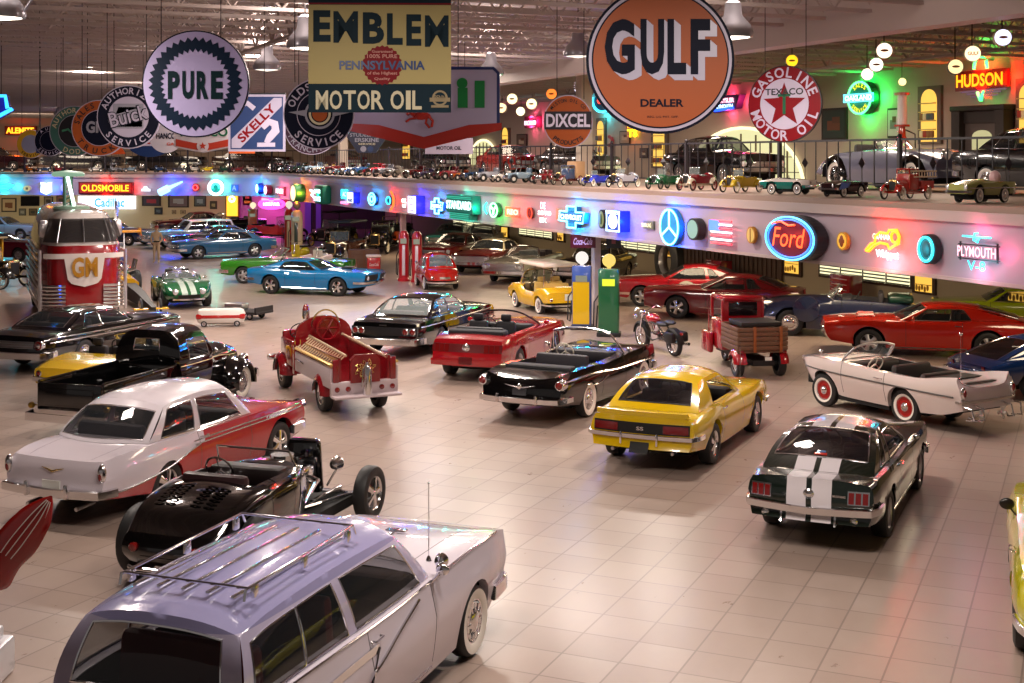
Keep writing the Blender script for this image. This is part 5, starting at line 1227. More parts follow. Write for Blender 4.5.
for xc in (0, 1.6):
    b = MB(); b.sweep([(xc+.37*cos(RD(a)), 0, .33+.37*sin(RD(a))) for a in range(10, 181, 17)], 1, sec=[(-.09, -.03), (-.06, .02), (.06, .02), (.09, -.03)]); b.build('mudguard', BLACK, r)
for y in (.3, -.3): b = MB(); b.box((-.1, y*.6, .5), (.42, .14, .26), 0, .05); b.build('saddlebag', BLACK, r)
b = MB(); b.ball((-.38, 0, .6), .05, 6); b.build('tail_light', LENS, r)

# ---- red and white streamlined bus
def streamliner(name, label, sc, det=True):
    r = thing(name, label, 'bus', sc=sc)
    L, Wd, H = 8.6, 1.22, 3.3; RW = two_tone('paint_bus', '931018', 'd9cfc9')
    b = MB(); G = []
    for k, (z, w_, f_) in enumerate(((.35, .90, -.12), (.55, .97, 0), (1.2, 1., .04), (1.9, 1, 0), (2.25, .985, -.06), (2.4, .95, -.12), (2.75, .86, -.34), (3.05, .76, -.62), (3.2, .66, -.8), (3.28, .45, -1.1), (3.3, .0, -1.6))):
        row = []; n = 48; wv_ = Wd*w_
        for i in range(n):
            a = 2*pi*i/n; ca, sa = cos(a), sin(a); e = .42
            cx_ = abs(ca)**e*(1 if ca > 0 else -1); sy_ = abs(sa)**e*(1 if sa > 0 else -1)
            x = cx_*(L/2+(f_ if ca > 0 else f_*.4)) + (.14*(1-(abs(sa))**2) if ca > 0 else 0); row.append((x, sy_*wv_, z))
        G.append(row)
    b.grid(G, cv=True)
    def msk(v):
        x, y, z = v
        if z > 2.32: return 1
        if x > 2: return -1
        return -1
    b.build('body', RW, r, mask=msk, angle=60)
    xf = lambda y, z: L/2+.14*(1-(abs(y)/Wd)**2)+.06-max(0, (abs(y)/Wd-.55))**2*1.3
    if det:
        # white band with a shield
        b = MB(); out = [(-1.1, 2.12), (1.1, 2.12), (1.1, 1.98), (.62, 1.96), (.50, 1.86), (.48, 1.42), (.40, 1.30), (0, 1.18), (-.40, 1.30), (-.48, 1.42), (-.50, 1.86), (-.62, 1.96), (-1.1, 1.98)]
        n = 24; cols = []
        for i in range(n+1):
            y = -1.12+2.24*i/n; ay = abs(y); bot = 1.98 if ay > .56 else (1.45-.12*(0 if ay < .4 else (ay-.4)/.1) if False else prof([(0, 1.2), (.38, 1.30), (.47, 1.42), (.50, 1.85), (.56, 1.98)])(ay))
            cols.append([(xf(y, 2)+.05, y, bot), (xf(y, 2)+.05, y, (bot+2.12)/2), (xf(y, 2)+.05, y, 2.12)])
        b.grid(cols); b.build('white_band', matte('d9cfc9', .3), r)
        b = MB(); put_text(b, 'GM', 0, 1.74, .72, .56, 0, 0, .035); o = b.build('letter_emblem', paint('b07a14', .3), r, smooth=False, rot=(0, 0, pi/2)); o.location = (xf(0, 2)+.09, 0, 0)
        for sd in (1, -1):
            b = MB()
            for k in range(7):
                z = .62+.1*k; b.sweep([(xf(y, z)+.04, y*sd, z) for y in (.52, .7, .88, 1.02)]+[(L/2-.32, 1.16*sd, z)], .042, 6)
            b.build('grille_bars', CHROME, r)
            b = MB(); b.sweep([(L/2-.3, 1.2*sd, .5), (L/2-.3, 1.2*sd, 2.2)], .05, 8); b.build('corner_pillar', mat('fluted_silver', (.7, .66, .66), .3, .8), r)
            b = MB()
            for k in range(9): b.sweep([(L/2-.6, 1.235*sd, .6+.19*k), (-L/2+.8, 1.235*sd, .6+.19*k)], .03, 5)
            b.build('side_flutes', mat('fluted_silver', (.7, .66, .66), .3, .8), r)
            b = MB(); b.box((3.1, 1.05*sd, 2.75), (.25, .3, .5), 0, .1); b.build('air_scoop', mat('fluted_silver', (.7, .66, .66), .3, .8), r)
        # wrap-around windshield
        b = MB(); G = []
        for z, f_, w_ in ((2.42, -.06, .92), (2.75, -.29, .84), (3.06, -.56, .75)):
            G.append([(L/2+f_+.14*(1-(u/12)**2)-1.0*max(0, abs(u/12)-.6)**1.6, Wd*w_*u/12, z) for u in range(-12, 13)])
        b.grid(G); o = b.build('windshield', DARKG, r)
        b = MB()
        for u in (-8, 0, 8): b.sweep([(L/2+f_+.02+.14*(1-(u/12)**2)-1.0*max(0, abs(u/12)-.6)**1.6, Wd*w_*u/12, z) for z, f_, w_ in ((2.42, -.06, .92), (2.75, -.29, .84), (3.06, -.56, .75))], .02, 5)
        b.build('windshield_bars', STEEL, o); steering(r, L/2-.75, .0, 2.42, .35, .2, m_=STEEL)
        # light mast
        b = MB(); b.lathe([(.5, 3.22), (.55, 3.3), (.5, 3.36), (.3, 3.38)], 24, 'z', o=(2.3, -.2, 0)); b.build('roof_turret', matte('7f9a88', .4), r)
        b = MB()
        for sd in (1, -1): b.cyl((2.3, -.3+.1*sd, 3.3), (2.3, -.3+.1*sd, 4.25), .05, n=8)
        for k in range(6): b.cyl((2.3, -.4, 3.4+.14*k), (2.3, -.2, 3.5+.14*k), .02, n=5)
        b.build('light_mast', matte('4a6a58', .4), r); b = MB(); b.cyl((2.38, -.12, 3.35), (2.38, -.32, 4.22), .05, n=10); b.build('neon_tube', glow('d8ffe8', 4), r)
        b = MB(); b.lathe([(0, 4.22), (.46, 4.23), (.5, 4.29), (.42, 4.36), (0, 4.41)], 28, 'z', o=(2.3, -.3, 0)); b.build('mast_lamp', glow('8fb89a', .8), r)
        b = MB(); b.cyl((2.6, 1.1, 2.5), (2.6, 1.1, 3.5), .06, n=8); b.build('exhaust_stack', CHROME, r)
    for x in (-2.6, 2.9):
        for sd in (1, -1): wheel(r, x, .95*sd, .42, .3, 'cap', 0, sd)
    return r
r = streamliner('streamlined_bus', 'large red and white streamlined bus with gold letters and a roof light mast', 1.0); rz = pi/2-RD(157)
c_ = gp(84, 329); r.location = c_-Vector((cos(rz), sin(rz), 0))*4.3; r.rotation_euler = (0, 0, rz); r.scale = (1, 1, 1.05)
r = thing('toy_bus', 'small red and white toy bus standing on the floor behind the black hardtop', 'toy'); c_ = gp(221, 326); r.location = c_; r.rotation_euler = (0, 0, RD(8))
b = MB(); b.box((0, 0, .30), (1.42, .46, .46), 0, .16); b.build('body', matte('ded4cc', .3), r)
b = MB(); b.box((0, 0, .30), (1.44, .48, .17), 0, .06); b.build('red_side_panel', paint('b01a1a'), r)
for x in (-.48, .48):
    for sd in (1, -1): wheel(r, x, .19*sd, .09, .07, 'cap', 0, sd)
r = thing('flat_trailer', 'low dark flat trailer behind the toy bus', 'trailer'); c_ = gp(240, 318); r.location = c_; r.rotation_euler = (0, 0, RD(-25))
b = MB(); b.box((0, 0, .22), (1.9, .9, .08), 0, .02); b.box((.9, 0, .3), (.06, .9, .2), 0); b.build('deck', matte('1a1416'), r)
b = MB(); b.box((-.2, .1, .36), (.7, .4, .2), 0, .06); b.build('crated_engine', STEEL, r)
for x in (-.5, .6):
    for sd in (1, -1): wheel(r, x, .3*sd, .11, .08, 'cap', 0, sd)

# ---- dragster with a mannequin driver behind it
r = thing('dragster', 'long black-nosed dragster with yellow cockpit and high orange rear wing beside the green sports car', 'car'); c_ = Vector((-11.3, 41.0, 0)); psi = 154; rz = pi/2-RD(psi)
r.location = c_-Vector((cos(rz), sin(rz), 0))*6.9; r.rotation_euler = (0, 0, rz); YL = paint('e0a800', .25)
for sd in (1, -1): wheel(r, 0, .6*sd, .46, .4, 'mag', 0, sd); wheel(r, 6.3, .3*sd, .26, .08, 'wire', 0, sd, rr=.2)
b = MB(); b.sweep([(-.2, 0, .5), (1.2, 0, .6), (2.2, 0, .55), (2.6, 0, .5)], 1, sec=[(-.32, -.25), (.32, -.25), (.30, .2), (.12, .34), (-.12, .34), (-.30, .2)]); b.build('cockpit_body', YL, r)
b = MB(); b.sweep([(2.4, 0, .48), (4.5, 0, .4), (6.9, 0, .22)], [1, .8, .35], sec=[(-.24, -.25), (.24, -.25), (.2, .22), (-.2, .22)]); b.build('nose', BLACK, r)
b = MB(); b.box((.6, 0, .95), (.7, .5, .5), 0, .06); b.box((.6, 0, 1.35), (.5, .4, .3), 1, .06)
for k in range(4):
    for sd in (1, -1): b.sweep([(.35+.16*k, .25*sd, .95), (.35+.16*k, .45*sd, 1.0), (.25+.16*k, .55*sd, 1.35)], .04, 6, 0)
b.build('engine', [CHROME, matte('2a3e7a', .3)], r)
b = MB(); b.box((-.5, 0, 2.3), (.55, 1.75, .08), 0, .03); b.box((-.5, .87, 2.3), (.6, .03, .25), 0); b.box((-.5, -.87, 2.3), (.6, .03, .25), 0); b.build('rear_wing', paint('d08a14', .3), r)
for sd in (1, -1): b = MB(); b.sweep([(-.1, .25*sd, .6), (-.45, .3*sd, 2.28)], .03, 6); b.build('wing_strut', STEEL, r)
b = MB(); b.box((6.4, 0, .2), (.35, 1.1, .05), 0, .02); b.build('front_wing', YL, r)
b = MB(); b.sweep([(.1, .25, .8), (.1, .2, 1.5), (.1, -.2, 1.5), (.1, -.25, .8)], .03, 6); b.build('roll_cage', BLACK, r)
def mannequin(px, py, h=1.8):
    g_ = gp(px, py); import bmesh
    me = bpy.data.meshes.new('person'); k = h/1.8
    J = [((0, 0, .95), .13), ((0, 0, 1.15), .125), ((0, 0, 1.38), .15), ((0, 0, 1.48), .075), ((0, 0, 1.56), .06),
         ((.09, 0, .9), .10), ((.1, -.01, .5), .065), ((.11, .02, .09), .045), ((.12, -.12, .04), .04),
         ((-.09, 0, .9), .10), ((-.1, -.01, .5), .065), ((-.11, .02, .09), .045), ((-.12, -.12, .04), .04),
         ((.19, 0, 1.42), .065), ((.27, .02, 1.14), .048), ((.20, -.16, .98), .038), ((.14, -.2, .97), .035),
         ((-.19, 0, 1.42), .065), ((-.27, .02, 1.14), .048), ((-.20, -.16, .98), .038), ((-.14, -.2, .97), .035)]
    E = [(0, 1), (1, 2), (2, 3), (3, 4), (0, 5), (5, 6), (6, 7), (7, 8), (0, 9), (9, 10), (10, 11), (11, 12), (2, 13), (13, 14), (14, 15), (15, 16), (2, 17), (17, 18), (18, 19), (19, 20)]
    me.from_pydata([tuple(c*k for c in j[0]) for j in J], E, []); o = bpy.data.objects.new('person', me); COL.objects.link(o)
    md = o.modifiers.new('skin', 'SKIN'); 
    for i, j in enumerate(J): me.skin_vertices[0].data[i].radius = (j[1]*k, j[1]*k)
    me.skin_vertices[0].data[0].use_root = True
    s_ = o.modifiers.new('sub', 'SUBSURF'); s_.levels = 2; s_.render_levels = 2
    me.materials.append(matte('b89c7a')); o.location = g_; tag(o, 'standing driver figure in a tan racing suit and red cap behind the dragster', 'person')
    b = MB(); b.ball((0, -.01*k, 1.66*k), (.085*k, .1*k, .115*k), 12); b.ball((0, -.11*k, 1.65*k), (.016, .02, .02), 6); b.ball((.09*k, 0, 1.655*k), (.015, .02, .03), 6); b.ball((-.09*k, 0, 1.655*k), (.015, .02, .03), 6); b.build('head', matte('b98a6a'), o)
    b = MB(); b.lathe([(.1*k, 1.68*k), (.1*k, 1.73*k), (.07*k, 1.78*k), (0, 1.8*k)], 14, 'z'); b.box((0, -.12*k, 1.69*k), (.13*k, .1*k, .015)); b.build('cap', matte('8a2018'), o)
    b = MB(); b.lathe([(.16, 1.0*k), (.165, 1.03*k), (.16, 1.06*k)], 14, 'z'); b.build('belt', BLACK, o)
    for sd in (1, -1):
        for q in range(4): b = MB(); b.sweep([(sd*(.14-.0*q)*k, (-.2-.01*q)*k, (.985-.018*q)*k), (sd*.10*k, -.235*k, (.98-.018*q)*k), (sd*.07*k, -.225*k, (.975-.018*q)*k)], .009, 5); b.build('finger', matte('b98a6a'), o)
    return o
mannequin(156.5, 263)
r = thing('tool_chest', 'red and white tool chest on the floor beside the bus', 'chest'); c_ = gp(134, 291); r.location = c_
b = MB(); b.box((0, 0, .28), (.5, .4, .5), 0, .03); b.build('chest_body', paint('b02a1c'), r); b = MB(); b.box((0, 0, .08), (.52, .42, .12), 0, .02); b.build('base', matte('d8d0c8'), r)

# ---- winged figure at the lower left
r = thing('winged_statue', 'red winged statue on a silver pedestal at the lower left corner', 'statue'); r.location = (-4.78, 12.3, 0); WR = paint('8f1410', .15)
b = MB(); b.box((-.42, 0, .18), (.72, .8, .36), 0, .05); b.box((-.42, 0, .42), (.56, .62, .12), 0, .03); b.build('pedestal', mat('silver_paint', (.7, .7, .74), .3, .5), r)
b = MB(); b.box((-.4, 0, .53), (.5, .4, .12), 1, .04); b.sweep([(-.35, 0, .55), (-.2, 0, .85), (-.12, 0, 1.05), (-.1, 0, 1.12)], [.10, .09, .08, .05], 10); b.build('figure_body', [WR, matte('4a4038', .4)], r)
f0 = prof([(0, 0), (.3, .06), (1, .0)])
b = MB(); G = []
for i in range(25):
    t = i/24; cx_, cz_ = -.2+.62*t**1.15, .94+.86*t; wdt = prof([(0, .07), (.12, .13), (.3, .12), (.5, .14), (.75, .115), (.93, .05), (1, .008)])(t); nx, nz = .83, -.55
    wdt *= 1.3; row = []
    for k in range(12):
        a = 2*pi*k/12; th = .075*(1-t)+.012; row.append((cx_+nx*wdt*cos(a)+.25*wdt*nx*(1 if cos(a) > 0 else 0), th*sin(a), cz_+nz*wdt*cos(a)))
    G.append(row)
b.grid(G, cv=True); o = b.build('wing', WR, r)
b = MB()
for q in (-.3, .1, .5, .85):
    pts = []
    for i in range(9, 24):
        t = i/24; cx_, cz_ = -.2+.62*t**1.15, .94+.86*t; wdt = prof([(0, .07), (.12, .13), (.3, .12), (.5, .14), (.75, .115), (.93, .05), (1, .008)])(t)
        th = .075*(1-t)+.012; pts.append((cx_+.83*wdt*q*1.1, -th*sqrt(max(0, 1-q*q))-.004, cz_-.55*wdt*q*1.1))
    b.sweep(pts, .005, 5)
b.build('feather_lines', matte('d8c8c0'), o)
# ------------------------------------------------------------ the hall
def planebox(name, c, d, m_, rz=0, b=0): mb = MB(); mb.box((0, 0, 0), d, 0, b); return struct(mb.build(name, m_, smooth=False, loc=c, rot=(0, 0, rz)))
AZ = atan2(U.y, U.x)                    # direction of the balcony edge
# floor tiles, laid diagonally to the balcony
FT, nt, bs, nd, lk = node_mat('floor_tile', .17); bs.inputs['Specular IOR Level'].default_value = .28
tc = nd.new('ShaderNodeTexCoord'); mp = nd.new('ShaderNodeMapping'); mp.inputs['Rotation'].default_value = (0, 0, -(pi/2-RD(24))); lk.new(tc.outputs['Object'], mp.inputs[0])
br = nd.new('ShaderNodeTexBrick'); br.offset = 0; br.inputs['Scale'].default_value = 1.0
br.inputs['Brick Width'].default_value = .61; br.inputs['Row Height'].default_value = .61; br.inputs['Mortar Size'].default_value = .011; br.inputs['Mortar Smooth'].default_value = .2; br.inputs['Bias'].default_value = 0
br.inputs['Color1'].default_value = (*hexc('a08e84'), 1); br.inputs['Color2'].default_value = (*hexc('978479'), 1); br.inputs['Mortar'].default_value = (*hexc('7d6d65'), 1)
lk.new(mp.outputs[0], br.inputs['Vector'])
nz = nd.new('ShaderNodeTexNoise'); nz.inputs['Scale'].default_value = 1.6; nz.inputs['Detail'].default_value = 8; nz.inputs['Roughness'].default_value = .65
mp2 = nd.new('ShaderNodeMapping'); mp2.inputs['Scale'].default_value = (1.6, 2.6, 1); lk.new(mp.outputs[0], mp2.inputs[0]); lk.new(mp2.outputs[0], nz.inputs['Vector'])
rp = nd.new('ShaderNodeMapRange'); rp.inputs[1].default_value = .2; rp.inputs[2].default_value = .8; rp.inputs[3].default_value = .93; rp.inputs[4].default_value = 1.06; lk.new(nz.outputs[0], rp.inputs[0])
mx = nd.new('ShaderNodeMix'); mx.data_type = 'RGBA'; mx.blend_type = 'MULTIPLY'; mx.inputs[0].default_value = 1; lk.new(br.outputs['Color'], mx.inputs[6]); lk.new(rp.outputs[0], mx.inputs[7]); lk.new(mx.outputs[2], bs.inputs['Base Color'])
r2 = nd.new('ShaderNodeMapRange'); r2.inputs[1].default_value = .3; r2.inputs[2].default_value = .7; r2.inputs[3].default_value = .27; r2.inputs[4].default_value = .33; lk.new(nz.outputs[0], r2.inputs[0]); lk.new(r2.outputs[0], bs.inputs['Roughness'])
mb = MB(); mb.add([(-60, -6, 0), (34, -6, 0), (34, 110, 0), (-60, 110, 0)], [(0, 1, 2, 3)]); mb.add([(-60, -6, -.2), (34, -6, -.2), (34, 110, -.2), (-60, 110, -.2)], [(3, 2, 1, 0)]); struct(mb.build('floor', FT, smooth=False))
WALLC = matte('b9a89f', .8); CREAM = matte('c9b994', .8); PINKW = matte('b48ab0', .8); FASC = matte('998a96', .55); MOUT = matte('a2938f', .5)
LW, UW = 31.0, 31.5                    # back walls under and over the balcony (X = c - .4365 Y)
DZ, FB = 4.14, 2.76                    # deck height, underside of the fascia
E0 = Vector((18.7-.4365*6, 6, 0)); E1 = Vector((18.7-.4365*76.6, 76.6, 0)); E2 = Vector((-58, 83.5, 0))
V2 = (E2-E1).normalized(); M2 = Vector((-V2.y, V2.x, 0)); M2 = M2 if M2.y > 0 else -M2
def slab(name, a, b_, u, n, y0, y1, z0, z1, m_, par=None):
    """a bar along a-b, from y0 to y1 behind the edge, between two heights"""
    mb = MB(); vs = [a+n*y0, b_+n*y0, b_+n*y1, a+n*y1]; mb.add([(p.x, p.y, z0) for p in vs]+[(p.x, p.y, z1) for p in vs], [(3, 2, 1, 0), (4, 5, 6, 7), (0, 1, 5, 4), (1, 2, 6, 5), (2, 3, 7, 6), (3, 0, 4, 7)])
    return struct(mb.build(name, m_, par, smooth=False))
LEDGE = matte('8b7468', .6)
# beam over the passage and its mouldings; the deck behind
slab('trim_1', E0, E1, U, N, 0, .35, FB, DZ-.32, FASC); slab('trim_2', E0, E1, U, N, -.07, .35, DZ-.32, DZ-.12, MOUT); slab('trim_3', E0, E1, U, N, -.02, .4, DZ-.12, DZ, LEDGE); slab('trim_4', E0, E1, U, N, -.03, .2, FB-.03, FB+.04, MOUT)
slab('trim_5', E1, E2, V2, M2, 0, .35, FB, DZ-.32, FASC); slab('trim_6', E1, E2, V2, M2, -.07, .35, DZ-.32, DZ-.12, MOUT); slab('trim_7', E1, E2, V2, M2, -.02, .4, DZ-.12, DZ, LEDGE)
mb = MB()
pts = [E0+N*.4, E1+N*.4+M2*.4, E2+M2*.4, Vector((-58, 110, 0)), Vector((20, 110, 0)), E0+N*25]
mb.add([(p.x, p.y, DZ-.005) for p in pts]+[(p.x, p.y, DZ-.6) for p in pts], [tuple(range(6)), tuple(reversed(range(6, 12)))]); struct(mb.build('balcony_floor', matte('8a7264', .5), smooth=False))
# back walls
def wall_line(c, y): return Vector((c-.4365*y, y, 0))
slab('wall_right', wall_line(LW, 10), wall_line(LW, 93), U, N, 0, .3, 0, DZ-.6, matte('a5977f', .8))
slab('wall_right_upper', wall_line(UW, 10), wall_line(UW, 96), U, N, 0, .3, DZ, 9.2, matte('b5a494', .8))
FWY = 91.0
planebox('wall_far', (-37.1, FWY+.15, 1.77), (35.8, .3, 3.54), CREAM)
planebox('wall_far_pink', (-16.8, FWY+.2, 1.77), (4.8, .3, 3.54), PINKW)
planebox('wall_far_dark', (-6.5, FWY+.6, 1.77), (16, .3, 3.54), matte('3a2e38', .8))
planebox('wall_far_upper', (-28, 96.15, 6.67), (62, .3, 5.07), matte('b99f8a', .8))
planebox('wall_left', (-58.15, 50, 4.6), (.3, 122, 9.2), WALLC)
# ceiling deck with ribs, joists, girders
CD, nt, bs, nd, lk = node_mat('roof_deck', .5); bs.inputs['Base Color'].default_value = (*hexc('a09088'), 1)
tc = nd.new('ShaderNodeTexCoord'); mp = nd.new('ShaderNodeMapping'); mp.inputs['Rotation'].default_value = (0, 0, -AZ); wv = nd.new('ShaderNodeTexWave'); wv.inputs['Scale'].default_value = 1.1; lk.new(tc.outputs['Object'], mp.inputs[0]); lk.new(mp.outputs[0], wv.inputs[0])
bp = nd.new('ShaderNodeBump'); bp.inputs['Distance'].default_value = .08; lk.new(wv.outputs[0], bp.inputs['Height']); lk.new(bp.outputs[0], bs.inputs['Normal'])
mb = MB(); mb.add([(-60, -6, 9.15), (34, -6, 9.15), (34, 110, 9.15), (-60, 110, 9.15)], [(3, 2, 1, 0)]); mb.add([(-60, -6, 9.3), (34, -6, 9.3), (34, 110, 9.3), (-60, 110, 9.3)], [(0, 1, 2, 3)]); struct(mb.build('ceiling', CD, smooth=False))
JM = matte('b0a29a', .5)
def joist(L, h, t, step):
    mb = MB(); 
    for z in (0, h): mb.box((L/2, -.05, z), (L, .035, .07)); mb.box((L/2, .05, z), (L, .035, .07))
    n = int(L/step)
    for i in range(n):
        x = i*step; mb.sweep([(x, 0, 0), (x+step/2, 0, h)], t, 4, cap=False); mb.sweep([(x+step/2, 0, h), (x+step, 0, 0)], t, 4, cap=False)
    return mb
JN = joist(62, .62, .022, 1.0).build('ceiling_joist', JM, smooth=False); struct(JN)
az = atan2(N.y, N.x); k0 = Vector((8.9, 22.5, 0))
for i in range(58):
    o = JN if i == 0 else JN.copy()
    if i: COL.objects.link(o)
    p = k0-N*48+U*(-6.5+1.5*i+(0 if i < 30 else .4*(i-30))); o.location = (p.x, p.y, 7.95); o.rotation_euler = (0, 0, az)
GR = joist(90, .9, .04, 1.8).build('ceiling_girder', matte('978982', .5), smooth=False); struct(GR)
for i, d in enumerate((-32, -21, -10, 7.5)):
    o = GR if i == 0 else GR.copy()
    if i: COL.objects.link(o)
    p = k0+N*d-U*8; o.location = (p.x, p.y, 7.75); o.rotation_euler = (0, 0, AZ)
slab('trim_8', E0, E1+U*12, U, N, -.1, .45, 7.5, 9.15, matte('b8aaa4', .6))
# columns
for px, c in ((596, CE+.5), (403, CE+.5)):
    p = on_line(px, c+.25); planebox('column', (p.x, p.y, FB/2), (.22, .22, FB), matte('b7a9a4'), AZ, .02)
for px in (584, 343, 938):
    p = on_line(px, CE+3.6) if px != 938 else None
    if p is None: continue
    planebox('upper_column', (p.x, p.y, (DZ+8.6)/2), (.45, .45, 8.6-DZ), matte('c7b6a6'), AZ, .03)
# ------------------------------------------------------------ blinds, lit niches, panelling on the lower wall
LITW = glow('f2e9b8', 1.5); LITY = glow('f0b848', 1.3); FR_W = matte('3a2416', .5)
def wall_frame(c, n_off=-.02):
    return lambda px: on_line(px, c-.02/.9165)
def on_wall(px, py, c, out=.0):
    p = on_line(px, c-out/.9165); s = F/p.y; return Vector((p.x, p.y, EYE-(py-HOR)/s)), s
def alongpx(px0, px1, c): return (on_line(px1, c)-on_line(px0, c)).length
FACE = atan2(-N.x, N.y) if False else AZ-pi/2      # rotation that turns local -y towards the hall
def lface(): return AZ+pi                           # local x runs from far to near (left to right in the photograph)
def wthing(name, label, cat, px, py, c, out=.03, group=None):
    p, s = on_wall(px, py, c, out); r = thing(name, label, cat, (p.x, p.y, p.z), lface(), group); return r, s
k = 0
for x0, x1, y0, y1, lb in ((615, 661, 231, 253, 'blind window under the balcony right of the fuel pumps'), (453, 495, 222, 236, 'blind window far under the balcony, third from the fuel pumps'), (519, 552, 229, 242, 'blind window under the balcony left of the cola sign'), (818, 909, 258, 284, 'long blind window under the balcony above the dark blue classic')):
    w_ = alongpx(x0, x1, LW); r, s = wthing('window_with_blinds', lb, 'window', (x0+x1)/2, (y0+y1)/2, LW); h = 1.0; n = max(2, round(w_/1.1)); r.location.z = max(1.35, r.location.z)
    mb = MB(); mb.box((0, 0, 0), (w_+.1, .06, h+.1)); mb.build('frame', FR_W, r, smooth=False)
    for q in range(n):
        cx_ = -w_/2+w_*(q+.5)/n; mb = MB(); mb.box((cx_, -.035, 0), (w_/n-.09, .01, h-.06)); g_ = mb.build('pane', LITW, r, smooth=False); mb = MB()
        for z in range(9): mb.box((cx_, -.06, -h/2+.06+z*.11), (w_/n-.09, .05, .045))
        mb.build('blind_slats', matte('55604a'), g_, smooth=False)
for x0, x1, y0, y1, lb in ((913, 936, 274, 294, 'small lit yellow display window right of the long blinds'), (1005, 1035, 282, 304, 'small lit yellow display window at the right edge'), (783, 802, 250, 276, 'small lit yellow display window under the oval neon sign'), (663, 675, 242, 258, 'small lit yellow display window left of the wooden panelling'), (557, 565, 228, 242, 'small lit yellow display window just left of the cola sign'), (501, 509, 226, 238, 'small lit display window between two far blind windows')):
    w_ = alongpx(x0, x1, LW); r, s = wthing('display_window', lb, 'window', (x0+x1)/2, (y0+y1)/2, LW); h = max(.6, (y1-y0)/s)
    mb = MB(); mb.box((0, 0, 0), (w_, .08, h)); mb.build('frame', FR_W, r, smooth=False); mb = MB(); mb.box((0, -.045, 0), (w_*.72, .01, h*.78)); g_ = mb.build('lit_pane', LITY, r, smooth=False)
    mb = MB()
    for q in range(5): mb.ball((-w_*.25+w_*.12*q, -.09, -h*.25+.1*random.random()), (.05, .03, .1), 5)
    mb.box((0, -.07, -.02), (w_*.72, .04, .02)); mb.build('displayed_objects', matte('b8862a'), g_)
p0, p1 = on_line(678, LW-.1), on_line(782, LW-.1); L_ = (p1-p0).length; pc = (p0+p1)/2
mb = MB(); mb.box((0, 0, 1.6), (L_, .06, 3.2))
for q in range(int(L_/.3)): mb.box((-L_/2+.15+.3*q, -.05, 1.6), (.14, .05, 3.2))
o = mb.build('trim_9', matte('4a3428', .6), smooth=False, loc=pc, rot=(0, 0, lface())); struct(o)
# ------------------------------------------------------------ upper wall fittings
def arch_case(px0, px1, y0, y1, label, c=UW):
    w_ = alongpx(px0, px1, c); pc, s = on_wall((px0+px1)/2, (y0+y1)/2, c, .05); h = (y1-y0)/s; r = thing('arched_display_niche', label, 'display case', pc, lface())
    mb = MB(); mb.box((0, 0, 0), (w_, .12, h), 0); mb.build('surround', matte('6b5a4e'), r, smooth=False)
    out = [(-w_*.34, -h*.46), (w_*.34, -h*.46), (w_*.34, h*.25)]+[(w_*.34*cos(pi*q/12), h*.25+w_*.34*sin(pi*q/12)) for q in range(1, 12)]+[(-w_*.34, h*.25)]
    mb = MB(); mb.prism(out, -.075, -.06); g_ = mb.build('lit_panel', glow('f4c050', 1.3), r, smooth=False)
    mb = MB()
    for q in range(5): mb.box((0, -.14, -h*.4+h*.15*q), (w_*.66, .12, .03))
    mb.build('shelves', matte('c8b070'), g_, smooth=False)
    for q in range(8): mb = MB(); mb.box((-w_*.22+w_*.15*(q % 4), -.16, -h*.33+h*.3*(q//4)), (.16, .08, .22), 0, .03); mb.build('shelf_piece', matte(random.choice(('8a5a2a', 'e0d0a0', 'a03020', '505a60'))), g_)
for a in ((919, 942, 86, 144, 'tall arched niche glowing yellow left of the red and green neon sign'), (1017, 1042, 78, 146, 'tall arched niche glowing yellow at the right border'), (652, 668, 122, 168, 'lit yellow niche seen below the large orange disc sign'), (597, 606, 118, 156, 'narrow lit yellow niche right of the orange round sign'), (402, 412, 128, 160, 'lit yellow niche at the balcony above the white horse toy'), (502, 510, 128, 154, 'lit yellow niche right of the arched window')): arch_case(*a)
def picture(px0, px1, y0, y1, label, col='3a3028', c=UW, group=None, name='framed_picture', c2='b8a890', em=None):
    w_ = alongpx(px0, px1, c); pc, s = on_wall((px0+px1)/2, (y0+y1)/2, c, .05); h = (y1-y0)/s; r = thing(name, label, 'picture', pc, lface(), group)
    mb = MB(); mb.box((0, 0, 0), (w_, .06, h)); mb.build('frame', matte('241812'), r, smooth=False); mb = MB(); mb.box((0, -.035, 0), (w_*.86, .01, h*.86), 0); mb.box((0, -.042, -h*.05), (w_*.5, .01, h*.3), 1); mb.box((w_*.1, -.046, h*.12), (w_*.3, .01, h*.2), 2)
    mb.build('image', [matte(col), matte(c2), matte('5a3020')], r, smooth=False)
picture(822, 847, 108, 140, 'dark framed picture left of the round green neon sign', '22302a', c2='6a3a24')
picture(888, 900, 108, 138, 'pale framed picture right of the round green neon sign', 'b8b8b0', c2='707070')
picture(620, 630, 131, 144, 'small framed picture left of the yellow neon letters', '9a8878'); picture(640, 648, 148, 158, 'small dark picture below the yellow neon letters', '504040')
picture(517, 527, 134, 148, 'small dark picture left of the orange round sign', '6a5a50')
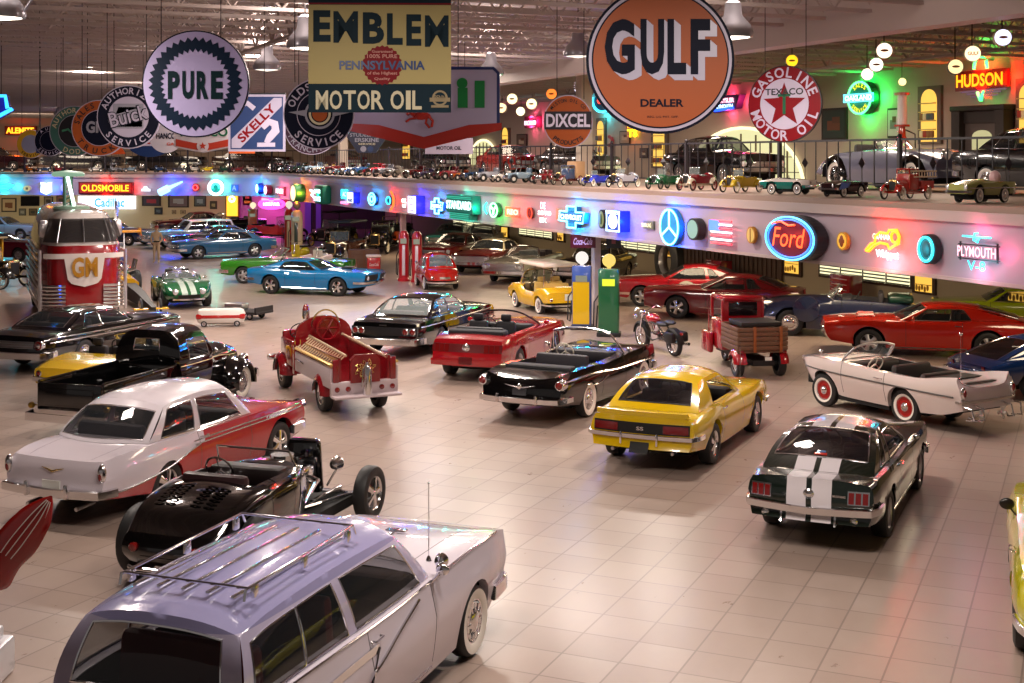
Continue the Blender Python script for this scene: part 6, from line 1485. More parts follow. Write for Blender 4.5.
# arched window and fireplace
def bigarch(px0, px1, y0, y1, label, c=UW):
    w_ = alongpx(px0, px1, c); pc, s = on_wall((px0+px1)/2, y1, c, .06); h = (y1-y0)/s; r = thing('arched_window', label, 'window', pc, lface())
    mb = MB(); R_ = [(w_/2*cos(pi*q/20), h*sin(pi*q/20)) for q in range(21)]; mb.prism(R_, -.02, .02); mb.build('lit_glass', glow('e8e2a8', 1.1), r, smooth=False)
    mb = MB(); mb.sweep([(x, -.06, z) for x, z in R_], .07, 6); mb.build('arch_frame', glow('fff2c0', 1.6), r); mb = MB()
    for q in range(1, 8): x = -w_/2+w_*q/8; mb.box((x, -.05, h*.45*sqrt(max(0, 1-(2*x/w_)**2))), (.05, .05, h*.9*sqrt(max(0, 1-(2*x/w_)**2))))
    for z in (.25, .5, .75): mb.box((0, -.05, h*z), (w_*sqrt(1-z*z), .04, .03))
    mb.build('glazing_bars', matte('6a5a40'), r, smooth=False)
bigarch(684, 800, 128, 186, 'wide arched window behind the black saloon on the balcony'); bigarch(470, 498, 140, 165, 'small arched window far along the balcony')
p, s = on_wall(982, 150, UW, .3); r = thing('fireplace', 'dark wooden fireplace with an arched mirror under the neon letters', 'fireplace', (p.x, p.y, DZ), lface()); wf = alongpx(958, 1010, UW)
mb = MB(); H_ = EYE+(HOR-108)/s-DZ; mb.box((0, 0, H_), (wf*1.04, .5, .16), 0, .03); mb.box((-wf*.42, 0, H_/2), (wf*.16, .42, H_)); mb.box((wf*.42, 0, H_/2), (wf*.16, .42, H_)); mb.box((0, .1, H_-.25), (wf*.8, .3, .4)); mb.build('mantel', matte('1c100c'), r)
mb = MB(); mb.box((0, .12, H_*.42), (wf*.7, .2, H_*.8)); mb.build('hearth', matte('4a3f3c'), r); mb = MB(); mb.prism([(-.4, .9), (.4, .9), (.4, 1.5)]+[(.4*cos(pi*q/8), 1.5+.2*sin(pi*q/8)) for q in range(1, 8)]+[(-.4, 1.5)], -.02, .01); mb.build('arched_mirror', glow('d8d098', .8), r)  # mirror's reflected brightness put in as a glow
# ------------------------------------------------------------ railing on the balcony
RM = matte('221c22', .4); RC = CE+2.85
def rail_panel(a, b_, idx, first, det, label, grp):
    d = b_-a; L_ = d.length; r = thing('railing_panel', label, 'railing', (a.x, a.y, DZ), atan2(d.y, d.x), grp)
    mb = MB(); mb.box((L_/2+.02, 0, 1.28), (L_-.14, .05, .05)); mb.box((L_/2+.02, 0, .24), (L_-.14, .035, .035)); mb.build('rail', RM, r, smooth=False)
    mb = MB(); mb.box((0, 0, .66), (.09, .09, 1.32)); mb.ball((0, 0, 1.36), .055, 6); mb.build('post', RM, r)
    n = int(L_/.44)
    if det:
        B0 = MB().box((0, 0, .76), (.022, .022, 1.04)).build('baluster', RM, r, smooth=False, loc=(.44, 0, 0))
        for q in range(1, n):
            if q in (n//4, n*3//4):
                mb = MB(); mb.box((0, 0, .76), (.016, .016, 1.04)); mb.sweep([(0, 0, .6), (0, 0, .74), (0, 0, .88)], [.005, .10, .005], 4); o = mb.build('diamond_baluster', RM, r, smooth=False); o.location = (.44*(q+1), 0, 0); continue
            o = B0.copy(); COL.objects.link(o); o.location = (.44*(q+1), 0, 0)
    else:
        mb = MB()
        for q in range(n): mb.box((.44*(q+1), 0, .76), (.022, .022, 1.04))
        o = mb.build('balusters', RM, r, smooth=False); o['kind'] = 'stuff'
q0 = on_line(1060, RC)
RLB = ['railing panel '+t_ for t_ in ('at the right border behind the pale lime pedal car', 'behind the dark maroon flame-nosed pedal car', 'behind the yellow and the teal pedal cars', 'behind the green pedal car', 'behind the bright blue pedal car')]
for i in range(14):
    a = q0+U*(4.6*i); b_ = a+U*4.6
    if b_.y > 79.6: break
    rail_panel(a, b_, i, 0, i < 6, (RLB[i] if i < len(RLB) else 'dark metal railing panel along the farther stretch of the long balcony'), 'railing panels along the long balcony')
R1 = a; R2 = Vector((-45, R1.y+(45+R1.x)*(-V2.y/V2.x)*-1*-1 if False else R1.y+(-45-R1.x)*V2.y/V2.x, 0)); n = int((R2-R1).length/2.6)
for i in range(n): rail_panel(R1+V2*(2.6*i), R1+V2*(2.6*(i+1)), i, 0, False, 'thin dark railing panel on the far balcony', 'railing panels on the far balcony')
# ------------------------------------------------------------ hanging bell lamps and added fill lamps
HS = mat('lamp_housing', (.42, .42, .46), .3, .6)
for i, (x, y, z) in enumerate(LAMPS_AND_FILL):
    if i in (9, 10, 11): continue
    lb = ['bell-shaped ceiling lamp left of the yellow rectangular sign', 'ceiling lamp just behind the top left of the yellow rectangular sign', 'bright ceiling lamp behind the right edge of the large orange disc', 'bright ceiling lamp above the word ending in il', 'bright ceiling lamp in the top left corner', 'bell-shaped ceiling lamp left of the large orange disc', 'distant ceiling lamp above the far round signs', 'distant ceiling lamp above the middle of the balcony', 'distant ceiling lamp at the far left', '', '', '', 'small added fill lamp high between the joists above the balcony globes', 'small added fill lamp high between the joists at the far left', 'small added fill lamp high above the square blue sign', 'small added fill lamp high above the huge orange disc', 'farthest added fill lamp in the middle', 'farthest added fill lamp on the left'][i]
    r = thing('bell_or_fill_lamp', lb, 'lamp', (x, y, z), 0, None)
    mb = MB(); mb.lathe([(.06, .45), (.14, .4), (.16, .18), (.30, .02), (.36, -.12), (.34, -.2), (.30, -.2), (.33, -.1), (.1, .1)], 20, 'z', cap=False); mb.build('shade', HS, r)
    mb = MB(); mb.lathe([(0, -.24), (.28, -.2), (.31, -.1), (.2, .0)], 20, 'z', cap=False); mb.build('diffuser', glow('fff2e0', 6.0 if i not in (0, 5) else 1.5), r)
    mb = MB(); mb.cyl((0, 0, .4), (0, 0, 9.15-z), .012, n=5); mb.build('hanger', BLACK, r)
    if i in (1, 4): mb = MB(); mb.sweep([(.34, 0, -.1), (.6, 0, .3), (.5, 0, .8)], .02, 6); mb.build('bracket', HS, r)
# ------------------------------------------------------------ hanging enamel signs
NAVY = mat('navy_enamel', hexc('0c1024'), .5, spec=.12); WHT = matte('b5abc2', .4); ORG = matte('a04806', .5); REDP = mat('red_enamel', hexc('780a16'), .45, spec=.15); YEL = matte('a8975a', .5); TEAL = mat('teal_enamel', hexc('0c2430'), .5, spec=.12); GREY = matte('8f8d9c', .35); GRN = matte('0f5a3c', .3); BLUE = matte('0b2c60', .5); INK = matte('14141c', .4); REDO = matte('b03a1a', .3); CRM = matte('c8bfa0', .35)
WIRE = matte('18141a', .5)
def hung(name, label, px, py, Y, rz=0., wires=(-.3, .3), top=0.5):
    p = Vector(((px-512)/F*Y, Y, EYE+(HOR-py)*Y/F)); r = thing(name, label, 'sign', p, rz)
    for x in wires: mb = MB(); mb.cyl((x, .02, top), (x, .02, 9.15-p.z), .008, n=4); mb.build('hanger', WIRE, r)
    return r, F/Y
def P_(mb, name, m_, r): return mb.build(name, m_, r, smooth=False)
# large orange disc
r, s = hung('round_hanging_sign', 'huge orange disc sign with navy and white rim, right of centre', 660, 60, 16.0, wires=(-.5, .5), top=.75); R_ = 74/s
mb = MB(); disc(mb, R_, -.03, 0, th=.06, n=72); disc(mb, R_*.965, -.035, 1, n=72); disc(mb, R_*.925, -.04, 0, n=72); disc(mb, R_*.905, -.045, 2, n=72); P_(mb, 'panel', [NAVY, WHT, ORG], r)
mb = MB()
for i, ch in enumerate('GULF'):
    x = (-.5, -.1, .2, .49)[i]; w_ = (.37, .29, .23, .24)[i]
    for q in range(7): put_text(mb, ch, x+.014*q, .16-.012*q, w_, .68, -.05-.0005*(7-q), 1, .035)
    put_text(mb, ch, x, .16, w_, .68, -.056, 0, .035)
P_(mb, 'lettering', [NAVY, matte('b7b2c8', .3)], r)
mb = MB(); put_text(mb, 'DEALER', .02, -.53, .53, .095, -.05, 0, .03); P_(mb, 'dealer_lettering', NAVY, r); mb = MB(); put_text(mb, 'REG. U.S. PAT. OFF.', .03, -.7, .38, .025, -.05, 0, .0); P_(mb, 'small_lettering', NAVY, r)
# yellow rectangle
r, s = hung('rectangular_hanging_sign', 'yellow rectangular sign with navy lettering and a red seal', 380, 54, 16.5, rz=RD(2), wires=(-.7, .7), top=.7); w_, h_ = 142/s, 117/s
mb = MB(); mb.box((0, 0, 0), (w_, .05, h_), 0); mb.box((0, -.027, .12), (w_, .006, 1.0), 1); mb.box((0, -.03, .635), (w_, .006, .02), 2); P_(mb, 'panel', [TEAL, YEL, REDP], r)
mb = MB()
for i, ch in enumerate('EMBLEM'): put_text(mb, ch, (-.73, -.43, -.08, .19, .43, .72)[i], .35-.012*i, (.22, .31, .27, .2, .19, .30)[i], .40, -.034, 0, .022 if ch == 'M' else .04)
P_(mb, 'lettering', TEAL, r)
mb = MB(); put_text(mb, 'PENNSYLVANIA', .03, -.145, 1.08, .115, -.04, 0, .03); P_(mb, 'small_lettering', matte('1c3a70', .3), r)
mb = MB(); n = 48; mb.add([((.235 if k % 2 else .255)*cos(2*pi*k/n)+.03, -.033, -.145+(.235 if k % 2 else .255)*sin(2*pi*k/n)) for k in range(n)], [tuple(range(n))]); P_(mb, 'red_seal', REDP, r)
mb = MB(); put_text(mb, 'Guaranteed', .03, .03, .26, .035, -.038, 0); put_text(mb, '100% PURE', .03, -.03, .38, .05, -.038, 0); put_text(mb, 'of the Highest', .03, -.25, .38, .05, -.038, 0); put_text(mb, 'Quality', .03, -.32, .2, .04, -.038, 0); P_(mb, 'seal_lettering', matte('c88a80'), r)
mb = MB()
for i, ch in enumerate('MOTOR'): put_text(mb, ch, -.73+.175*i, -.585, .155, .24, -.034, 0, .02)
for i, ch in enumerate('OIL'): put_text(mb, ch, (.22, .36, .47)[i], -.585, (.17, .06, .12)[i], .24, -.034, 0, .02)
P_(mb, 'band_lettering', CRM, r)
mb = MB(); ring(mb, .1, .075, -.034, 0, .76, -.56, 24); mb.box((.76, -.034, -.58), (.26, .004, .05)); put_text(mb, 'PENN', .76, -.55, .14, .05, -.036, 0); mb.box((.76, -.034, -.665), (.22, .004, .03)); P_(mb, 'crest', matte('8a7a5a'), r)
# white disc with toothed ring
r, s = hung('round_hanging_sign', 'white round sign with a dark saw-toothed ring, upper left', 196, 84, 22.2, wires=(-.6, .42), top=.62); R_ = 53.5/s
mb = MB(); disc(mb, R_, -.03, 0, th=.06, n=72); disc(mb, R_*.975, -.035, 1, n=72); P_(mb, 'panel', [NAVY, matte('aaa0cc', .4)], r)
mb = MB(); n = 76
o_ = [((.88 if k % 2 else .80)*R_*cos(2*pi*k/n), (.88 if k % 2 else .80)*R_*sin(2*pi*k/n)) for k in range(n)]; i_ = [((.66 if k % 2 else .59)*R_*cos(2*pi*k/n), (.66 if k % 2 else .59)*R_*sin(2*pi*k/n)) for k in range(n)]
mb.grid([[(a, -.042, b_) for a, b_ in o_], [(a, -.042, b_) for a, b_ in i_]], cv=True); P_(mb, 'toothed_ring', mat('ring_enamel', hexc('0a1e34'), .4, spec=.2), r)
mb = MB()
for i, ch in enumerate('PURE'): put_text(mb, ch, -.37+.245*i, -.02, .2, .48, -.045, 0, .05)
P_(mb, 'lettering', mat('dark_enamel', hexc('08242a'), .4, spec=.15), r)
# red and white star sign
r, s = hung('round_hanging_sign', 'round red-rimmed sign with a red star, right of the huge orange disc', 785, 104, 25.4, rz=RD(-33), wires=(-.42, .42), top=.6); R_ = 38.5/s
mb = MB(); disc(mb, R_, -.03, 0, th=.06, n=64); disc(mb, R_*.975, -.035, 1, n=64); disc(mb, R_*.66, -.04, 2, n=64); P_(mb, 'panel', [INK, REDP, WHT], r)
mb = MB(); mb.add([((.60 if k % 2 == 0 else .25)*R_*cos(pi/2+2*pi*k/10), -.045, -.03+(.60 if k % 2 == 0 else .25)*R_*sin(pi/2+2*pi*k/10)) for k in range(10)], [tuple(range(10))]); P_(mb, 'star', REDP, r)
mb = MB(); mb.box((0, -.047, -.0), (.06, .004, .4)); mb.box((0, -.047, .17), (.26, .004, .05)); P_(mb, 'star_letter', GRN, r)
mb = MB(); put_text(mb, 'TEXACO', 0, .24, .78, .13, -.05, 0, .02); P_(mb, 'lettering', INK, r)
mb = MB(); arc_text(mb, 'GASOLINE', R_*.82, .2, RD(158), RD(22), -.042, 0); arc_text(mb, 'MOTOR OIL', R_*.82, .2, RD(200), RD(340), -.042, 0, under=True); P_(mb, 'rim_lettering', WHT, r)
# orange round sign with band
r, s = hung('round_hanging_sign', 'small orange round sign with a dark band, left of the huge orange disc', 568, 121.5, 26, wires=(-.22, .32), top=.45); R_ = 26.5/s; k = .93
mb = MB(); disc(mb, R_, -.03, 0, th=.06, rx=R_*k); disc(mb, R_*.965, -.035, 1, rx=R_*.965*k); mb.box((0, -.04, .02), (R_*1.9*k, .006, .36), 2); P_(mb, 'panel', [WHT, ORG, matte('1c1624', .3)], r)
mb = MB(); put_text(mb, 'DIXCEL', 0, .02, .88, .27, -.046, 0, .03); P_(mb, 'lettering', matte('d9cfe6', .3), r)
mb = MB(); arc_text(mb, 'MISTON OIL CO', R_*.8, .07, RD(140), RD(40), -.042, 0); P_(mb, 'rim_lettering', INK, r); mb = MB(); arc_text(mb, 'PRODUCTS', R_*.8, .09, RD(232), RD(308), -.042, 0, under=True); P_(mb, 'rim_lettering', INK, r)
def ringsign(px, py, Y, R_, label, rim, inner, top, bot, tc_, rz=0, kx=1., inn=.64, th=.2, wires=(-.3, .3), ya=None):
    r, s = hung('round_hanging_sign', label, px, py, Y, rz=rz, wires=wires, top=R_*.9)
    mb = MB(); disc(mb, R_, -.03, 0, th=.06); disc(mb, R_*.97, -.035, 1); disc(mb, R_*inn, -.04, 0); disc(mb, R_*(inn-.02), -.045, 2); P_(mb, 'panel', [WHT, rim, inner], r)
    mb = MB()
    if top: arc_text(mb, top[0], R_*(inn+1)/2, R_*th, RD(top[1]), RD(top[2]), -.042, 0)
    if bot: arc_text(mb, bot[0], R_*(inn+1)/2, R_*th, RD(bot[1]), RD(bot[2]), -.042, 0, under=True)
    P_(mb, 'rim_lettering', tc_, r); return r
r = ringsign(129, 117, 26.4, .645, 'navy-rimmed white round sign with a script word, left of the saw-toothed sign', NAVY, WHT, ('AUTHORIZED', 155, 25), ('SERVICE', 222, 318), WHT, wires=(-.45, .35))
mb = MB(); mb.box((0, -.048, .02), (.62, .004, .5), 0); mb.add([(-.25, -.05, -.2), (.28, -.05, -.2), (.28, -.05, .02)], [(0, 1, 2)], 1); mb.add([(-.2, -.05, .2), (.28, -.05, .2), (-.26, -.05, .05)], [(0, 1, 2)], 1); P_(mb, 'emblem_plate', [GREY, NAVY], r)
mb = MB(); put_text(mb, 'Buick', .0, .02, .82, .34, -.055, 0, .05, RD(14)); put_text(mb, 'Buick', .0, .02, .78, .30, -.06, 1, .01, RD(14)); P_(mb, 'script', [NAVY, WHT], r)
r = ringsign(100, 128, 28.6, .62, 'orange-rimmed round sign with navy centre, partly behind the white script sign', ORG, NAVY, ('SALES &', 165, 80), ('TRUCKS', 215, 325), INK, wires=(-.4, .3))
mb = MB(); put_text(mb, 'GMC', .02, .02, .62, .26, -.05, 0, .04); P_(mb, 'lettering', GREY, r)
r = ringsign(75, 131, 32, .62, 'greenish-rimmed round sign with a dark centre, left of the orange-rimmed sign', matte('3a6a64', .3), matte('1c1a22', .3), ('AUTHORIZED', 165, 30), ('DODGE', 245, 315), CRM, wires=(-.3, .3))
mb = MB(); mb.sweep([(-.3, -.05, 0), (-.15, -.05, .04), (-.05, -.05, -.05), (.1, -.05, .08), (.25, -.05, .02)], .03, 5); P_(mb, 'emblem', matte('3f8a6a', .3), r)
r = ringsign(50, 141, 36, .42, 'small navy round sign with white letters behind the greenish-rimmed sign', NAVY, NAVY, ('AUTO', 130, 50), ('SERVICE', 220, 320), WHT, th=.2)
r, s = hung('rectangular_hanging_sign', 'navy square sign with a white bow tie shape, far left group', 48, 142, 39, wires=(-.25, .25), top=.3)
mb = MB(); mb.box((0, 0, 0), (.7, .05, .68), 0); poly(mb, [(-.3, -.04), (-.3, .12), (-.1, .12), (-.1, .2), (.1, .2), (.1, .12), (.3, .12), (.3, -.04), (.1, -.04), (.1, -.12), (-.1, -.12), (-.1, -.04)], -.03, 1); poly(mb, [(-.28, -.02), (-.28, .1), (-.08, .1), (-.08, .18), (.08, .18), (.08, .1), (.28, .1), (.28, -.02), (.08, -.02), (.08, -.1), (-.08, -.1), (-.08, -.02)], -.034, 0); put_text(mb, 'Chevrolet', 0, .04, .5, .1, -.04, 1); put_text(mb, 'SALES & SERVICE', 0, -.24, .6, .06, -.035, 1); P_(mb, 'panel', [matte('22346a', .3), WHT], r)
r = ringsign(31, 144, 42, .46, 'small pale round sign with a yellow edge, leftmost of the far round signs', matte('c89a20', .3), matte('8a8aa8', .3), None, ('SERVICE', 225, 315), NAVY)
# square blue sign with diagonal band
r, s = hung('square_hanging_sign', 'square blue sign with a pale diagonal band right of the saw-toothed sign', 257, 123, 27.5, wires=(.15,), top=.55); w_ = 57/s
mb = MB(); mb.box((0, 0, 0), (w_, .05, w_*1.0), 0); mb.box((0, -.027, 0), (w_*.92, .006, w_*.92), 1); mb.box((0, .02, w_*.51), (w_, .08, .04), 3); poly(mb, [(-.53, -.53), (-.34, -.53), (.53, .36), (.53, .53), (.36, .53), (-.53, -.34)], -.034, 0); P_(mb, 'panel', [matte('a79fb6', .3), BLUE, TEAL, INK], r)
mb = MB(); put_text(mb, 'SKELLY', 0, 0, 1.02, .19, -.04, 0, .03, RD(45)); P_(mb, 'lettering', REDP, r)
mb = MB(); mb.sweep([(.12, -.036, -.1), (.25, -.036, .03), (.38, -.036, -.02), (.40, -.036, -.16), (.28, -.036, -.3), (.2, -.036, -.42)], [.06, .08, .085, .09, .08, .05], 8); mb.box((.2, -.036, -.46), (.38, .01, .09)); mb.sweep([(-.05, -.036, .3), (-.2, -.036, .42), (-.3, -.036, .38)], .06, 6); mb.v = [(x, -.034+(y+.036)*.06, z) for x, y, z in mb.v]; P_(mb, 'numeral', matte('b9b0c8', .3), r)
# dark service disc
r = ringsign(319, 114, 22.4, .61, 'dark navy round sign with a winged ringed emblem, left behind the yellow sign', NAVY, NAVY, ('OLDSMOBILE', 158, 20), ('SERVICE', 225, 315), WHT, inn=.62, th=.22, wires=(-.42,))
mb = MB(); ring(mb, .26, .22, -.05, 0, .02, 0); ring(mb, .19, .15, -.05, 1, .02, 0); disc(mb, .13, -.05, 2, .02, 0); mb.add([(-.52, -.055, .03), (-.2, -.055, .07), (-.2, -.055, -.05)], [(0, 1, 2)], 0); mb.add([(.56, -.055, .03), (.24, -.055, .07), (.24, -.055, -.05)], [(0, 1, 2)], 0); P_(mb, 'winged_emblem', [GREY, CRM, ORG], r)
r = ringsign(312, 127, 29, .62, 'reddish dark round sign just visible below the navy winged sign', matte('3a1c30', .3), NAVY, None, ('FRANCHISED', 205, 335), GREY)
# white shield sign with red chevron
r, s = hung('shield_hanging_sign', 'large white sign with green letters and a red chevron foot behind the yellow sign', 424, 103, 23.6, rz=RD(-3), wires=(-.2, .62), top=.6)
k = 1/s; out = [(-76, -24), (-76, 30), (-70, 36), (70, 36), (76, 30), (76, -24), (0, -44)]
mb = MB(); mb.prism([(a*k, b_*k) for a, b_ in out], -.03, .03, 0); poly(mb, [(-73*k, -22*k), (-73*k, 29*k), (-69*k, 33*k), (69*k, 33*k), (73*k, 29*k), (73*k, -22*k), (0, -40*k)], -.036, 1); poly(mb, [(-78*k, -22*k), (0, -36*k), (0, -44*k), (-50*k, -33*k), (-78*k, -27*k)], -.04, 2)
poly(mb, [(-78*k, -20*k), (-45*k, -22*k), (0, -34*k), (0, -46*k), (-78*k, -27*k)], -.042, 2); poly(mb, [(0, -34*k), (45*k, -22*k), (78*k, -20*k), (78*k, -27*k), (0, -46*k)], -.042, 2); P_(mb, 'panel', [matte('1b2a66', .3), matte('a8a0be', .4), matte('a8281c', .3)], r)
mb = MB(); put_text(mb, 'Mob', -26*k, 9*k, 62*k, 28*k, -.045, 0, .05); P_(mb, 'lettering', BLUE, r); mb = MB(); mb.box((39*k, -.045, 5*k), (10*k, .006, 20*k)); disc(mb, 5.4*k, -.048, 0, 38.5*k, 19.5*k); mb.box((56*k, -.045, 8.5*k), (10*k, .006, 27*k)); P_(mb, 'green_letters', matte('127a3a', .3), r)
mb = MB(); mb.ball((-2*k, -.045, -13*k), (9*k, .01, 4*k), 8); mb.sweep([(-9*k, -.045, -12*k), (-14*k, -.045, -9*k), (-17*k, -.045, -12*k)], [.06, .05, .03], 5); mb.sweep([(5*k, -.045, -13*k), (9*k, -.045, -18*k), (8*k, -.045, -24*k)], .025, 5); mb.sweep([(-7*k, -.045, -15*k), (-14*k, -.045, -16*k), (-18*k, -.045, -19*k)], .022, 5); mb.sweep([(3*k, -.045, -16*k), (2*k, -.045, -20*k), (6*k, -.045, -25*k)], .022, 5)
for q in range(5): mb.sweep([(-2*k, -.05, -11*k), ((6+2*q)*k, -.05, (-4+1.2*q-3)*k)], .02, 5)
P_(mb, 'winged_animal_emblem', matte('a8281c', .3), r)
r, s = hung('rectangular_hanging_sign', 'small white sign reading motor oil below the white shield sign', 449, 146, 33, wires=(-.4, .4), top=.2)
mb = MB(); mb.box((0, 0, .0), (48/s, .04, 16/s)); P_(mb, 'panel', matte('a89cae', .3), r); mb = MB(); put_text(mb, 'MOTOR OIL', 0, -2/s, 25/s, 3.6/s, -.025, 0, .03); P_(mb, 'lettering', INK, r)
r, s = hung('hexagonal_hanging_sign', 'dark hexagonal sign with pale lettering under the red chevron', 367, 141, 30, wires=(-.2, .2), top=.3)
mb = MB(); mb.prism([(a/s, b_/s) for a, b_ in ((-20, 14), (20, 14), (20, 4), (9, -12), (-9, -12), (-20, 4))], -.02, .02); P_(mb, 'panel', matte('141a38', .3), r); mb = MB(); put_text(mb, 'STUDEBAKER', 0, 6/s, 34/s, 3.5/s, -.03); put_text(mb, 'ERSKINE', 0, 1/s, 24/s, 4/s, -.03, 0, .03); put_text(mb, 'SERVICE', 0, -3/s, 17/s, 2/s, -.03, 1); disc(mb, 3/s, -.03, 0, -3.5/s, -8/s); disc(mb, 3/s, -.03, 2, 3.5/s, -8/s); P_(mb, 'lettering', [GREY, CRM, BLUE], r)
# banners behind the saw-toothed sign
r, s = hung('banner_hanging_sign', 'white and red banner-shaped sign with a small star below the saw-toothed sign', 203, 138, 33, wires=(-.5, .5), top=.2)
mb = MB(); mb.prism([(a/s, b_/s) for a, b_ in ((-29, 14), (29, 14), (29, -9), (0, -15), (-29, -9))], -.02, .02); poly(mb, [(a/s, b_/s) for a, b_ in ((-27, -1), (-8, -5), (8, -5), (27, -1), (27, -8), (0, -13), (-27, -8))], -.025, 1); disc(mb, 6/s, -.03, 0, 0, -8/s, 24); mb.add([((4 if q % 2 == 0 else 1.7)/s*cos(pi/2+2*pi*q/10), -.035, -8/s+(4 if q % 2 == 0 else 1.7)/s*sin(pi/2+2*pi*q/10)) for q in range(10)], [tuple(range(10))], 1); P_(mb, 'panel', [matte('c8c0c8', .3), matte('b0341c', .3)], r)
mb = MB(); put_text(mb, 'TEXACO', 0, 6/s, 50/s, 9/s, -.028, 0, .03); P_(mb, 'lettering', GRN, r)
r, s = hung('round_hanging_sign', 'pale round sign with small navy letters between the white script sign and the banner', 166, 136, 35, wires=(-.2, .2), top=.3)
mb = MB(); disc(mb, 17/s, -.02, 0, th=.04); put_text(mb, 'HANCOCK', 4/s, 0, 27/s, 6/s, -.03, 1, .03); put_text(mb, 'GAS', 6/s, -8/s, 10/s, 3/s, -.03, 2); P_(mb, 'panel', [matte('a79fa8', .3), NAVY, REDO], r)
r, s = hung('round_hanging_sign', 'blue, white and red round sign behind the white script sign', 150, 140, 37, wires=(-.2, .2), top=.3)
mb = MB(); disc(mb, 17/s, -.02, 0, th=.04, rx=24/s); mb.box((0, -.028, 1/s), (38/s, .01, 14/s), 1); put_text(mb, 'RICH', -2/s, -1/s, 20/s, 6/s, -.036, 2, .04); P_(mb, 'panel', [BLUE, WHT, matte('b03a2a', .3)], r)
r, s = hung('triangular_hanging_sign', 'orange pennant-shaped sign below the orange-rimmed round sign', 108, 150, 40, wires=(-.2, .2), top=.1)
mb = MB(); mb.prism([(a/s, b_/s) for a, b_ in ((-16, 7), (10, 7), (18, -4), (-16, -5))], -.02, .02); P_(mb, 'panel', matte('b8481c', .3), r)
r, s = hung('rectangular_hanging_sign', 'orange low sign behind the square blue sign', 242, 149, 40, wires=(-.2, .2), top=.1); mb = MB(); mb.box((0, 0, 0), (26/s, .04, 9/s)); P_(mb, 'panel', matte('a8481c', .3), r)

# ------------------------------------------------------------ neon on the balcony beam
def fpos(px, py, c=CE, out=.0):
    p = on_line(px, c-out/.9165)
    if c == CE and p.y > 76.5:
        r_ = (px-512)/F; a = E1; t = (r_*a.y-a.x)/(V2.x-r_*V2.y); p = a+V2*t-M2*out; ang = atan2(-V2.y, -V2.x)
        d = 1e-2; q = p+V2*(-1.); dpx = abs(((q.x/q.y)-(p.x/p.y))*F)
        return Vector((p.x, p.y, EYE-(py-HOR)*p.y/F)), F/p.y, dpx, ang
    q = p-U; dpx = abs((q.x/q.y-p.x/p.y)*F)
    return Vector((p.x, p.y, EYE-(py-HOR)*p.y/F)), F/p.y, dpx, lface()
def neon(name, label, px, py, wp, hp, col, lit=10, c=CE, dep=.0, cat='neon sign', lout=.32, out=.04, light_c=None):
    p, s, d, ang = fpos(px, py, c, out); r = thing(name, label, cat, p, ang); w, h = wp/d, hp/s
    if lit:
        lc = hexc(light_c or col); fz = Vector((sin(ang), -cos(ang), 0)); k = 1 if p.y < 60 else 1.5
        for dx, dz in (((0, 1), (0, -1), (1, 0)) if lit > 4 else ((0, 0),)):
            q = p+fz*((.21 if lit > 4 else lout)*k)+Vector((cos(ang), sin(ang), 0))*dx*(w/2+.12)+Vector((0, 0, dz*(h/2+.05))); light('neon_light', 'POINT', q, lit*(2 if lit > 4 else 5)*k*k, lc, .06)
    return r, w, h
def bar(r, name, m_, d, cx=0, cz=0, y=0., b=0): mb = MB(); mb.box((cx, y, cz), d, 0, b); return mb.build(name, m_, r)
def tubes(r, paths, col, rad=.022, y=-.08, e=3.2, name='neon_tube', closed=False):
    mb = MB()
    for pa in paths: mb.sweep([(a, y, b_) for a, b_ in pa], rad, 6, closed=closed)
    return mb.build(name, glow(col, e), r)
def ell(w, h, n=28, cx=0, cz=0): return [(cx+w/2*cos(2*pi*k/n), cz+h/2*sin(2*pi*k/n)) for k in range(n)]
def ntext(r, s, w, h, col, cx=0, cz=0, y=-.09, e=3., off=.015, rot=0, shear=0, name='neon_lettering'):
    mb = MB(); put_text(mb, s, cx, cz, w, h, y, 0, off, rot, shear); return mb.build(name, glow(col, e), r, smooth=False)
def drum(r, w, h, dep, m_, m2=None, n=32):
    mb = MB(); mb.prism(ell(w, h, n), -dep, 0, 0)
    if m2: poly(mb, ell(w*.84, h*.84, n), -dep-.005, 1)
    return mb.build('housing', [m_, m2 or m_], r, smooth=False)
CY, RDN, BLU, WHN, PNK, ORN, GRNN, YLN = '30d8f0', 'ff2a18', '2060ff', 'f4f4ff', 'ff5a90', 'ff7a10', '20e060', 'ffc030'
DK = matte('15131a', .4)
r, w, h = neon('neon_sign', 'pink neon word over a blue figure, rightmost on the balcony beam', 980, 252, 42, 38, PNK, 5)
ntext(r, 'PLYMOUTH', w*.95, h*.28, 'ffb0c0', 0, .0, e=2.6); ntext(r, 'V-8', w*.45, h*.26, CY, 0, -h*.36, e=2.4); tubes(r, [[(-w*.35, h*.4), (w*.35, h*.4)], [(x_*.12*h, h*.38+z_*.12*h) for x_, z_ in ((.4, 1), (-.6, .9), (-.9, -.6), (.3, -1), (.9, -.2), (-.4, -.1))]], CY, .018)
mb = MB()
for z in (-.2, .18): mb.box((0, -.03, z*h), (w*1.02, .03, .02))
for x in (-.46, .46): mb.box((x*w, -.03, 0), (.02, .03, h*.5))
mb.build('support_rack', DK, r); light('neon_light', 'POINT', r.location+Vector((-.3, -.12, -.25)), 12, hexc(CY), .1)
r, w, h = neon('neon_clock', 'round cyan-lit tyre-shaped neon between the pink word and the orange neon animal', 933, 249, 19, 30, CY, 1); drum(r, w, h, .16, RUBBER, matte('2a6a70')); tubes(r, [ell(w*.8, h*.8)], CY, .025, -.18, closed=True); mb = MB(); mb.ball((0, -.17, 0), (.12, .02, .16), 6); mb.build('emblem', matte('1c3a3c'), r)
r, w, h = neon('neon_sign', 'orange neon running animal above white neon script', 887, 244, 38, 36, RDN, 12, light_c='ff2010')
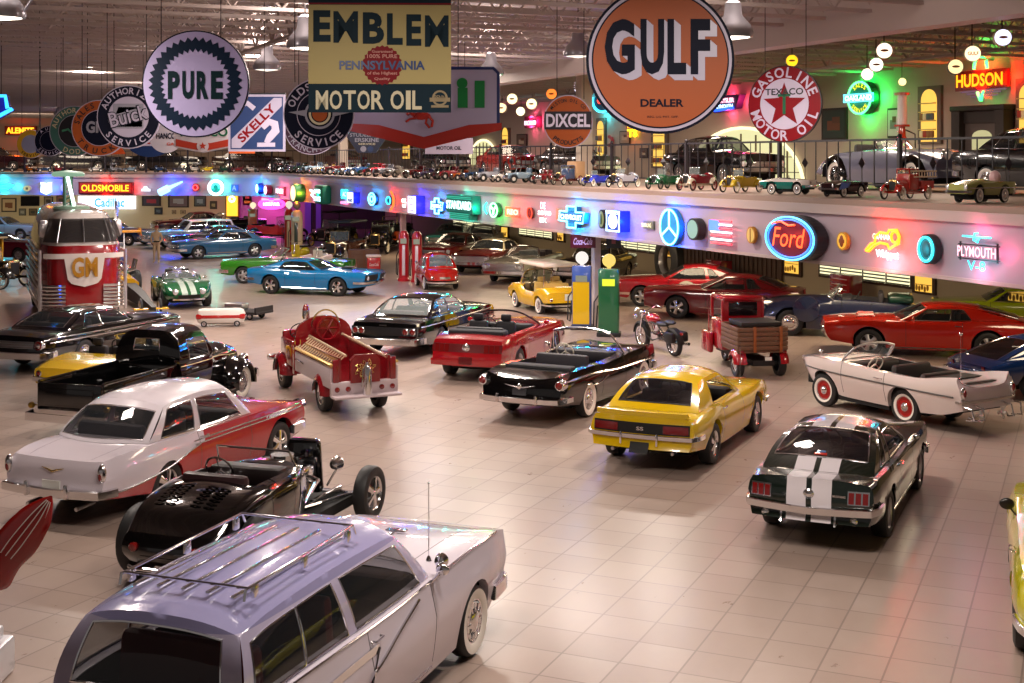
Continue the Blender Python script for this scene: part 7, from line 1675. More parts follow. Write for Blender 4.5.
tubes(r, [[(-w*.5, -h*.22), (-w*.35, -h*.02), (-w*.25, .02*h), (-w*.22, h*.2), (-.1*w, h*.32), (.1*w, h*.3), (.15*w, h*.4), (.35*w, h*.42), (.42*w, h*.25), (.4*w, h*.05), (.28*w, -h*.02), (.15*w, -.12*h), (.1*w, 0), (-.1*w, .03*h), (-.25*w, -.05*h), (-.42*w, -.24*h), (-.5*w, -.22*h)], ell(w*.2, h*.3, 20, w*.3, h*.22)], 'ff8a10', .03, e=3.5)
ntext(r, 'GRAHAM', w*.5, h*.16, 'ffd0c0', -.05*w, h*.2); ntext(r, 'Whippet', w*.62, h*.28, 'e8ffff', .1*w, -.3*h, off=.03)
light('neon_light', 'POINT', r.location+Vector((-.2, -.2, -.4)), 10, hexc('c0f4ff'), .1)
r, w, h = neon('lit_badge', 'small oval yellow lit badge right of the big blue-ringed oval', 845, 241, 11, 18, YLN, 0); drum(r, w, h, .08, matte('b8861a'), glow('f0b030', 1.2)); mb = MB(); mb.box((0, -.09, 0), (w*.5, .01, h*.2)); mb.ball((0, -.09, 0), (w*.2, .02, h*.34), 6); mb.build('crest', matte('7a3a10'), r)
r, w, h = neon('oval_neon_sign', 'large oval neon sign with blue ring and red script', 802, 238, 54, 46, BLU, 0)
mb = MB(); mb.prism(ell(w, h, 40), -.3, 0, 0); poly(mb, ell(w*.97, h*.97, 40), -.305, 1); mb.build('housing', [DK, matte('5a1030', .4)], r, smooth=False)
tubes(r, [ell(w*.93, h*.93, 40)], '50c8ff', .022, -.34, closed=True); tubes(r, [ell(w*.83, h*.82, 40)], '2a70ff', .018, -.34, closed=True); ntext(r, 'Ford', w*.58, h*.42, 'ff5020', 0, .02, y=-.36, e=3.5, off=.0, shear=.25); tubes(r, [[(-w*.32, .3*h), (-w*.15, .36*h), (0, .28*h), (w*.12, .3*h)]], 'ff5020', .022, -.36)
p_ = r.location-N*.6; light('neon_light', 'POINT', p_, 12, hexc('ff3010'), .15)
r, w, h = neon('lit_badge', 'small amber oval badge between the flag and the big oval', 753.5, 235, 9, 17, YLN, 0); drum(r, w, h, .08, matte('a8701a'), glow('f0c060', .9)); mb = MB(); mb.box((0, -.09, 0), (.02, .02, h*.8)); mb.build('divider', matte('8a5a20'), r)
r, w, h = neon('neon_flag', 'neon flag of red and white stripes', 724, 232, 21, 24, 'ff6070', 3)
for q in range(7): tubes(r, [[(-w*.5, h*(.46-.155*q)), (w*.5, h*(.46-.155*q))]], ('ff3040' if q % 2 == 0 else 'fff0f0'), .026, e=2.4, name='stripe_tube')
bar(r, 'star_field', glow('4a7aff', 2.5), (w*.42, .05, h*.45), -w*.3, h*.26, -.11)
r, w, h = neon('tyre_sign', 'white-faced round tyre sign right of the three-pointed star', 700, 229, 13, 22, WHN, 0); drum(r, w, h, .22, RUBBER, glow('a8d0c0', .9)); p0 = 0
r, w, h = neon('star_neon_sign', 'round blue neon ring with a three-pointed star', 674, 227, 20, 38, CY, 14, light_c='1060ff'); drum(r, w, h, .12, matte('1466a0'), matte('1a80b0')); tubes(r, [ell(w*.92, h*.92)], '90ffff', .024, -.15, closed=True); tubes(r, [[(0, 0), (0, h*.45)], [(0, 0), (-w*.4, -h*.24)], [(0, 0), (w*.4, -h*.24)]], 'b0ffff', .024, -.15)
r, w, h = neon('small_neon_sign', 'tiny cream neon sign left of the three-pointed star', 649, 225, 10, 8, 'ffe8a0', 1); ntext(r, 'SEIBERLING', w, h*.5, 'ffe8a0', e=2); bar(r, 'housing', matte('5a5a40'), (w, .05, h))
r, w, h = neon('boxed_neon_sign', 'white square neon with a glowing blob on a blue-lit box', 622, 221, 14, 21, BLU, 16, light_c='0838ff'); bar(r, 'housing', matte('1230a0', .4), (w, .3, h), 0, 0, -.12); tubes(r, [[(-w*.46, -h*.46), (w*.46, -h*.46), (w*.46, h*.46), (-w*.46, h*.46)]], 'c0e8ff', .03, -.29, closed=True); mb = MB(); mb.ball((0, -.29, 0), (w*.34, .02, h*.36), 10); mb.build('glowing_emblem', glow('f4f0ff', 3), r); ntext(r, 'HUPMOBILE', w*.8, h*.1, 'e0f0ff', 0, h*.38, y=-.3)
r, w, h = neon('oval_sign', 'narrow oval sign with a pale green centre beside the square blue-lit neon', 605, 219, 6.5, 19, 'a0c080', 0); drum(r, w, h, .12, DK, glow('a8b070', .7)); mb = MB(); mb.ball((0, -.13, 0), (w*.2, .02, h*.3), 6); mb.build('crest', matte('3a4a20'), r)
def bowtie(w, h): return [(-w*.5, -h*.2), (-w*.46, h*.25), (-w*.17, h*.25), (-w*.17, h*.5), (w*.17, h*.5), (w*.17, h*.25), (w*.5, h*.25), (w*.44, -h*.25), (w*.17, -h*.25), (w*.17, -h*.5), (-w*.17, -h*.5), (-w*.17, -h*.22)]
r, w, h = neon('bow_tie_neon_sign', 'cyan bow tie shaped neon sign with lettering', 577, 217, 26, 21, CY, 16, light_c='00a0ff'); mb = MB(); mb.prism(bowtie(w, h), -.16, 0); mb.build('housing', matte('0c6aa8'), r, smooth=False); tubes(r, [bowtie(w, h)], '80f0ff', .03, -.19, closed=True); ntext(r, 'CHEVROLET', w*.84, h*.24, 'e0ffff', 0, 0, y=-.2, off=.03); ntext(r, 'SUPER', w*.26, h*.13, '30b0ff', 0, h*.36, y=-.19, e=1.5); ntext(r, 'SERVICE', w*.26, h*.13, '30b0ff', 0, -h*.37, y=-.19, e=1.5)
r, w, h = neon('neon_words', 'three stacked neon words, pink, white and pale green', 547, 213, 15, 22, 'ff5070', 4); ntext(r, 'DE', w*.35, h*.32, 'ffc0d0', -w*.1, h*.33, off=.04); ntext(r, 'SOTO', w*.9, h*.2, 'fff4f0', 0, 0, off=.05); ntext(r, 'SIX', w*.5, h*.22, 'e0fff0', -w*.1, -h*.33, off=.04)
r, w, h = neon('small_lit_box', 'narrow pale orange lit box just left of the bow tie neon', 559, 214, 3.5, 11, 'e09050', 1); bar(r, 'housing', glow('e0a070', .8), (w, .1, h))
r, w, h = neon('neon_sign', 'red neon word in a red outline above the column by the white hardtops', 515, 212, 14, 10, RDN, 7, light_c='ff1410'); ntext(r, 'REO', w*.8, h*.55, 'ffc0a0', off=.04); tubes(r, [[(-w*.5, -h*.4), (w*.5, -h*.4), (w*.5, h*.4), (-w*.5, h*.4)]], 'ff3020', .025, closed=True)
r, w, h = neon('oval_badge', 'small red oval badge right of the red outlined neon word', 532, 213, 5, 11, RDN, 1); drum(r, w, h, .08, matte('601818'), matte('401010')); tubes(r, [ell(w, h)], 'ff5030', .015, -.09, closed=True, e=2)
r, w, h = neon('round_green_neon', 'round green neon emblem right of the big teal neon sign', 498, 210, 8.5, 15, GRNN, 7, light_c='10d040'); drum(r, w, h, .14, matte('0a5a38'), matte('2aa070')); tubes(r, [ell(w*.9, h*.9), ], 'a0ffc0', .03, -.17, closed=True); tubes(r, [[(-w*.3, h*.2), (0, 0), (w*.3, h*.25)], [(0, 0), (0, -h*.3)]], 'e0ffe0', .03, -.17)
r, w, h = neon('small_neon_arc', 'small cyan neon arc between the teal sign and the green emblem', 488, 208, 3, 11, CY, 1); tubes(r, [[(w*.3, h*.5), (-w*.4, h*.2), (-w*.4, -h*.2), (w*.3, -h*.5)]], CY, .03)
TL = matte('067060', .4)
r, w, h = neon('stepped_neon_sign', 'big teal stepped neon sign with white lettering', 467, 207, 27, 25, '20c0a0', 7, light_c='10c0a0'); mb = MB(); mb.box((0, -.15, h*.12), (w, .3, h*.72)); mb.box((w*.02, -.15, -h*.34), (w*.74, .3, h*.3)); mb.build('housing', TL, r, smooth=False); ntext(r, 'STANDARD', w*.95, h*.34, 'd0fff4', 0, h*.08, y=-.33, off=.04)
tubes(r, [[(-w*.36, -h*(.26+.07*q)), (w*.36, -h*(.26+.07*q))] for q in range(4)]+[[(-w*.46, h*(.34+.06*q)), (w*.46, h*(.34+.06*q))] for q in range(2)], '10b090', .018, -.32, e=1.2)
r, w, h = neon('bow_tie_neon_sign', 'small cyan cross-shaped neon left of the teal stepped sign', 440, 206, 12, 15, CY, 9, light_c='0090ff'); mb = MB(); mb.prism(bowtie(w, h), -.1, 0); mb.build('housing', matte('0c50a0'), r, smooth=False); tubes(r, [bowtie(w, h)], '90f8ff', .035, -.13, closed=True); ntext(r, 'PONTIAC', w*.8, h*.25, 'e0ffff', 0, 0, y=-.14, off=.05)
r, w, h = neon('boxed_neon_sign', 'tall white lit box with three rows of lettering and a blue halo', 420, 204.5, 8.5, 18, WHN, 9, light_c='4030ff'); bar(r, 'housing', matte('3030a0'), (w, .35, h), 0, 0, -.15); bar(r, 'lit_face', glow('f0e8ff', 2.2), (w*.94, .01, h*.94), 0, 0, -.34)
mb = MB()
for q in range(3): put_text(mb, ('FORD', 'USED', 'CARS')[q], 0, h*(.32-.32*q), w*.7, h*.12, -.352, 0, .03)
mb.build('lettering', matte('5a2090'), r, smooth=False)
r, w, h = neon('small_neon_words', 'small white neon words left of the tall white lit box', 406, 203, 5, 9, 'ffe0d8', 2); ntext(r, 'OK', w, h*.5, 'fff0e8', 0, h*.25, off=.05); ntext(r, 'US', w*.7, h*.4, 'fff0e8', 0, -h*.3, off=.05)
r, w, h = neon('orange_arc_neon', 'orange neon arc around a cyan emblem', 391, 200.5, 9, 18, ORN, 6, light_c='ff2a10'); tubes(r, [[(w*.2, h*.5), (w*.45, h*.25), (w*.5, 0), (w*.45, -h*.25), (w*.2, -h*.5)]], 'ff5a20', .05); drum(r, w*.5, h*.5, .1, matte('104a70')); tubes(r, [ell(w*.45, h*.4)], CY, .03, -.12, closed=True)
r, w, h = neon('round_neon_sign', 'round cyan neon emblem between the orange arc and a white lit box', 374.5, 199, 7.5, 13, CY, 6, light_c='00a8ff'); drum(r, w, h, .1, matte('0c60a0')); tubes(r, [ell(w*.9, h*.9), ell(w*.45, h*.45)], '80f0ff', .035, -.13, closed=True)
r, w, h = neon('boxed_neon_sign', 'small white lit box with dark letters, blue halo', 356, 197.5, 6.5, 11, WHN, 5, light_c='2040ff'); bar(r, 'housing', matte('2030a0'), (w, .3, h), 0, 0, -.12); bar(r, 'lit_face', glow('f0f0ff', 2.2), (w*.94, .01, h*.94), 0, 0, -.28); mb = MB(); put_text(mb, 'bud', 0, -h*.2, w*.7, h*.4, -.292, 0, .06); mb.build('lettering', matte('141a50'), r, smooth=False)
r, w, h = neon('neon_sign', 'cyan neon block over a pink neon dash', 346, 196.5, 6.5, 14, CY, 3, light_c='20a0ff'); tubes(r, [[(-w*.4, 0), (-w*.4, h*.45), (w*.4, h*.45), (w*.4, -h*.1), (-w*.4, -h*.1)]], CY, .05); tubes(r, [[(-w*.45, -h*.45), (w*.45, -h*.45)]], 'ff70a0', .07); ntext(r, 'AC', w*.6, h*.35, 'a0f0ff', 0, h*.17, off=.05)
r, w, h = neon('green_lit_box', 'green rounded lit box with two rows of white lettering', 326.5, 194.5, 9, 19, '10a060', 4); bar(r, 'housing', matte('067048'), (w, .5, h), 0, 0, -.2, b=.15); ntext(r, 'QUAKER', w*.75, h*.26, 'c0fff0', 0, h*.16, y=-.47, off=.05); ntext(r, 'STATE', w*.75, h*.26, 'c0f0ff', 0, -h*.22, y=-.47, off=.05)
r, w, h = neon('small_neon_sign', 'small pink and white neon left of the green lit box', 314, 194, 5, 9, 'ff80c0', 3); tubes(r, [[(-w*.4, h*.4), (w*.3, h*.2), (-w*.2, -.1*h), (w*.4, -h*.4)]], 'f4e0ff', .06)
r, w, h = neon('lit_disc', 'orange and white glowing disc with a green edge', 302.5, 193, 6, 18, ORN, 5, light_c='ff9030'); drum(r, w, h, .5, matte('2a8a40'), glow('ffd090', 2.6))
r, w, h = neon('small_neon_star', 'small orange neon cluster left of the glowing disc', 295, 192, 3.5, 8, YLN, 2); tubes(r, [[(-w*.4, 0), (w*.4, 0)], [(0, -h*.4), (0, h*.4)]], 'ffb020', .08)
r, w, h = neon('neon_sign', 'pink and white neon word left of the orange cluster', 281, 191, 8, 9, 'ff5080', 5); ntext(r, 'NASH', w*.9, h*.55, 'ffe0f0', off=.05); bar(r, 'housing', matte('7a1a40'), (w, .3, h), 0, 0, 0.1)
r, w, h = neon('lit_disc', 'small white and pink glowing disc left of the pink neon word', 270.5, 190, 3.5, 10, 'ffb0d0', 2); drum(r, w, h, .3, matte('a04070'), glow('fff0f8', 2.4))
r, w, h = neon('lit_disc', 'cyan-white glowing disc where the balcony bends', 262, 188.5, 3.5, 11, CY, 6, light_c='20a0ff'); drum(r, w, h, .3, matte('1040c0'), glow('c0f8ff', 2.6))
# far beam
r, w, h = neon('small_blue_sign', 'small blue square sign left of the bend', 235, 188, 7, 7, BLU, 2); bar(r, 'panel', glow('3060e0', .9), (w, .08, h)); ntext(r, 'A', w*.6, h*.7, 'a0c0ff', e=1.2)
r, w, h = neon('round_neon_sign', 'round white and teal neon ring on the far beam', 217, 187.5, 15, 15, CY, 10, light_c='20e0c0'); drum(r, w, h, .1, matte('1a8a90')); tubes(r, [ell(w*.9, h*.9)], 'e8ffff', .09, -.16, closed=True); tubes(r, [[(w*.25*cos(a_/10*pi*1.2-.3), h*.02+h*.25*sin(a_/10*pi*1.2-.3)) for a_ in range(11)]], '40f0d0', .08, -.16)
r, w, h = neon('round_badge', 'small red round badge right of the blue neon spark plug', 196.5, 187.5, 8, 8, RDN, 1); drum(r, w, h, .1, matte('a02028')); tubes(r, [ell(w*.6, h*.6)], 'ff6050', .04, -.13, closed=True, e=1.5)
r, w, h = neon('spark_plug_neon', 'slanted blue and white neon spark plug on the far beam', 172, 187.5, 24, 13, BLU, 12, light_c='1040ff'); mb = MB(); mb.sweep([(-w*.48, -.12, -h*.4), (-w*.1, -.12, -h*.05), (-w*.08, -.12, -h*.03), (w*.48, -.12, h*.45)], [.22, .22, .12, .05], 8); mb.build('neon_body', glow('a0e0ff', 2.2), r)
r, w, h = neon('small_car_sign', 'small white car-shaped sign left of the neon spark plug', 146.5, 189, 9, 6, WHN, 1); mb = MB(); mb.prism([(-w*.5, -h*.4), (w*.5, -h*.4), (w*.5, 0), (w*.25, h*.1), (w*.1, h*.5), (-w*.2, h*.5), (-w*.3, h*.1), (-w*.5, 0)], -.1, 0); mb.build('panel', glow('e8e8f0', 1.3), r, smooth=False)
r, w, h = neon('lettered_neon_sign', 'long red neon sign with yellow letters on the far beam', 107, 188, 54, 12, RDN, 6); bar(r, 'housing', matte('5a0a14', .4), (w, .2, h), 0, 0, -.08); bar(r, 'lit_panel', glow('d01010', .7), (w*.95, .01, h*.8), 0, 0, -.19); ntext(r, 'OLDSMOBILE', w*.88, h*.55, 'ffc020', y=-.22, off=.02, e=2.4)
r, w, h = neon('shield_neon', 'white neon shield with a blue halo at the far left', 47, 188, 12, 13, WHN, 12, light_c='1060ff'); mb = MB(); mb.prism([(-w*.45, -h*.3), (0, -h*.5), (w*.45, -h*.3), (w*.4, h*.2), (w*.45, h*.45), (0, h*.38), (-w*.45, h*.45), (-w*.4, h*.2)], -.12, 0); mb.build('lit_shield', glow('d8f0ff', 2.4), r, smooth=False)
r, w, h = neon('oval_badge', 'small cream oval badge left of the white shield', 28, 188.5, 8, 6, 'e8d0a0', 0); drum(r, w, h, .08, matte('c8b080'), glow('e0c890', .8)); bar(r, 'emblem', matte('6a4a20'), (w*.3, .02, h*.4), 0, 0, -.09)
r, w, h = neon('round_badge', 'pale round badge behind the bus light mast', 64, 188, 5, 8, WHN, 0); drum(r, w, h, .08, matte('c8c0c0'))
r, w, h = neon('winged_neon', 'cyan neon wing shape at the left edge of the far beam', 4, 187, 24, 13, CY, 8); tubes(r, [[(-w*.5, h*.2), (0, h*.3), (w*.45, h*.1), (w*.2, -h*.1), (-.1*w, -.1*h), (-w*.3, -h*.45), (-w*.5, -h*.4)], [(-w*.4, 0), (w*.1, h*.1), (w*.4, h*.08)]], CY, .07)
# signs on the rooms' walls
r, w, h = neon('lettered_neon_sign', 'red neon board with orange letters and green neon crest at the upper right', 984, 80, 52, 20, RDN, 20, c=UW, lout=.6, light_c='ff2a10', out=.1); mb = MB(); mb.prism([(-w*.52, -h*.5), (w*.5, -h*.42), (w*.5, h*.5), (-w*.52, h*.5)], -.12, 0); mb.build('board', matte('701018', .4), r, smooth=False); ntext(r, 'HUDSON', w*.92, h*.66, 'ff9010', 0, 0, y=-.2, off=.03, e=2.8)
tubes(r, [[(-w*.12, h*.55), (-w*.1, h*.95), (-w*.04, h*1.1), (w*.06, h*1.1), (w*.12, h*.95), (w*.14, h*.55)], [(-w*.05, -h*.6), (w*.0, -h*1.0), (w*.06, -h*.6), (w*.02, -h*1.05)]], '40ff80', .05, -.16); tubes(r, [[(-w*.3, -h*.68), (w*.36, -h*.62)], [(-w*.2, -h*.82), (w*.3, -h*.78)], [(-w*.42, -h*.56), (w*.46, -h*.5)]], 'a07890', .03, -.08, e=.5)
light('neon_light', 'POINT', r.location+Vector((.0, -.5, 1.1)), 14, hexc('20ff60'), .15); light('neon_light', 'POINT', r.location+Vector((.0, -.5, -.8)), 8, hexc('20ff60'), .15)
r, w, h = neon('round_neon_sign', 'round green-ringed neon with a cyan word across it on the upper wall', 867, 98, 25, 34, GRNN, 26, c=UW, lout=.5, light_c='10e050', out=.1); drum(r, w, h, .28, matte('0a4a38'), matte('2a9a70')); tubes(r, [ell(w*.93, h*.93)], '60ff90', .04, -.33, closed=True); ntext(r, 'OAKLAND', w*1.1, h*.16, 'd0ffff', 0, 0, y=-.38, off=.04); tubes(r, [[(-w*.6, -h*.1), (w*.6, -h*.1), (w*.6, h*.1), (-w*.6, h*.1)]], '60d8ff', .03, -.37, closed=True); mb = MB(); arc_text(mb, 'SALES', w*.34, h*.13, RD(130), RD(50), -.32); arc_text(mb, 'SERVICE', w*.34, h*.13, RD(220), RD(320), -.32, under=True); mb.build('rim_lettering', glow('f0e820', 1.8), r, smooth=False)
r, w, h = neon('slanted_neon_sign', 'red and blue slanted neon board between the large disc and the star sign', 732, 104, 28, 17, 'ff3050', 10, c=UW, lout=.5, light_c='ff4070'); mb = MB(); mb.prism([(-w*.45, -h*.5), (w*.35, -h*.3), (w*.5, h*.5), (-w*.4, h*.5)], -.3, 0); mb.build('housing', matte('4a1460'), r, smooth=False); ntext(r, 'CHRYSLER', w*.72, h*.28, 'ffb0c0', -.02*w, h*.2, y=-.34, off=.04); ntext(r, 'PLYMOUTH', w*.66, h*.24, 'b0d8ff', -.04*w, -h*.14, y=-.34, off=.05); tubes(r, [[(-w*.38, -h*.36), (w*.3, -h*.26)]], '2050ff', .06, -.33)
r, w, h = neon('neon_sign', 'yellow neon letters on a red board below the large orange disc', 634, 131, 13, 14, ORN, 4, c=UW, lout=.4); bar(r, 'board', matte('a03010'), (w, .15, h*.3), 0, h*.35); ntext(r, 'TS', w*.8, h*.6, 'ffd010', 0, -h*.15, off=.06); ntext(r, 'TIRES', w*.9, h*.25, 'ffc010', 0, h*.35, off=.04, y=-.1)
r, w, h = neon('round_neon_sign', 'cyan and blue ringed neon half hidden by the large orange disc', 607, 100, 22, 26, CY, 8, c=UW, lout=.4); drum(r, w, h, .2, matte('104a60')); tubes(r, [ell(w*.92, h*.92)], '40d8ff', .06, -.24, closed=True); ntext(r, 'GM', w*.5, h*.3, 'ff4030', 0, 0, y=-.25, off=.05)
r, w, h = neon('lettered_neon_sign', 'pink neon box left of the small orange round sign', 535, 122, 13, 9, PNK, 6, c=UW, lout=.4); bar(r, 'housing', matte('8a1a50'), (w, .3, h*1.3), 0, 0, -.1); ntext(r, 'PACKARD', w*.9, h*.5, 'ffd8f0', 0, -h*.1, y=-.28, off=.05)
r, w, h = neon('crescent_sign', 'red crescent sign on the upper wall below the cyan ringed neon', 612, 141, 5, 9, RDN, 0, c=UW); tubes(r, [[(-.3*w, h*.5), (w*.3, h*.25), (w*.4, 0), (w*.3, -h*.25), (-.3*w, -h*.5)]], 'a02028', .08, e=.5)
# far room signs
def farthing(name, label, cat, px, py, Yf): p = Vector(((px-512)/F*Yf, Yf, EYE-(py-HOR)*Yf/F)); return thing(name, label, cat, p), F/Yf
r, s = farthing('lettered_neon_sign', 'orange neon word on the far upper wall at the left', 'neon sign', 21, 130.5, 95.8); bar(r, 'housing', matte('7a1408'), (31/s, .3, 9/s)); ntext(r, 'ALEMITE', 28/s, 6/s, 'ffa820', y=-.2, off=.04, e=2.6); light('neon_light', 'POINT', r.location+Vector((0, -.8, 0)), 30, hexc('ff4010'), .2)
r, s = farthing('arrow_neon_sign', 'bright blue neon arrow shape at the upper left edge', 'neon sign', 4, 107, 34); k = 1/s; mb = MB(); mb.prism([(-14*k, 12*k), (3*k, 12*k), (5*k, -2*k), (10*k, -3*k), (-8*k, -14*k), (-14*k, -14*k)], 0, .15); mb.build('housing', matte('3a2a7a'), r, smooth=False); tubes(r, [[(-14*k, 11*k), (2*k, 11*k), (4*k, -1*k), (9*k, -2*k), (-10*k, -12*k)]], '30a0ff', .05, -.05); light('neon_light', 'POINT', r.location+Vector((0, -.5, 0)), 8, hexc('2060ff'), .15)
mb = MB(); mb.cyl((-.1, .08, .3), (-.1, .08, 9.15-r.location.z), .01, n=4); mb.build('hanger', WIRE, r)
for i, (x, y, w_, h_, col, c2, lb) in enumerate(((9, 205, 15, 14, 'c8b088', '7a4a30', 'cream framed picture at the left end of the far wall'), (48.5, 201, 9, 9, '8a7a6a', '3a3030', 'small framed picture right of the wall screen'), (61, 200, 9, 9, '8a5a50', '3a3030', 'small framed picture just left of the bus light mast'), (22.5, 212, 7, 7, '6a6a60', 'a0a090', 'tiny picture below the wall screen, left one'), (33, 212, 8, 7, '6a5a40', '3a3a30', 'tiny picture below the wall screen, middle one'), (46, 211.5, 8, 5, 'b08a40', '5a4a30', 'tiny picture below the wall screen, right one'), (151.5, 201, 19, 10, '403a48', 'a03040', 'wide dark framed picture right of the white light board'), (178.5, 201, 21, 13, '6a5a60', '9aa0a8', 'widest framed picture on the cream far wall'), (200, 201, 12, 11, '4a5a5a', '8aa0a0', 'framed picture right of the widest one'), (213.5, 205, 7, 8, '3a3a2a', '9a9a60', 'small dark picture left of the glowing yellow panel'), (158.5, 211, 8, 7, '2a3038', '5a6a70', 'small dark picture under the wide dark one'), (174, 212, 4, 4, 'a09070', '6a5a40', 'tiny cream picture under the widest one'), (183, 212, 5, 4, 'b0a080', '6a5a40', 'second tiny cream picture under the widest one'))):
    r, s = farthing('framed_picture', lb, 'picture', x, y, FWY-.05); w, h = w_/s, h_/s; mb = MB(); mb.box((0, 0, 0), (w, .06, h), 0); mb.box((0, -.035, 0), (w*.82, .01, h*.82), 1); mb.build('frame', [matte('2a1a12'), matte(col)], r, smooth=False); mb = MB(); mb.box((0, -.045, 0), (w*.5, .01, h*.35)); mb.box((w*.1, -.05, -h*.15), (w*.3, .01, h*.15)); mb.build('image', matte(c2), r, smooth=False)
r, s = farthing('wall_screen', 'black flat screen on the far cream wall', 'screen', 30, 201, FWY-.06); bar(r, 'screen_panel', mat('black_gloss', (.01, .01, .012), .1), (18/s, .08, 9.5/s)); bar(r, 'bezel', DK, (18.6/s, .06, 10/s), 0, 0, .02)
r, s = farthing('light_board', 'glowing white board with cyan script under the red lettered neon', 'neon sign', 107, 202.5, FWY-.13); bar(r, 'lit_panel', glow('f0f0ff', 1.9), (57/s, .2, 13/s)); ntext(r, 'Cadillac', 30/s, 9/s, '20a0e0', 3/s, 0, y=-.12, off=.03, e=1.6); light('neon_light', 'POINT', r.location+Vector((0, -1.2, 0)), 60, hexc('c0e0ff'), .5)
r, s = farthing('glowing_panel', 'tall glowing yellow panel on the far wall', 'display case', 232.5, 206, FWY-.1); bar(r, 'frame', matte('8a5a10'), (13.5/s, .2, 22/s)); bar(r, 'lit_panel', glow('ffc030', 1.7), (11/s, .2, 20/s), 0, 0, -.05); tubes(r, [ell(5/s, 5/s, 16, 0, 7/s)], 'fff0c0', .08, -.2, closed=True)
r, s = farthing('red_wall_sign', 'small red sign with yellow marks right of the yellow panel', 'sign', 247.5, 200, FWY+.1); bar(r, 'panel', matte('a82028'), (9/s, .1, 10/s)); bar(r, 'lettering', matte('d8b030'), (6/s, .04, 2.5/s), 0, -2/s, -.06); bar(r, 'emblem', matte('d86050'), (4/s, .04, 2.5/s), 0, 2.5/s, -.06)
r, s = farthing('pink_neon_sign', 'pink oval neon sign glowing on the pink wall', 'neon sign', 272, 204, FWY-.3); tubes(r, [ell(24/s, 8/s, 28)], 'ff40c0', .12, -.1, closed=True, e=4); ntext(r, 'MOPAR', 17/s, 3.4/s, 'fff0ff', 0, 0, y=-.15, off=.06); tubes(r, [[(-10/s, 5/s), (0, 3.5/s), (8/s, 5/s)]], 'ff8090', .1, -.12); light('neon_light', 'POINT', r.location+Vector((0, -1., 0)), 70, hexc('ff20b0'), .4)
r, s = farthing('round_wall_sign', 'round red sign right of the pink oval neon', 'sign', 286.5, 203.5, FWY-.2); drum(r, 8/s, 8/s, .15, matte('a01828'), matte('c02838')); bar(r, 'lettering', matte('e0a0a0'), (5/s, .02, 1.2/s), 0, 0, -.17)
for x0, x1, lb in ((305, 311, 'left'), (316, 321, 'right')):
    r, s = farthing('purple_banner', 'tall purple-lit banner panel beside the pink wall, %s one of two' % lb, 'banner', (x0+x1)/2, 218, 86); bar(r, 'panel', matte('9a60c8'), ((x1-x0)/s, .1, 31/s)); bar(r, 'pole', DK, (1/s, .1, 31/s), (x1-x0)/s*.6)
light('purple_light', 'AREA', (-13.2, 83.5, 3.5), 60, (.6, .2, 1), 1.5, aim=(-13.2, 86, 1))
# cola sign and its neighbour under the beam
p = on_line(583, CE+.1); s = F/p.y; r = thing('cola_sign', 'dark red script sign hung under the balcony above the fuel pumps', 'sign', (p.x, p.y-.1, EYE-(241-HOR)/s), RD(-6)); bar(r, 'panel', matte('4a0e20', .3), (25/s, .12, 13/s)); mb = MB(); put_text(mb, 'Coca-Cola', 0, 0, 19/s, 7/s, -.07, 0, .02, shear=.2); mb.build('lettering', matte('b8a0d0'), r, smooth=False); bar(r, 'hanger', DK, (.04, .04, .5), 0, .35)
r = thing('dark_hanging_sign', 'small dark sign beside the script sign under the balcony', 'sign', (p.x+.95, p.y+.6, EYE-(243-HOR)/s), RD(-6)); bar(r, 'panel', matte('182030', .3), (15/s, .12, 13/s)); bar(r, 'emblem', matte('8a4a50'), (4/s, .02, 4/s), 0, 0, -.07); bar(r, 'hanger', DK, (.04, .04, .5), 0, .4)
# lit globes hung or standing on the balcony
def globe(px, py, rp, c, col, e, label, text=None, tc='6a1010', standing=False, rim='c8b890'):
    p = on_line(px, c); s = F/p.y; z = EYE-(py-HOR)/s; r = thing('lit_globe', label, 'globe lamp', (p.x, p.y, z), RD(-12)); R_ = rp/s
    mb = MB(); mb.lathe([(R_*.96, .12), (R_, .08), (R_, -.08), (R_*.96, -.12)], 24, 'y'); mb.build('rim', matte(rim), r); mb = MB(); mb.lathe([(R_*.95, -.12), (R_*.6, -.15), (0, -.17)], 24, 'y', cap=False); mb.build('lens', glow(col, e), r)
    if text == 'GULF': mb = MB(); put_text(mb, text, 0, 0, R_*1.3, R_*.45, -.175, 0, .03); mb.build('lettering', matte(tc), r, smooth=False)
    elif text: mb = MB(); disc(mb, R_*.16, -.176, 0, rx=R_*.5); mb.build('emblem', matte('b0603a'), r, smooth=False)
    mb = MB(); mb.cyl((0, .0, R_*.9), (0, 0, 9.15-z), .012, n=4); mb.build('hanger', WIRE, r)
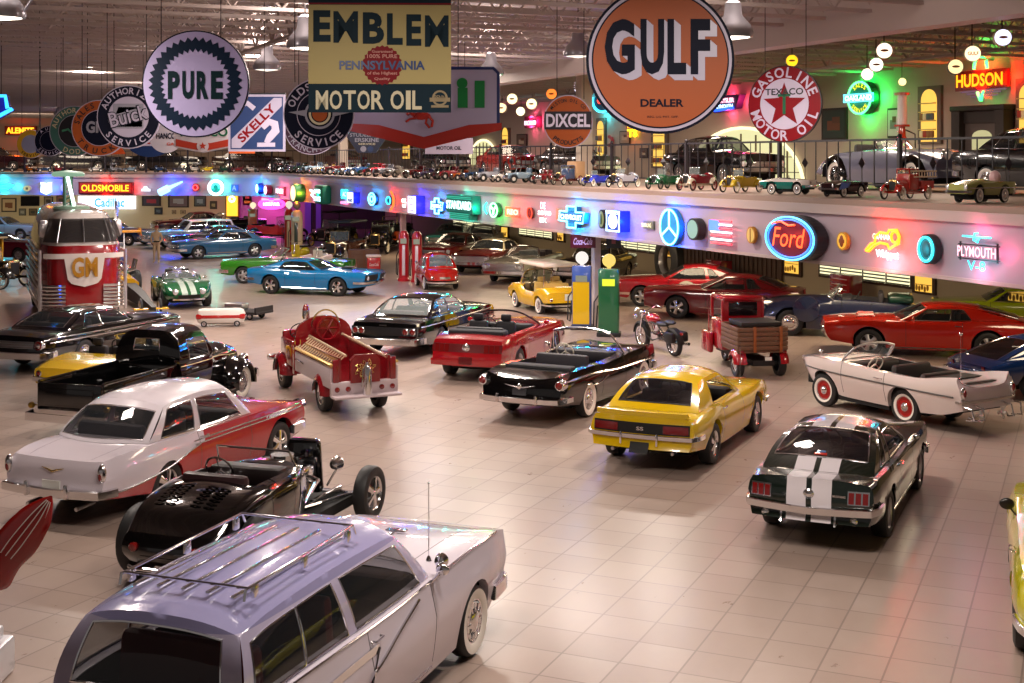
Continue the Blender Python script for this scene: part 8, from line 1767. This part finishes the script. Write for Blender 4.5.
for a in ((884, 51, 8, 21.5, 'ffe8d0', 2, 'glowing white globe, top of a diagonal row of three', 'x', 'a01818'), (876, 65, 7, 23, 'fff0e0', 2, 'glowing white globe, middle of the diagonal row of three', 'RED', 'a01818'), (867, 74.5, 6, 24, 'fff4e0', 2.2, 'glowing white globe just above the green ringed neon', None), (792, 61, 6, 23, 'ffc820', 1.6, 'yellow glowing globe above the red star sign', 'GAS', '8a3a10'), (972, 54, 8, 21, 'ffe0b0', 2, 'cream and orange globe above the red lettered neon', 'GULF', 'b04010'), (955, 67, 7.5, 23, 'ffe0a0', 1.5, 'globe with a dark rim left of the green neon crest', 'OIL', '3a2010'), (1002, 38, 8.5, 19.5, 'e0e0ff', 1.8, 'blue, white and red globe at the upper right corner', 'AN', 'c01010'),
          (512.7, 99, 5.5, 26, 'ffe8b0', 2.2, 'cream globe, highest of the cluster right of the shield sign', 'o', '8a6a20'), (502, 108, 5, 26, 'ffe0a8', 2, 'cream globe nearest the white shield sign', 'o', '8a6a20'), (521, 111.5, 4.5, 28, 'fff0c0', 2.4, 'cream globe, lowest of the cluster right of the shield sign', None), (532, 104, 5.5, 27, 'ffe8b0', 2.2, 'cream globe, rightmost of the cluster right of the shield sign', 'a', '8a3a20'), (552, 94, 5.5, 26, 'ff8030', 1.6, 'orange globe with a dark rim above the small orange round sign', 'k', '2a1010'), (902, 82, 4, 29.5, 'ffe8a0', 1.8, 'cream globe on top of the red visible-glass pump', None)):
    globe(*a, rim='20181a' if 'dark rim' in a[6] else 'c8b890')
p = on_line(577, 27); s = F/p.y; r = thing('numeral_sign', 'white looped neon on a dark box above the small orange round sign', 'neon sign', (p.x, p.y, EYE-(89-HOR)/s), RD(-12)); bar(r, 'housing', DK, (.45, .3, .75), .12, 0, .15); tubes(r, [ell(.2, .42, 16, 0, .1)], 'e0d8e8', .03, -.1, closed=True, e=1.5); mb = MB(); mb.cyl((.1, .1, .3), (.1, .1, 9.15-r.location.z), .012, n=4); mb.build('hanger', WIRE, r)
# ------------------------------------------------------------ fuel pumps and floor pieces
def pump(px, py, label, h, w, c1, c2, globe_c=None, round_=False, face=None, psi=0, z=0, top=None, c=None):
    if c is None: g_ = gp(px, py)
    else: g_ = on_line(px, c)
    r = thing('fuel_pump', label, 'fuel pump', (g_.x, g_.y, z), RD(psi)); A, B = paint(c1, .3), paint(c2, .3)
    if round_:
        mb = MB(); mb.lathe([(w*.62, 0), (w*.62, .08), (w*.5, .14), (w*.5, h*.82), (w*.46, h*.93), (w*.28, h*.99), (0, h)], 20, 'z'); mb.build('body', A, r); mb = MB(); mb.lathe([(w*.4, .3), (w*.52, .32), (w*.52, h*.7), (w*.4, h*.72)], 20, 'z', arc=pi, o=(0, -.015, 0)); 
        mb = MB(); mb.box((0, -w*.5, h*.42), (w*.3, .04, h*.6), 0, .02); mb.build('front_panel', B, r)
    else:
        mb = MB(); mb.box((0, 0, h*.5), (w, w*.72, h), 0, .04); mb.box((0, 0, .06), (w*1.15, w*.9, .12), 1, .02); mb.build('body', [A, BLACK], r); mb = MB(); mb.box((-w*.02, -w*.37, h*.42), (w*.86, .02, h*.66), 0); mb.build('front_panel', B, r, smooth=False)
    mb = MB(); mb.box((0, -w*.38-(.12 if round_ else 0), h*.8), (w*.6, .03, h*.1)); mb.build('dial', glow(face or 'e0e0c0', 1.2 if face else .3), r, smooth=False)
    mb = MB(); mb.sweep([(-w*.5, 0, h*.6), (-w*.72, -.02, h*.5), (-w*.75, -.04, h*.15), (-w*.62, -.05, h*.12), (-w*.55, -.02, h*.45)], .022, 6); mb.build('hose', RUBBER, r)
    if globe_c: mb = MB(); mb.lathe([(.06, 0), (.06, .04)], 12, 'z', o=(0, 0, h)); mb.lathe([(.17, .06), (.19, 0), (.17, -.06)], 20, 'y', o=(0, 0, h+.22)); mb.build('globe', glow(globe_c, 1.1), r)
    return r
pump(582, 329, 'yellow and blue square fuel pump with a white globe left of the column', 1.86, .56, '2a4a90', 'd0a800', 'f0e8e0', psi=-8)
pump(609, 336, 'green fuel pump with a lit yellow dial right of the column', 1.9, .58, '0b5a30', '0b5a30', 'f0d060', face='e8f020', psi=-8)
pump(404, 281, 'left one of two round-topped red and white fuel pumps by the column', 2.05, .42, 'b01420', 'd8c8c8', round_=True)
pump(417, 282, 'right one of two round-topped red and white fuel pumps by the column', 2.05, .42, 'b81826', 'd8c8c8', round_=True)
pump(289, 252, 'round-topped red and cream fuel pump in the distance left of the green one', 2.3, .5, 'b02018', 'd8c8a0', 'e0d8c0', round_=True)
pump(297, 254, 'round-topped dark green fuel pump in the distance', 2.3, .6, 'd0c8a0', '123a2a', '2a2a24', round_=True)
pump(253, 240, 'orange fuel pump with a white globe by the yellow glowing panel', 1.9, .55, 'd0541a', 'd0541a', 'ffe8c0')
r = thing('visible_glass_pump', 'red visible-glass fuel pump on the balcony under a cream globe', 'fuel pump', tuple(on_line(902, 29.5))[:2]+(DZ,)); r.scale = (1, 1, 1.33); mb = MB(); mb.lathe([(.3, 0), (.28, .1), (.2, .4), (.3, .8), (.26, .95), (.12, 1.15), (.1, 1.4)], 16, 'z'); mb.build('base', paint('a8321c'), r); mb = MB(); mb.lathe([(.14, 1.4), (.14, 2.1)], 16, 'z', cap=True); mb.build('glass_cylinder', mat('pump_glass', (.75, .72, .7), .1), r); mb = MB(); mb.lathe([(.24, 2.1), (.24, 2.16)], 16, 'z'); mb.lathe([(.24, 1.37), (.24, 1.42)], 16, 'z'); mb.build('collars', paint('a8321c'), r); mb = MB(); mb.sweep([(.1, 0, 1.3), (.4, 0, 1.2), (.42, 0, .5), (.25, 0, .3)], .02, 6); mb.build('hose', RUBBER, r)
# crate, cooler, scooter, tyre
g_ = gp(363, 270); r = thing('wooden_crate', 'brown slatted wooden crate left of the twin red pumps', 'crate', (g_.x, g_.y+.3, 0), RD(8)); mb = MB(); mb.box((0, 0, .45), (1.35, .7, .9))
for z in (.12, .34, .56, .78): mb.box((0, -.36, z), (1.4, .03, .17)); mb.box((0, .36, z), (1.4, .03, .17))
mb.build('planks', WOOD, r); mb = MB()
for x in (-.62, 0, .62): mb.box((x, -.39, .45), (.08, .03, .9))
mb.build('battens', matte('6a4024'), r)
g_ = gp(375, 272); r = thing('drinks_cooler', 'red drinks cooler with a white lid in front of the crate', 'cooler', (g_.x, g_.y-.6, 0), RD(10)); mb = MB(); mb.box((0, 0, .36), (.56, .5, .7), 0, .05, 1.05); mb.build('cabinet', paint('b0141c'), r); mb = MB(); mb.box((0, 0, .75), (.64, .56, .1), 0, .04); mb.build('lid', matte('e0d4c8'), r); mb = MB(); put_text(mb, 'Coca-Cola', 0, .4, .4, .14, -.27, 0); mb.build('lettering', matte('e0d4d4'), r, smooth=False)
def scooter(px, py, label, col, psi):
    g_ = gp(px, py); r = thing('scooter', label, 'scooter', g_, pi/2-RD(psi)); P_c = paint(col)
    for x in (0, 1.2): wheel(r, x, 0, .2, .1, 'cap', 0, 1)
    mb = MB(); mb.ball((.12, 0, .5), (.42, .2, .25), 8); mb.box((.65, 0, .28), (.6, .3, .06), 0, .02); mb.sweep([(.95, 0, .28), (1.05, 0, .9)], 1, sec=[(-.22, -.02), (.22, -.02), (.22, .02), (-.22, .02)]); mb.ball((1.2, 0, .38), (.18, .08, .1), 6); mb.build('body', P_c, r)
    mb = MB(); mb.box((.15, 0, .78), (.6, .24, .1), 0, .04); mb.build('seat', BLACK, r); mb = MB(); mb.sweep([(1.0, .28, 1.05), (1.08, 0, 1.0), (1.0, -.28, 1.05)], .018, 6); mb.cyl((1.08, 0, 1.0), (1.2, 0, .25), .03); mb.build('handlebar', CHROME, r)
scooter(306, 262, 'yellow scooter in front of the distant round-topped pumps', 'c8b020', 200); scooter(325, 268, 'pale scooter left of the wooden crate', 'c8c0b0', 190)
g_ = gp(634, 300); r = thing('standing_tyre', 'large black tyre standing upright behind the red door-emblem coupe', 'tyre', (6.1, 50.5, 0), RD(20)); mb = MB(); mb.lathe([(.55, -.2), (.8, -.24), (1.0, -.14), (1.02, 0), (1.0, .14), (.8, .24), (.55, .2)], 32, 'x', o=(0, 0, 1.02), cap=False); mb.build('tread', RUBBER, r); mb = MB(); mb.lathe([(.56, -.18), (.5, -.05), (.5, .05), (.56, .18)], 32, 'x', o=(0, 0, 1.02), cap=False); mb.build('inner_rim', STEEL, r)
for x, y, lb in ((6.9, 48.2, 'red tool cabinet left of the long panelled wall'), (19.2, 39.5, 'red tool cabinet below the long blinds')):
    r = thing('tool_cabinet', lb, 'cabinet', (x+1.0, y+1.5, 0) if x < 10 else (on_line(846, LW-.8).x, on_line(846, LW-.8).y, 0), lface()); mb = MB(); mb.box((0, 0, .55), (1.1, .5, 1.1), 0, .03); mb.build('carcass', paint('7a1018'), r)
    for q in range(5): mb = MB(); mb.box((0, -.26, .2+.18*q), (1.0, .02, .15), 0, .005); d_ = mb.build('drawer', paint('8a141c'), r); mb = MB(); mb.box((0, -.28, .24+.18*q), (.8, .02, .02)); mb.build('drawer_handle', CHROME, d_)

# ------------------------------------------------------------ full-size cars on the balcony
def deckcar(key, name, label, col, px, c, psi, **k):
    w = far_car(key, name, label, col, 'fr', 600, 300, psi, **k); p = on_line(px, c); rz = pi/2-RD(psi); w.root.location = (p.x-1.4*cos(rz), p.y-1.4*sin(rz), DZ); return w
PS = math.degrees(atan2(-U.x, -U.y))
deckcar('dk1', 'black_saloon', 'black rounded saloon on the balcony in front of the wide arched window', '08070a', 722, 26.5, 156.4+2, zb=1.05, zr_=1.62, wh='full')
P = spec(4.9, .86, 3.1, .95, 1.02, 1.08, .9, R=.40, tw=.16, paint=paint('5a5a6c', .25), wheel='wire', rimc=CHROME, ww=.5, ar=.5, arr=.5, step=.12, hole=(.1, 1.3, .8), seats=[(.75, 'b', .02)], sh=[(-.95, .5), (-.5, .8), (.2, 1.0), (2, 1.05), (3.1, 1.0), (3.95, .8)], ct=[(-.95, .55), (-.4, .9), (.2, 1.05), (1.5, 1.12), (3.1, 1.12), (3.95, .98)], cab=cabf(1.5, 1.3, .3, 0, 1.4, .5, .58, [], open=True))
w = VEH['dk2'] = Car('silver_roadster', 'silver-grey thirties roadster with a black wheel arch on the balcony', 'car', P); p = on_line(895, 25.6); w.at(p.x+1.5*U.x, p.y+1.5*U.y, 156.4, DZ)
for sd in (1, -1): fender(w.root, 3.1, .42, .56, .60*sd, .96*sd, -10, 200, BK); fender(w.root, 0, .42, .56, .60*sd, .96*sd, -10, 190, BK)
w.round_light('headlight', 1, .5, .95, .12, HEADL)
deckcar('dk3', 'black_classic_car', 'long black classic car at the right end of the balcony', '050507', 1062, 25.6, 156.4, zb=1.05, zr_=1.6, ww=.45, wh='full')
deckcar('dk4', 'red_coupe', 'dark red car behind the railing left of the small orange round sign', '8a1412', 512, 27, 158, zb=1.0, zr_=1.5)
deckcar('dk5', 'dark_saloon', 'dark saloon behind the railing left of the upper column', '14141c', 576, 27, 158, zb=1.0, zr_=1.5)
deckcar('dk6', 'red_convertible', 'dark red car behind the railing under the hexagonal sign', '7a1018', 345, 27, 158, zb=1.0, opened=True)
deckcar('dk7', 'black_coupe', 'dark coupe behind the railing below the small motor oil sign', '101018', 440, 27, 158, zb=1.0)
for i, (px, col, lb) in enumerate(((0, '2a1018', 'dark maroon car at the left end of the far balcony'), (84, '2a2a30', 'dark grey car on the far balcony left of the bus mast'), (168, '101014', 'black car on the far balcony below the blue and red round sign'), (254, '2a1a14', 'brown car on the far balcony below the square blue sign'))):
    w = far_car('fd%d' % i, 'balcony_car', lb, col, 'fr', 600, 300, 100, zb=1.0, zr_=1.6, step=.3); w.root.location = ((px-512)/F*88-1.4, 88, DZ); w.root.rotation_euler = (0, 0, RD(-8))

# ------------------------------------------------------------ pedal cars along the ledge
LC = CE+1.25
def ledge(r, px, psi, sc, c=LC):
    r.scale = (r.scale[0]*1.08, r.scale[1]*1.1, r.scale[2]*1.3); p = on_line(px, c); pose(r, (p.x, p.y, DZ), psi)
PG = 'pedal cars lined up along the long balcony edge'
r = vintage('pedal_car', 'yellow pedal car with white wheels on the balcony edge', 'pedal car', 'c0a020', sc=.30, group=PG, ww=.5, body='truck' if False else 'roadster'); ledge(r, 741, 228, .3)
r = vintage('pedal_car', 'dark red pedal car with cream mudguards on the balcony edge', 'pedal car', '7a0e1a', 'c8b8a0', sc=.31, group=PG, rim='a01818', body='racer'); ledge(r, 697, 226, .3)
r = vintage('pedal_car', 'green pedal car on the balcony edge', 'pedal car', '0f5a34', sc=.29, group=PG, rim='203028'); ledge(r, 664, 224, .3)
r = vintage('pedal_car', 'pale grey pedal car with a dark blue body on the balcony edge', 'pedal car', '9a98a0', '20203a', sc=.29, group=PG, ww=.5, body='racer'); ledge(r, 623, 222, .3)
r = vintage('pedal_car', 'bright blue pedal car with white wheels on the balcony edge', 'pedal car', '2030a0', sc=.25, group=PG, ww=.6, wire=False); ledge(r, 596, 222, .3)
r = vintage('pedal_truck', 'pedal truck with a tall tan box on the balcony edge', 'pedal car', '3a4a6a', '5a1a1a', sc=.29, group=PG, body='truck', bedc='b08a60'); ledge(r, 567, 222, .3)
mb = MB(); mb.box((-.1, 0, 1.35), (1.5, 1.2, 1.3), 0, .08); mb.build('box_body', matte('b8906a'), r)
r = vintage('pedal_fire_truck', 'red pedal fire truck with a ladder rack on the balcony edge', 'pedal car', 'a0241a', sc=.30, group=PG, ww=.5, body='truck', bedc='a0241a'); ledge(r, 906, 232, .3)
mb = MB()
for sd in (1, -1): mb.sweep([(-1.2, .5*sd, 1.5), (1.3, .5*sd, 1.5)], .04, 5); mb.sweep([(-1.2, .5*sd, 1.2), (1.3, .5*sd, 1.2)], .04, 5)
for q in range(9): mb.cyl((-1.1+.3*q, -.5, 1.5), (-1.1+.3*q, .5, 1.5), .03, n=4); mb.cyl((-1.1+.3*q, .5, 1.2), (-1.1+.3*q, .5, 1.5), .03, n=4); mb.cyl((-1.1+.3*q, -.5, 1.2), (-1.1+.3*q, -.5, 1.5), .03, n=4)
mb.build('ladder_rack', matte('c8b090'), r)
def pcar(key, label, px, psi, col, sc, W=1.05, roof=None, ref=None, c=LC, **k):
    d = dict(R=.42, tw=.2, paint=k.pop('paint', None) or paint(col, .2), wheel='cap', ww=.4, ar=.58, arr=.56, step=.2, hole=(.4, 1.6, .7), sh=[(-1.2, 1.1), (0, 1.12), (2.6, 1.12), (3.8, .98)], ct=[(-1.2, 1.1), (.3, 1.18), (2.0, 1.25), (3.8, 1.0)], rk=[(-1.2, .5), (1, .42), (3.8, .5)])
    d.update(k); P = spec(5.0, W, 2.6, 1.2, 1.1, 1.1, 1.1, **d); P['R'] = d['R']
    w = VEH[key] = Car('pedal_car', label, 'pedal car', P, group=PG, sc=sc); w.root.location = (0, 0, 0); p = on_line(px, c); rz = pi/2-RD(psi); w.root.rotation_euler = (0, 0, rz); w.root.scale = (sc*1.05, sc*1.1, sc*1.35); w.root.location = (p.x-1.3*sc*cos(rz), p.y-1.3*sc*sin(rz), DZ)
    w.bumper(-1, .62, .14, .08); w.bumper(1, .62, .14, .08); w.round_light('tail_light', -1, .7, .9, .1, LENS); w.round_light('headlight', 1, .7, .85, .12, HEADL); return w
w = pcar('pc1', 'teal and white pedal car with a steering wheel on the balcony edge', 789, 305, 'x', .235, paint=two_tone('paint_pedal', '1a7a70', 'd8d0c8'), mask=lambda v: (v[2]-(.95 if v[0] > .3 else .75)) if v[0] > -.2 else v[2]-.72)
w = pcar('pc2', 'dark maroon pedal car with blue flame nose on the balcony edge', 844, 232, '2a0c14', .22)
for sd in (1, -1):
    mb = MB()
    for q in range(4): mb.sweep([w.side_pt(sd, 3.3-.1*q, .65+.12*q, .02), w.side_pt(sd, 2.6-.15*q, .7+.1*q, .02), w.side_pt(sd, 1.9-.1*q, .78+.09*q, .02)], [.09, .07, .01], 5)
    mb.build('flame_paint', matte('6a8ad8', .3), w.root)
w = pcar('pc3', 'pale lime pedal car with chrome trim, rightmost on the balcony edge', 982, 238, '9a9a5a', .27, W=.9); w.trimline([(-1.0, .8), (3.6, .8)], .03)
mb = MB(); mb.ball((-.1, 0, 1.35), (.35, .4, .35), 8); mb.build('headrest', matte('c8a0a0', .3), w.root)
cols = [('8a1a20', '5a0f14'), ('a8a8b0', '707078'), ('b8b0a8', '8a8078'), ('20406a', '142a48'), ('c86a20', '7a3010'), ('d8d0c8', 'a8a098'), ('a02838', '601018'), ('1a4a3a', '0f2a20'), ('6a5a8a', '3a3050'), ('c8b020', '8a7010'), ('3a3a40', '1a1a20'), ('90a8b8', '506070')]
def mini(px, label, ca, cb, psi, c=LC, sc=1., far=None, grp=None):
    """a small pedal car at a few pixels: tub, hood, seat back, four wheels"""
    if far: p = far
    else: p = on_line(px, c)
    mb = MB(); mb.box((-.05, 0, .22), (.55, .32, .2), 0, .06); mb.box((.32, 0, .2), (.36, .26, .18), 0, .06); mb.box((-.28, 0, .36), (.07, .3, .18), 1, .03); mb.sweep([(.12, -.13, .3), (.06, -.13, .45), (.06, .13, .45), (.12, .13, .3)], .012, 5, 2); mb.box((.51, 0, .2), (.03, .22, .16), 2, .01)
    for x in (-.26, .36):
        for sd in (1, -1): mb.lathe([(.0, -.03), (.11, -.03), (.12, 0), (.11, .03), (0, .035)], 12, 'y', o=(x, .2*sd, .12), mi=3); mb.lathe([(.06, .034), (0, .045)], 10, 'y', o=(x, .2*sd, .12), mi=4, cap=False); mb.sweep([(x+.14*cos(RD(a)), .2*sd, .12+.14*sin(RD(a))) for a in (10, 55, 90, 125, 170)], 1, 6, 1, sec=[(-.05, -.008), (.05, -.008), (.05, .008), (-.05, .008)])
    rz = pi/2-RD(psi); o = mb.build('pedal_car', [paint(ca), paint(cb), CHROME, RUBBER, WHITEW], None, loc=(p.x, p.y, DZ), rot=(0, 0, rz)); o.scale = (sc, sc, sc); tag(o, label, 'pedal car', grp or PG); return o
nm = ['dark red', 'silver', 'cream-grey', 'navy blue', 'orange', 'white', 'crimson', 'dark green', 'violet', 'yellow', 'black', 'pale blue']
seq = [(545, 0), (521, 11), (503, 5), (489, 1), (475, 3), (461, 4), (449, 6), (438, 10), (427, 8), (417, 0), (396, 2), (386, 1), (377, 6), (368, 7), (360, 3), (352, 5), (344, 11), (336, 0), (328, 9), (321, 2), (314, 11), (307, 4), (300, 7), (294, 8), (288, 5), (282, 10), (276, 6)]
for i, (px, k_) in enumerate(seq):
    a = nm[seq[i-1][1]] if i else 'tan box'; ca, cb = cols[k_]
    mini(px, '%s pedal car on the balcony edge just left of the %s one' % (nm[k_], a), ca, cb, 205+(i*37) % 40, sc=(1.05 if px > 400 else 1.25)*(1+.15*sin(i*2.3)))
FG = 'pedal cars along the far balcony edge'
for i, (px, k_, ref) in enumerate(((4, 10, 'above the cyan neon wing'), (27, 4, 'above the cream oval badge'), (42, 3, 'above the white shield neon'), (56, 6, 'left of the bus mast lamp'), (93, 5, 'above the red lettered neon'), (112, 1, 'above the end of the red lettered neon'), (128, 11, 'right of the red lettered neon'), (157, 3, 'above the neon spark plug'), (177, 10, 'right above the neon spark plug'), (192, 2, 'above the small red badge'), (205, 9, 'left above the teal neon ring'), (222, 7, 'above the teal neon ring'), (236, 0, 'above the small blue sign'), (249, 5, 'by the bend of the balcony'))):
    r_ = (px-512)/F; a = E1; t = (r_*a.y-a.x)/(V2.x-r_*V2.y); p = a+V2*t+M2*.45
    mini(px, '%s pedal car on the far balcony %s' % (nm[k_], ref), cols[k_][0], cols[k_][1], 100 if i % 2 else 250, far=p, sc=.9, grp=FG)
# white rocking horse toy among the pedal cars
p = on_line(406, LC); r = thing('horse_toy', 'white toy horse among the pedal cars', 'toy', (p.x, p.y, DZ), RD(-160)); r.scale = (.68, .68, .68); mb = MB(); mb.ball((0, 0, .42), (.36, .14, .16), 10); mb.sweep([(.26, 0, .46), (.40, 0, .66), (.5, 0, .74)], [.12, .09, .07], 8); mb.ball((.56, 0, .72), (.14, .06, .07), 8)
for x in (-.24, .24):
    for sd in (1, -1): mb.sweep([(x, .08*sd, .38), (x+.04, .09*sd, .2), (x, .09*sd, .02)], [.06, .035, .03], 6)
mb.build('body', matte('d8d0c0'), r); mb = MB(); mb.sweep([(-.34, 0, .48), (-.46, 0, .4), (-.48, 0, .2)], [.03, .05, .02], 6); mb.build('tail', matte('b8b0a0'), r)
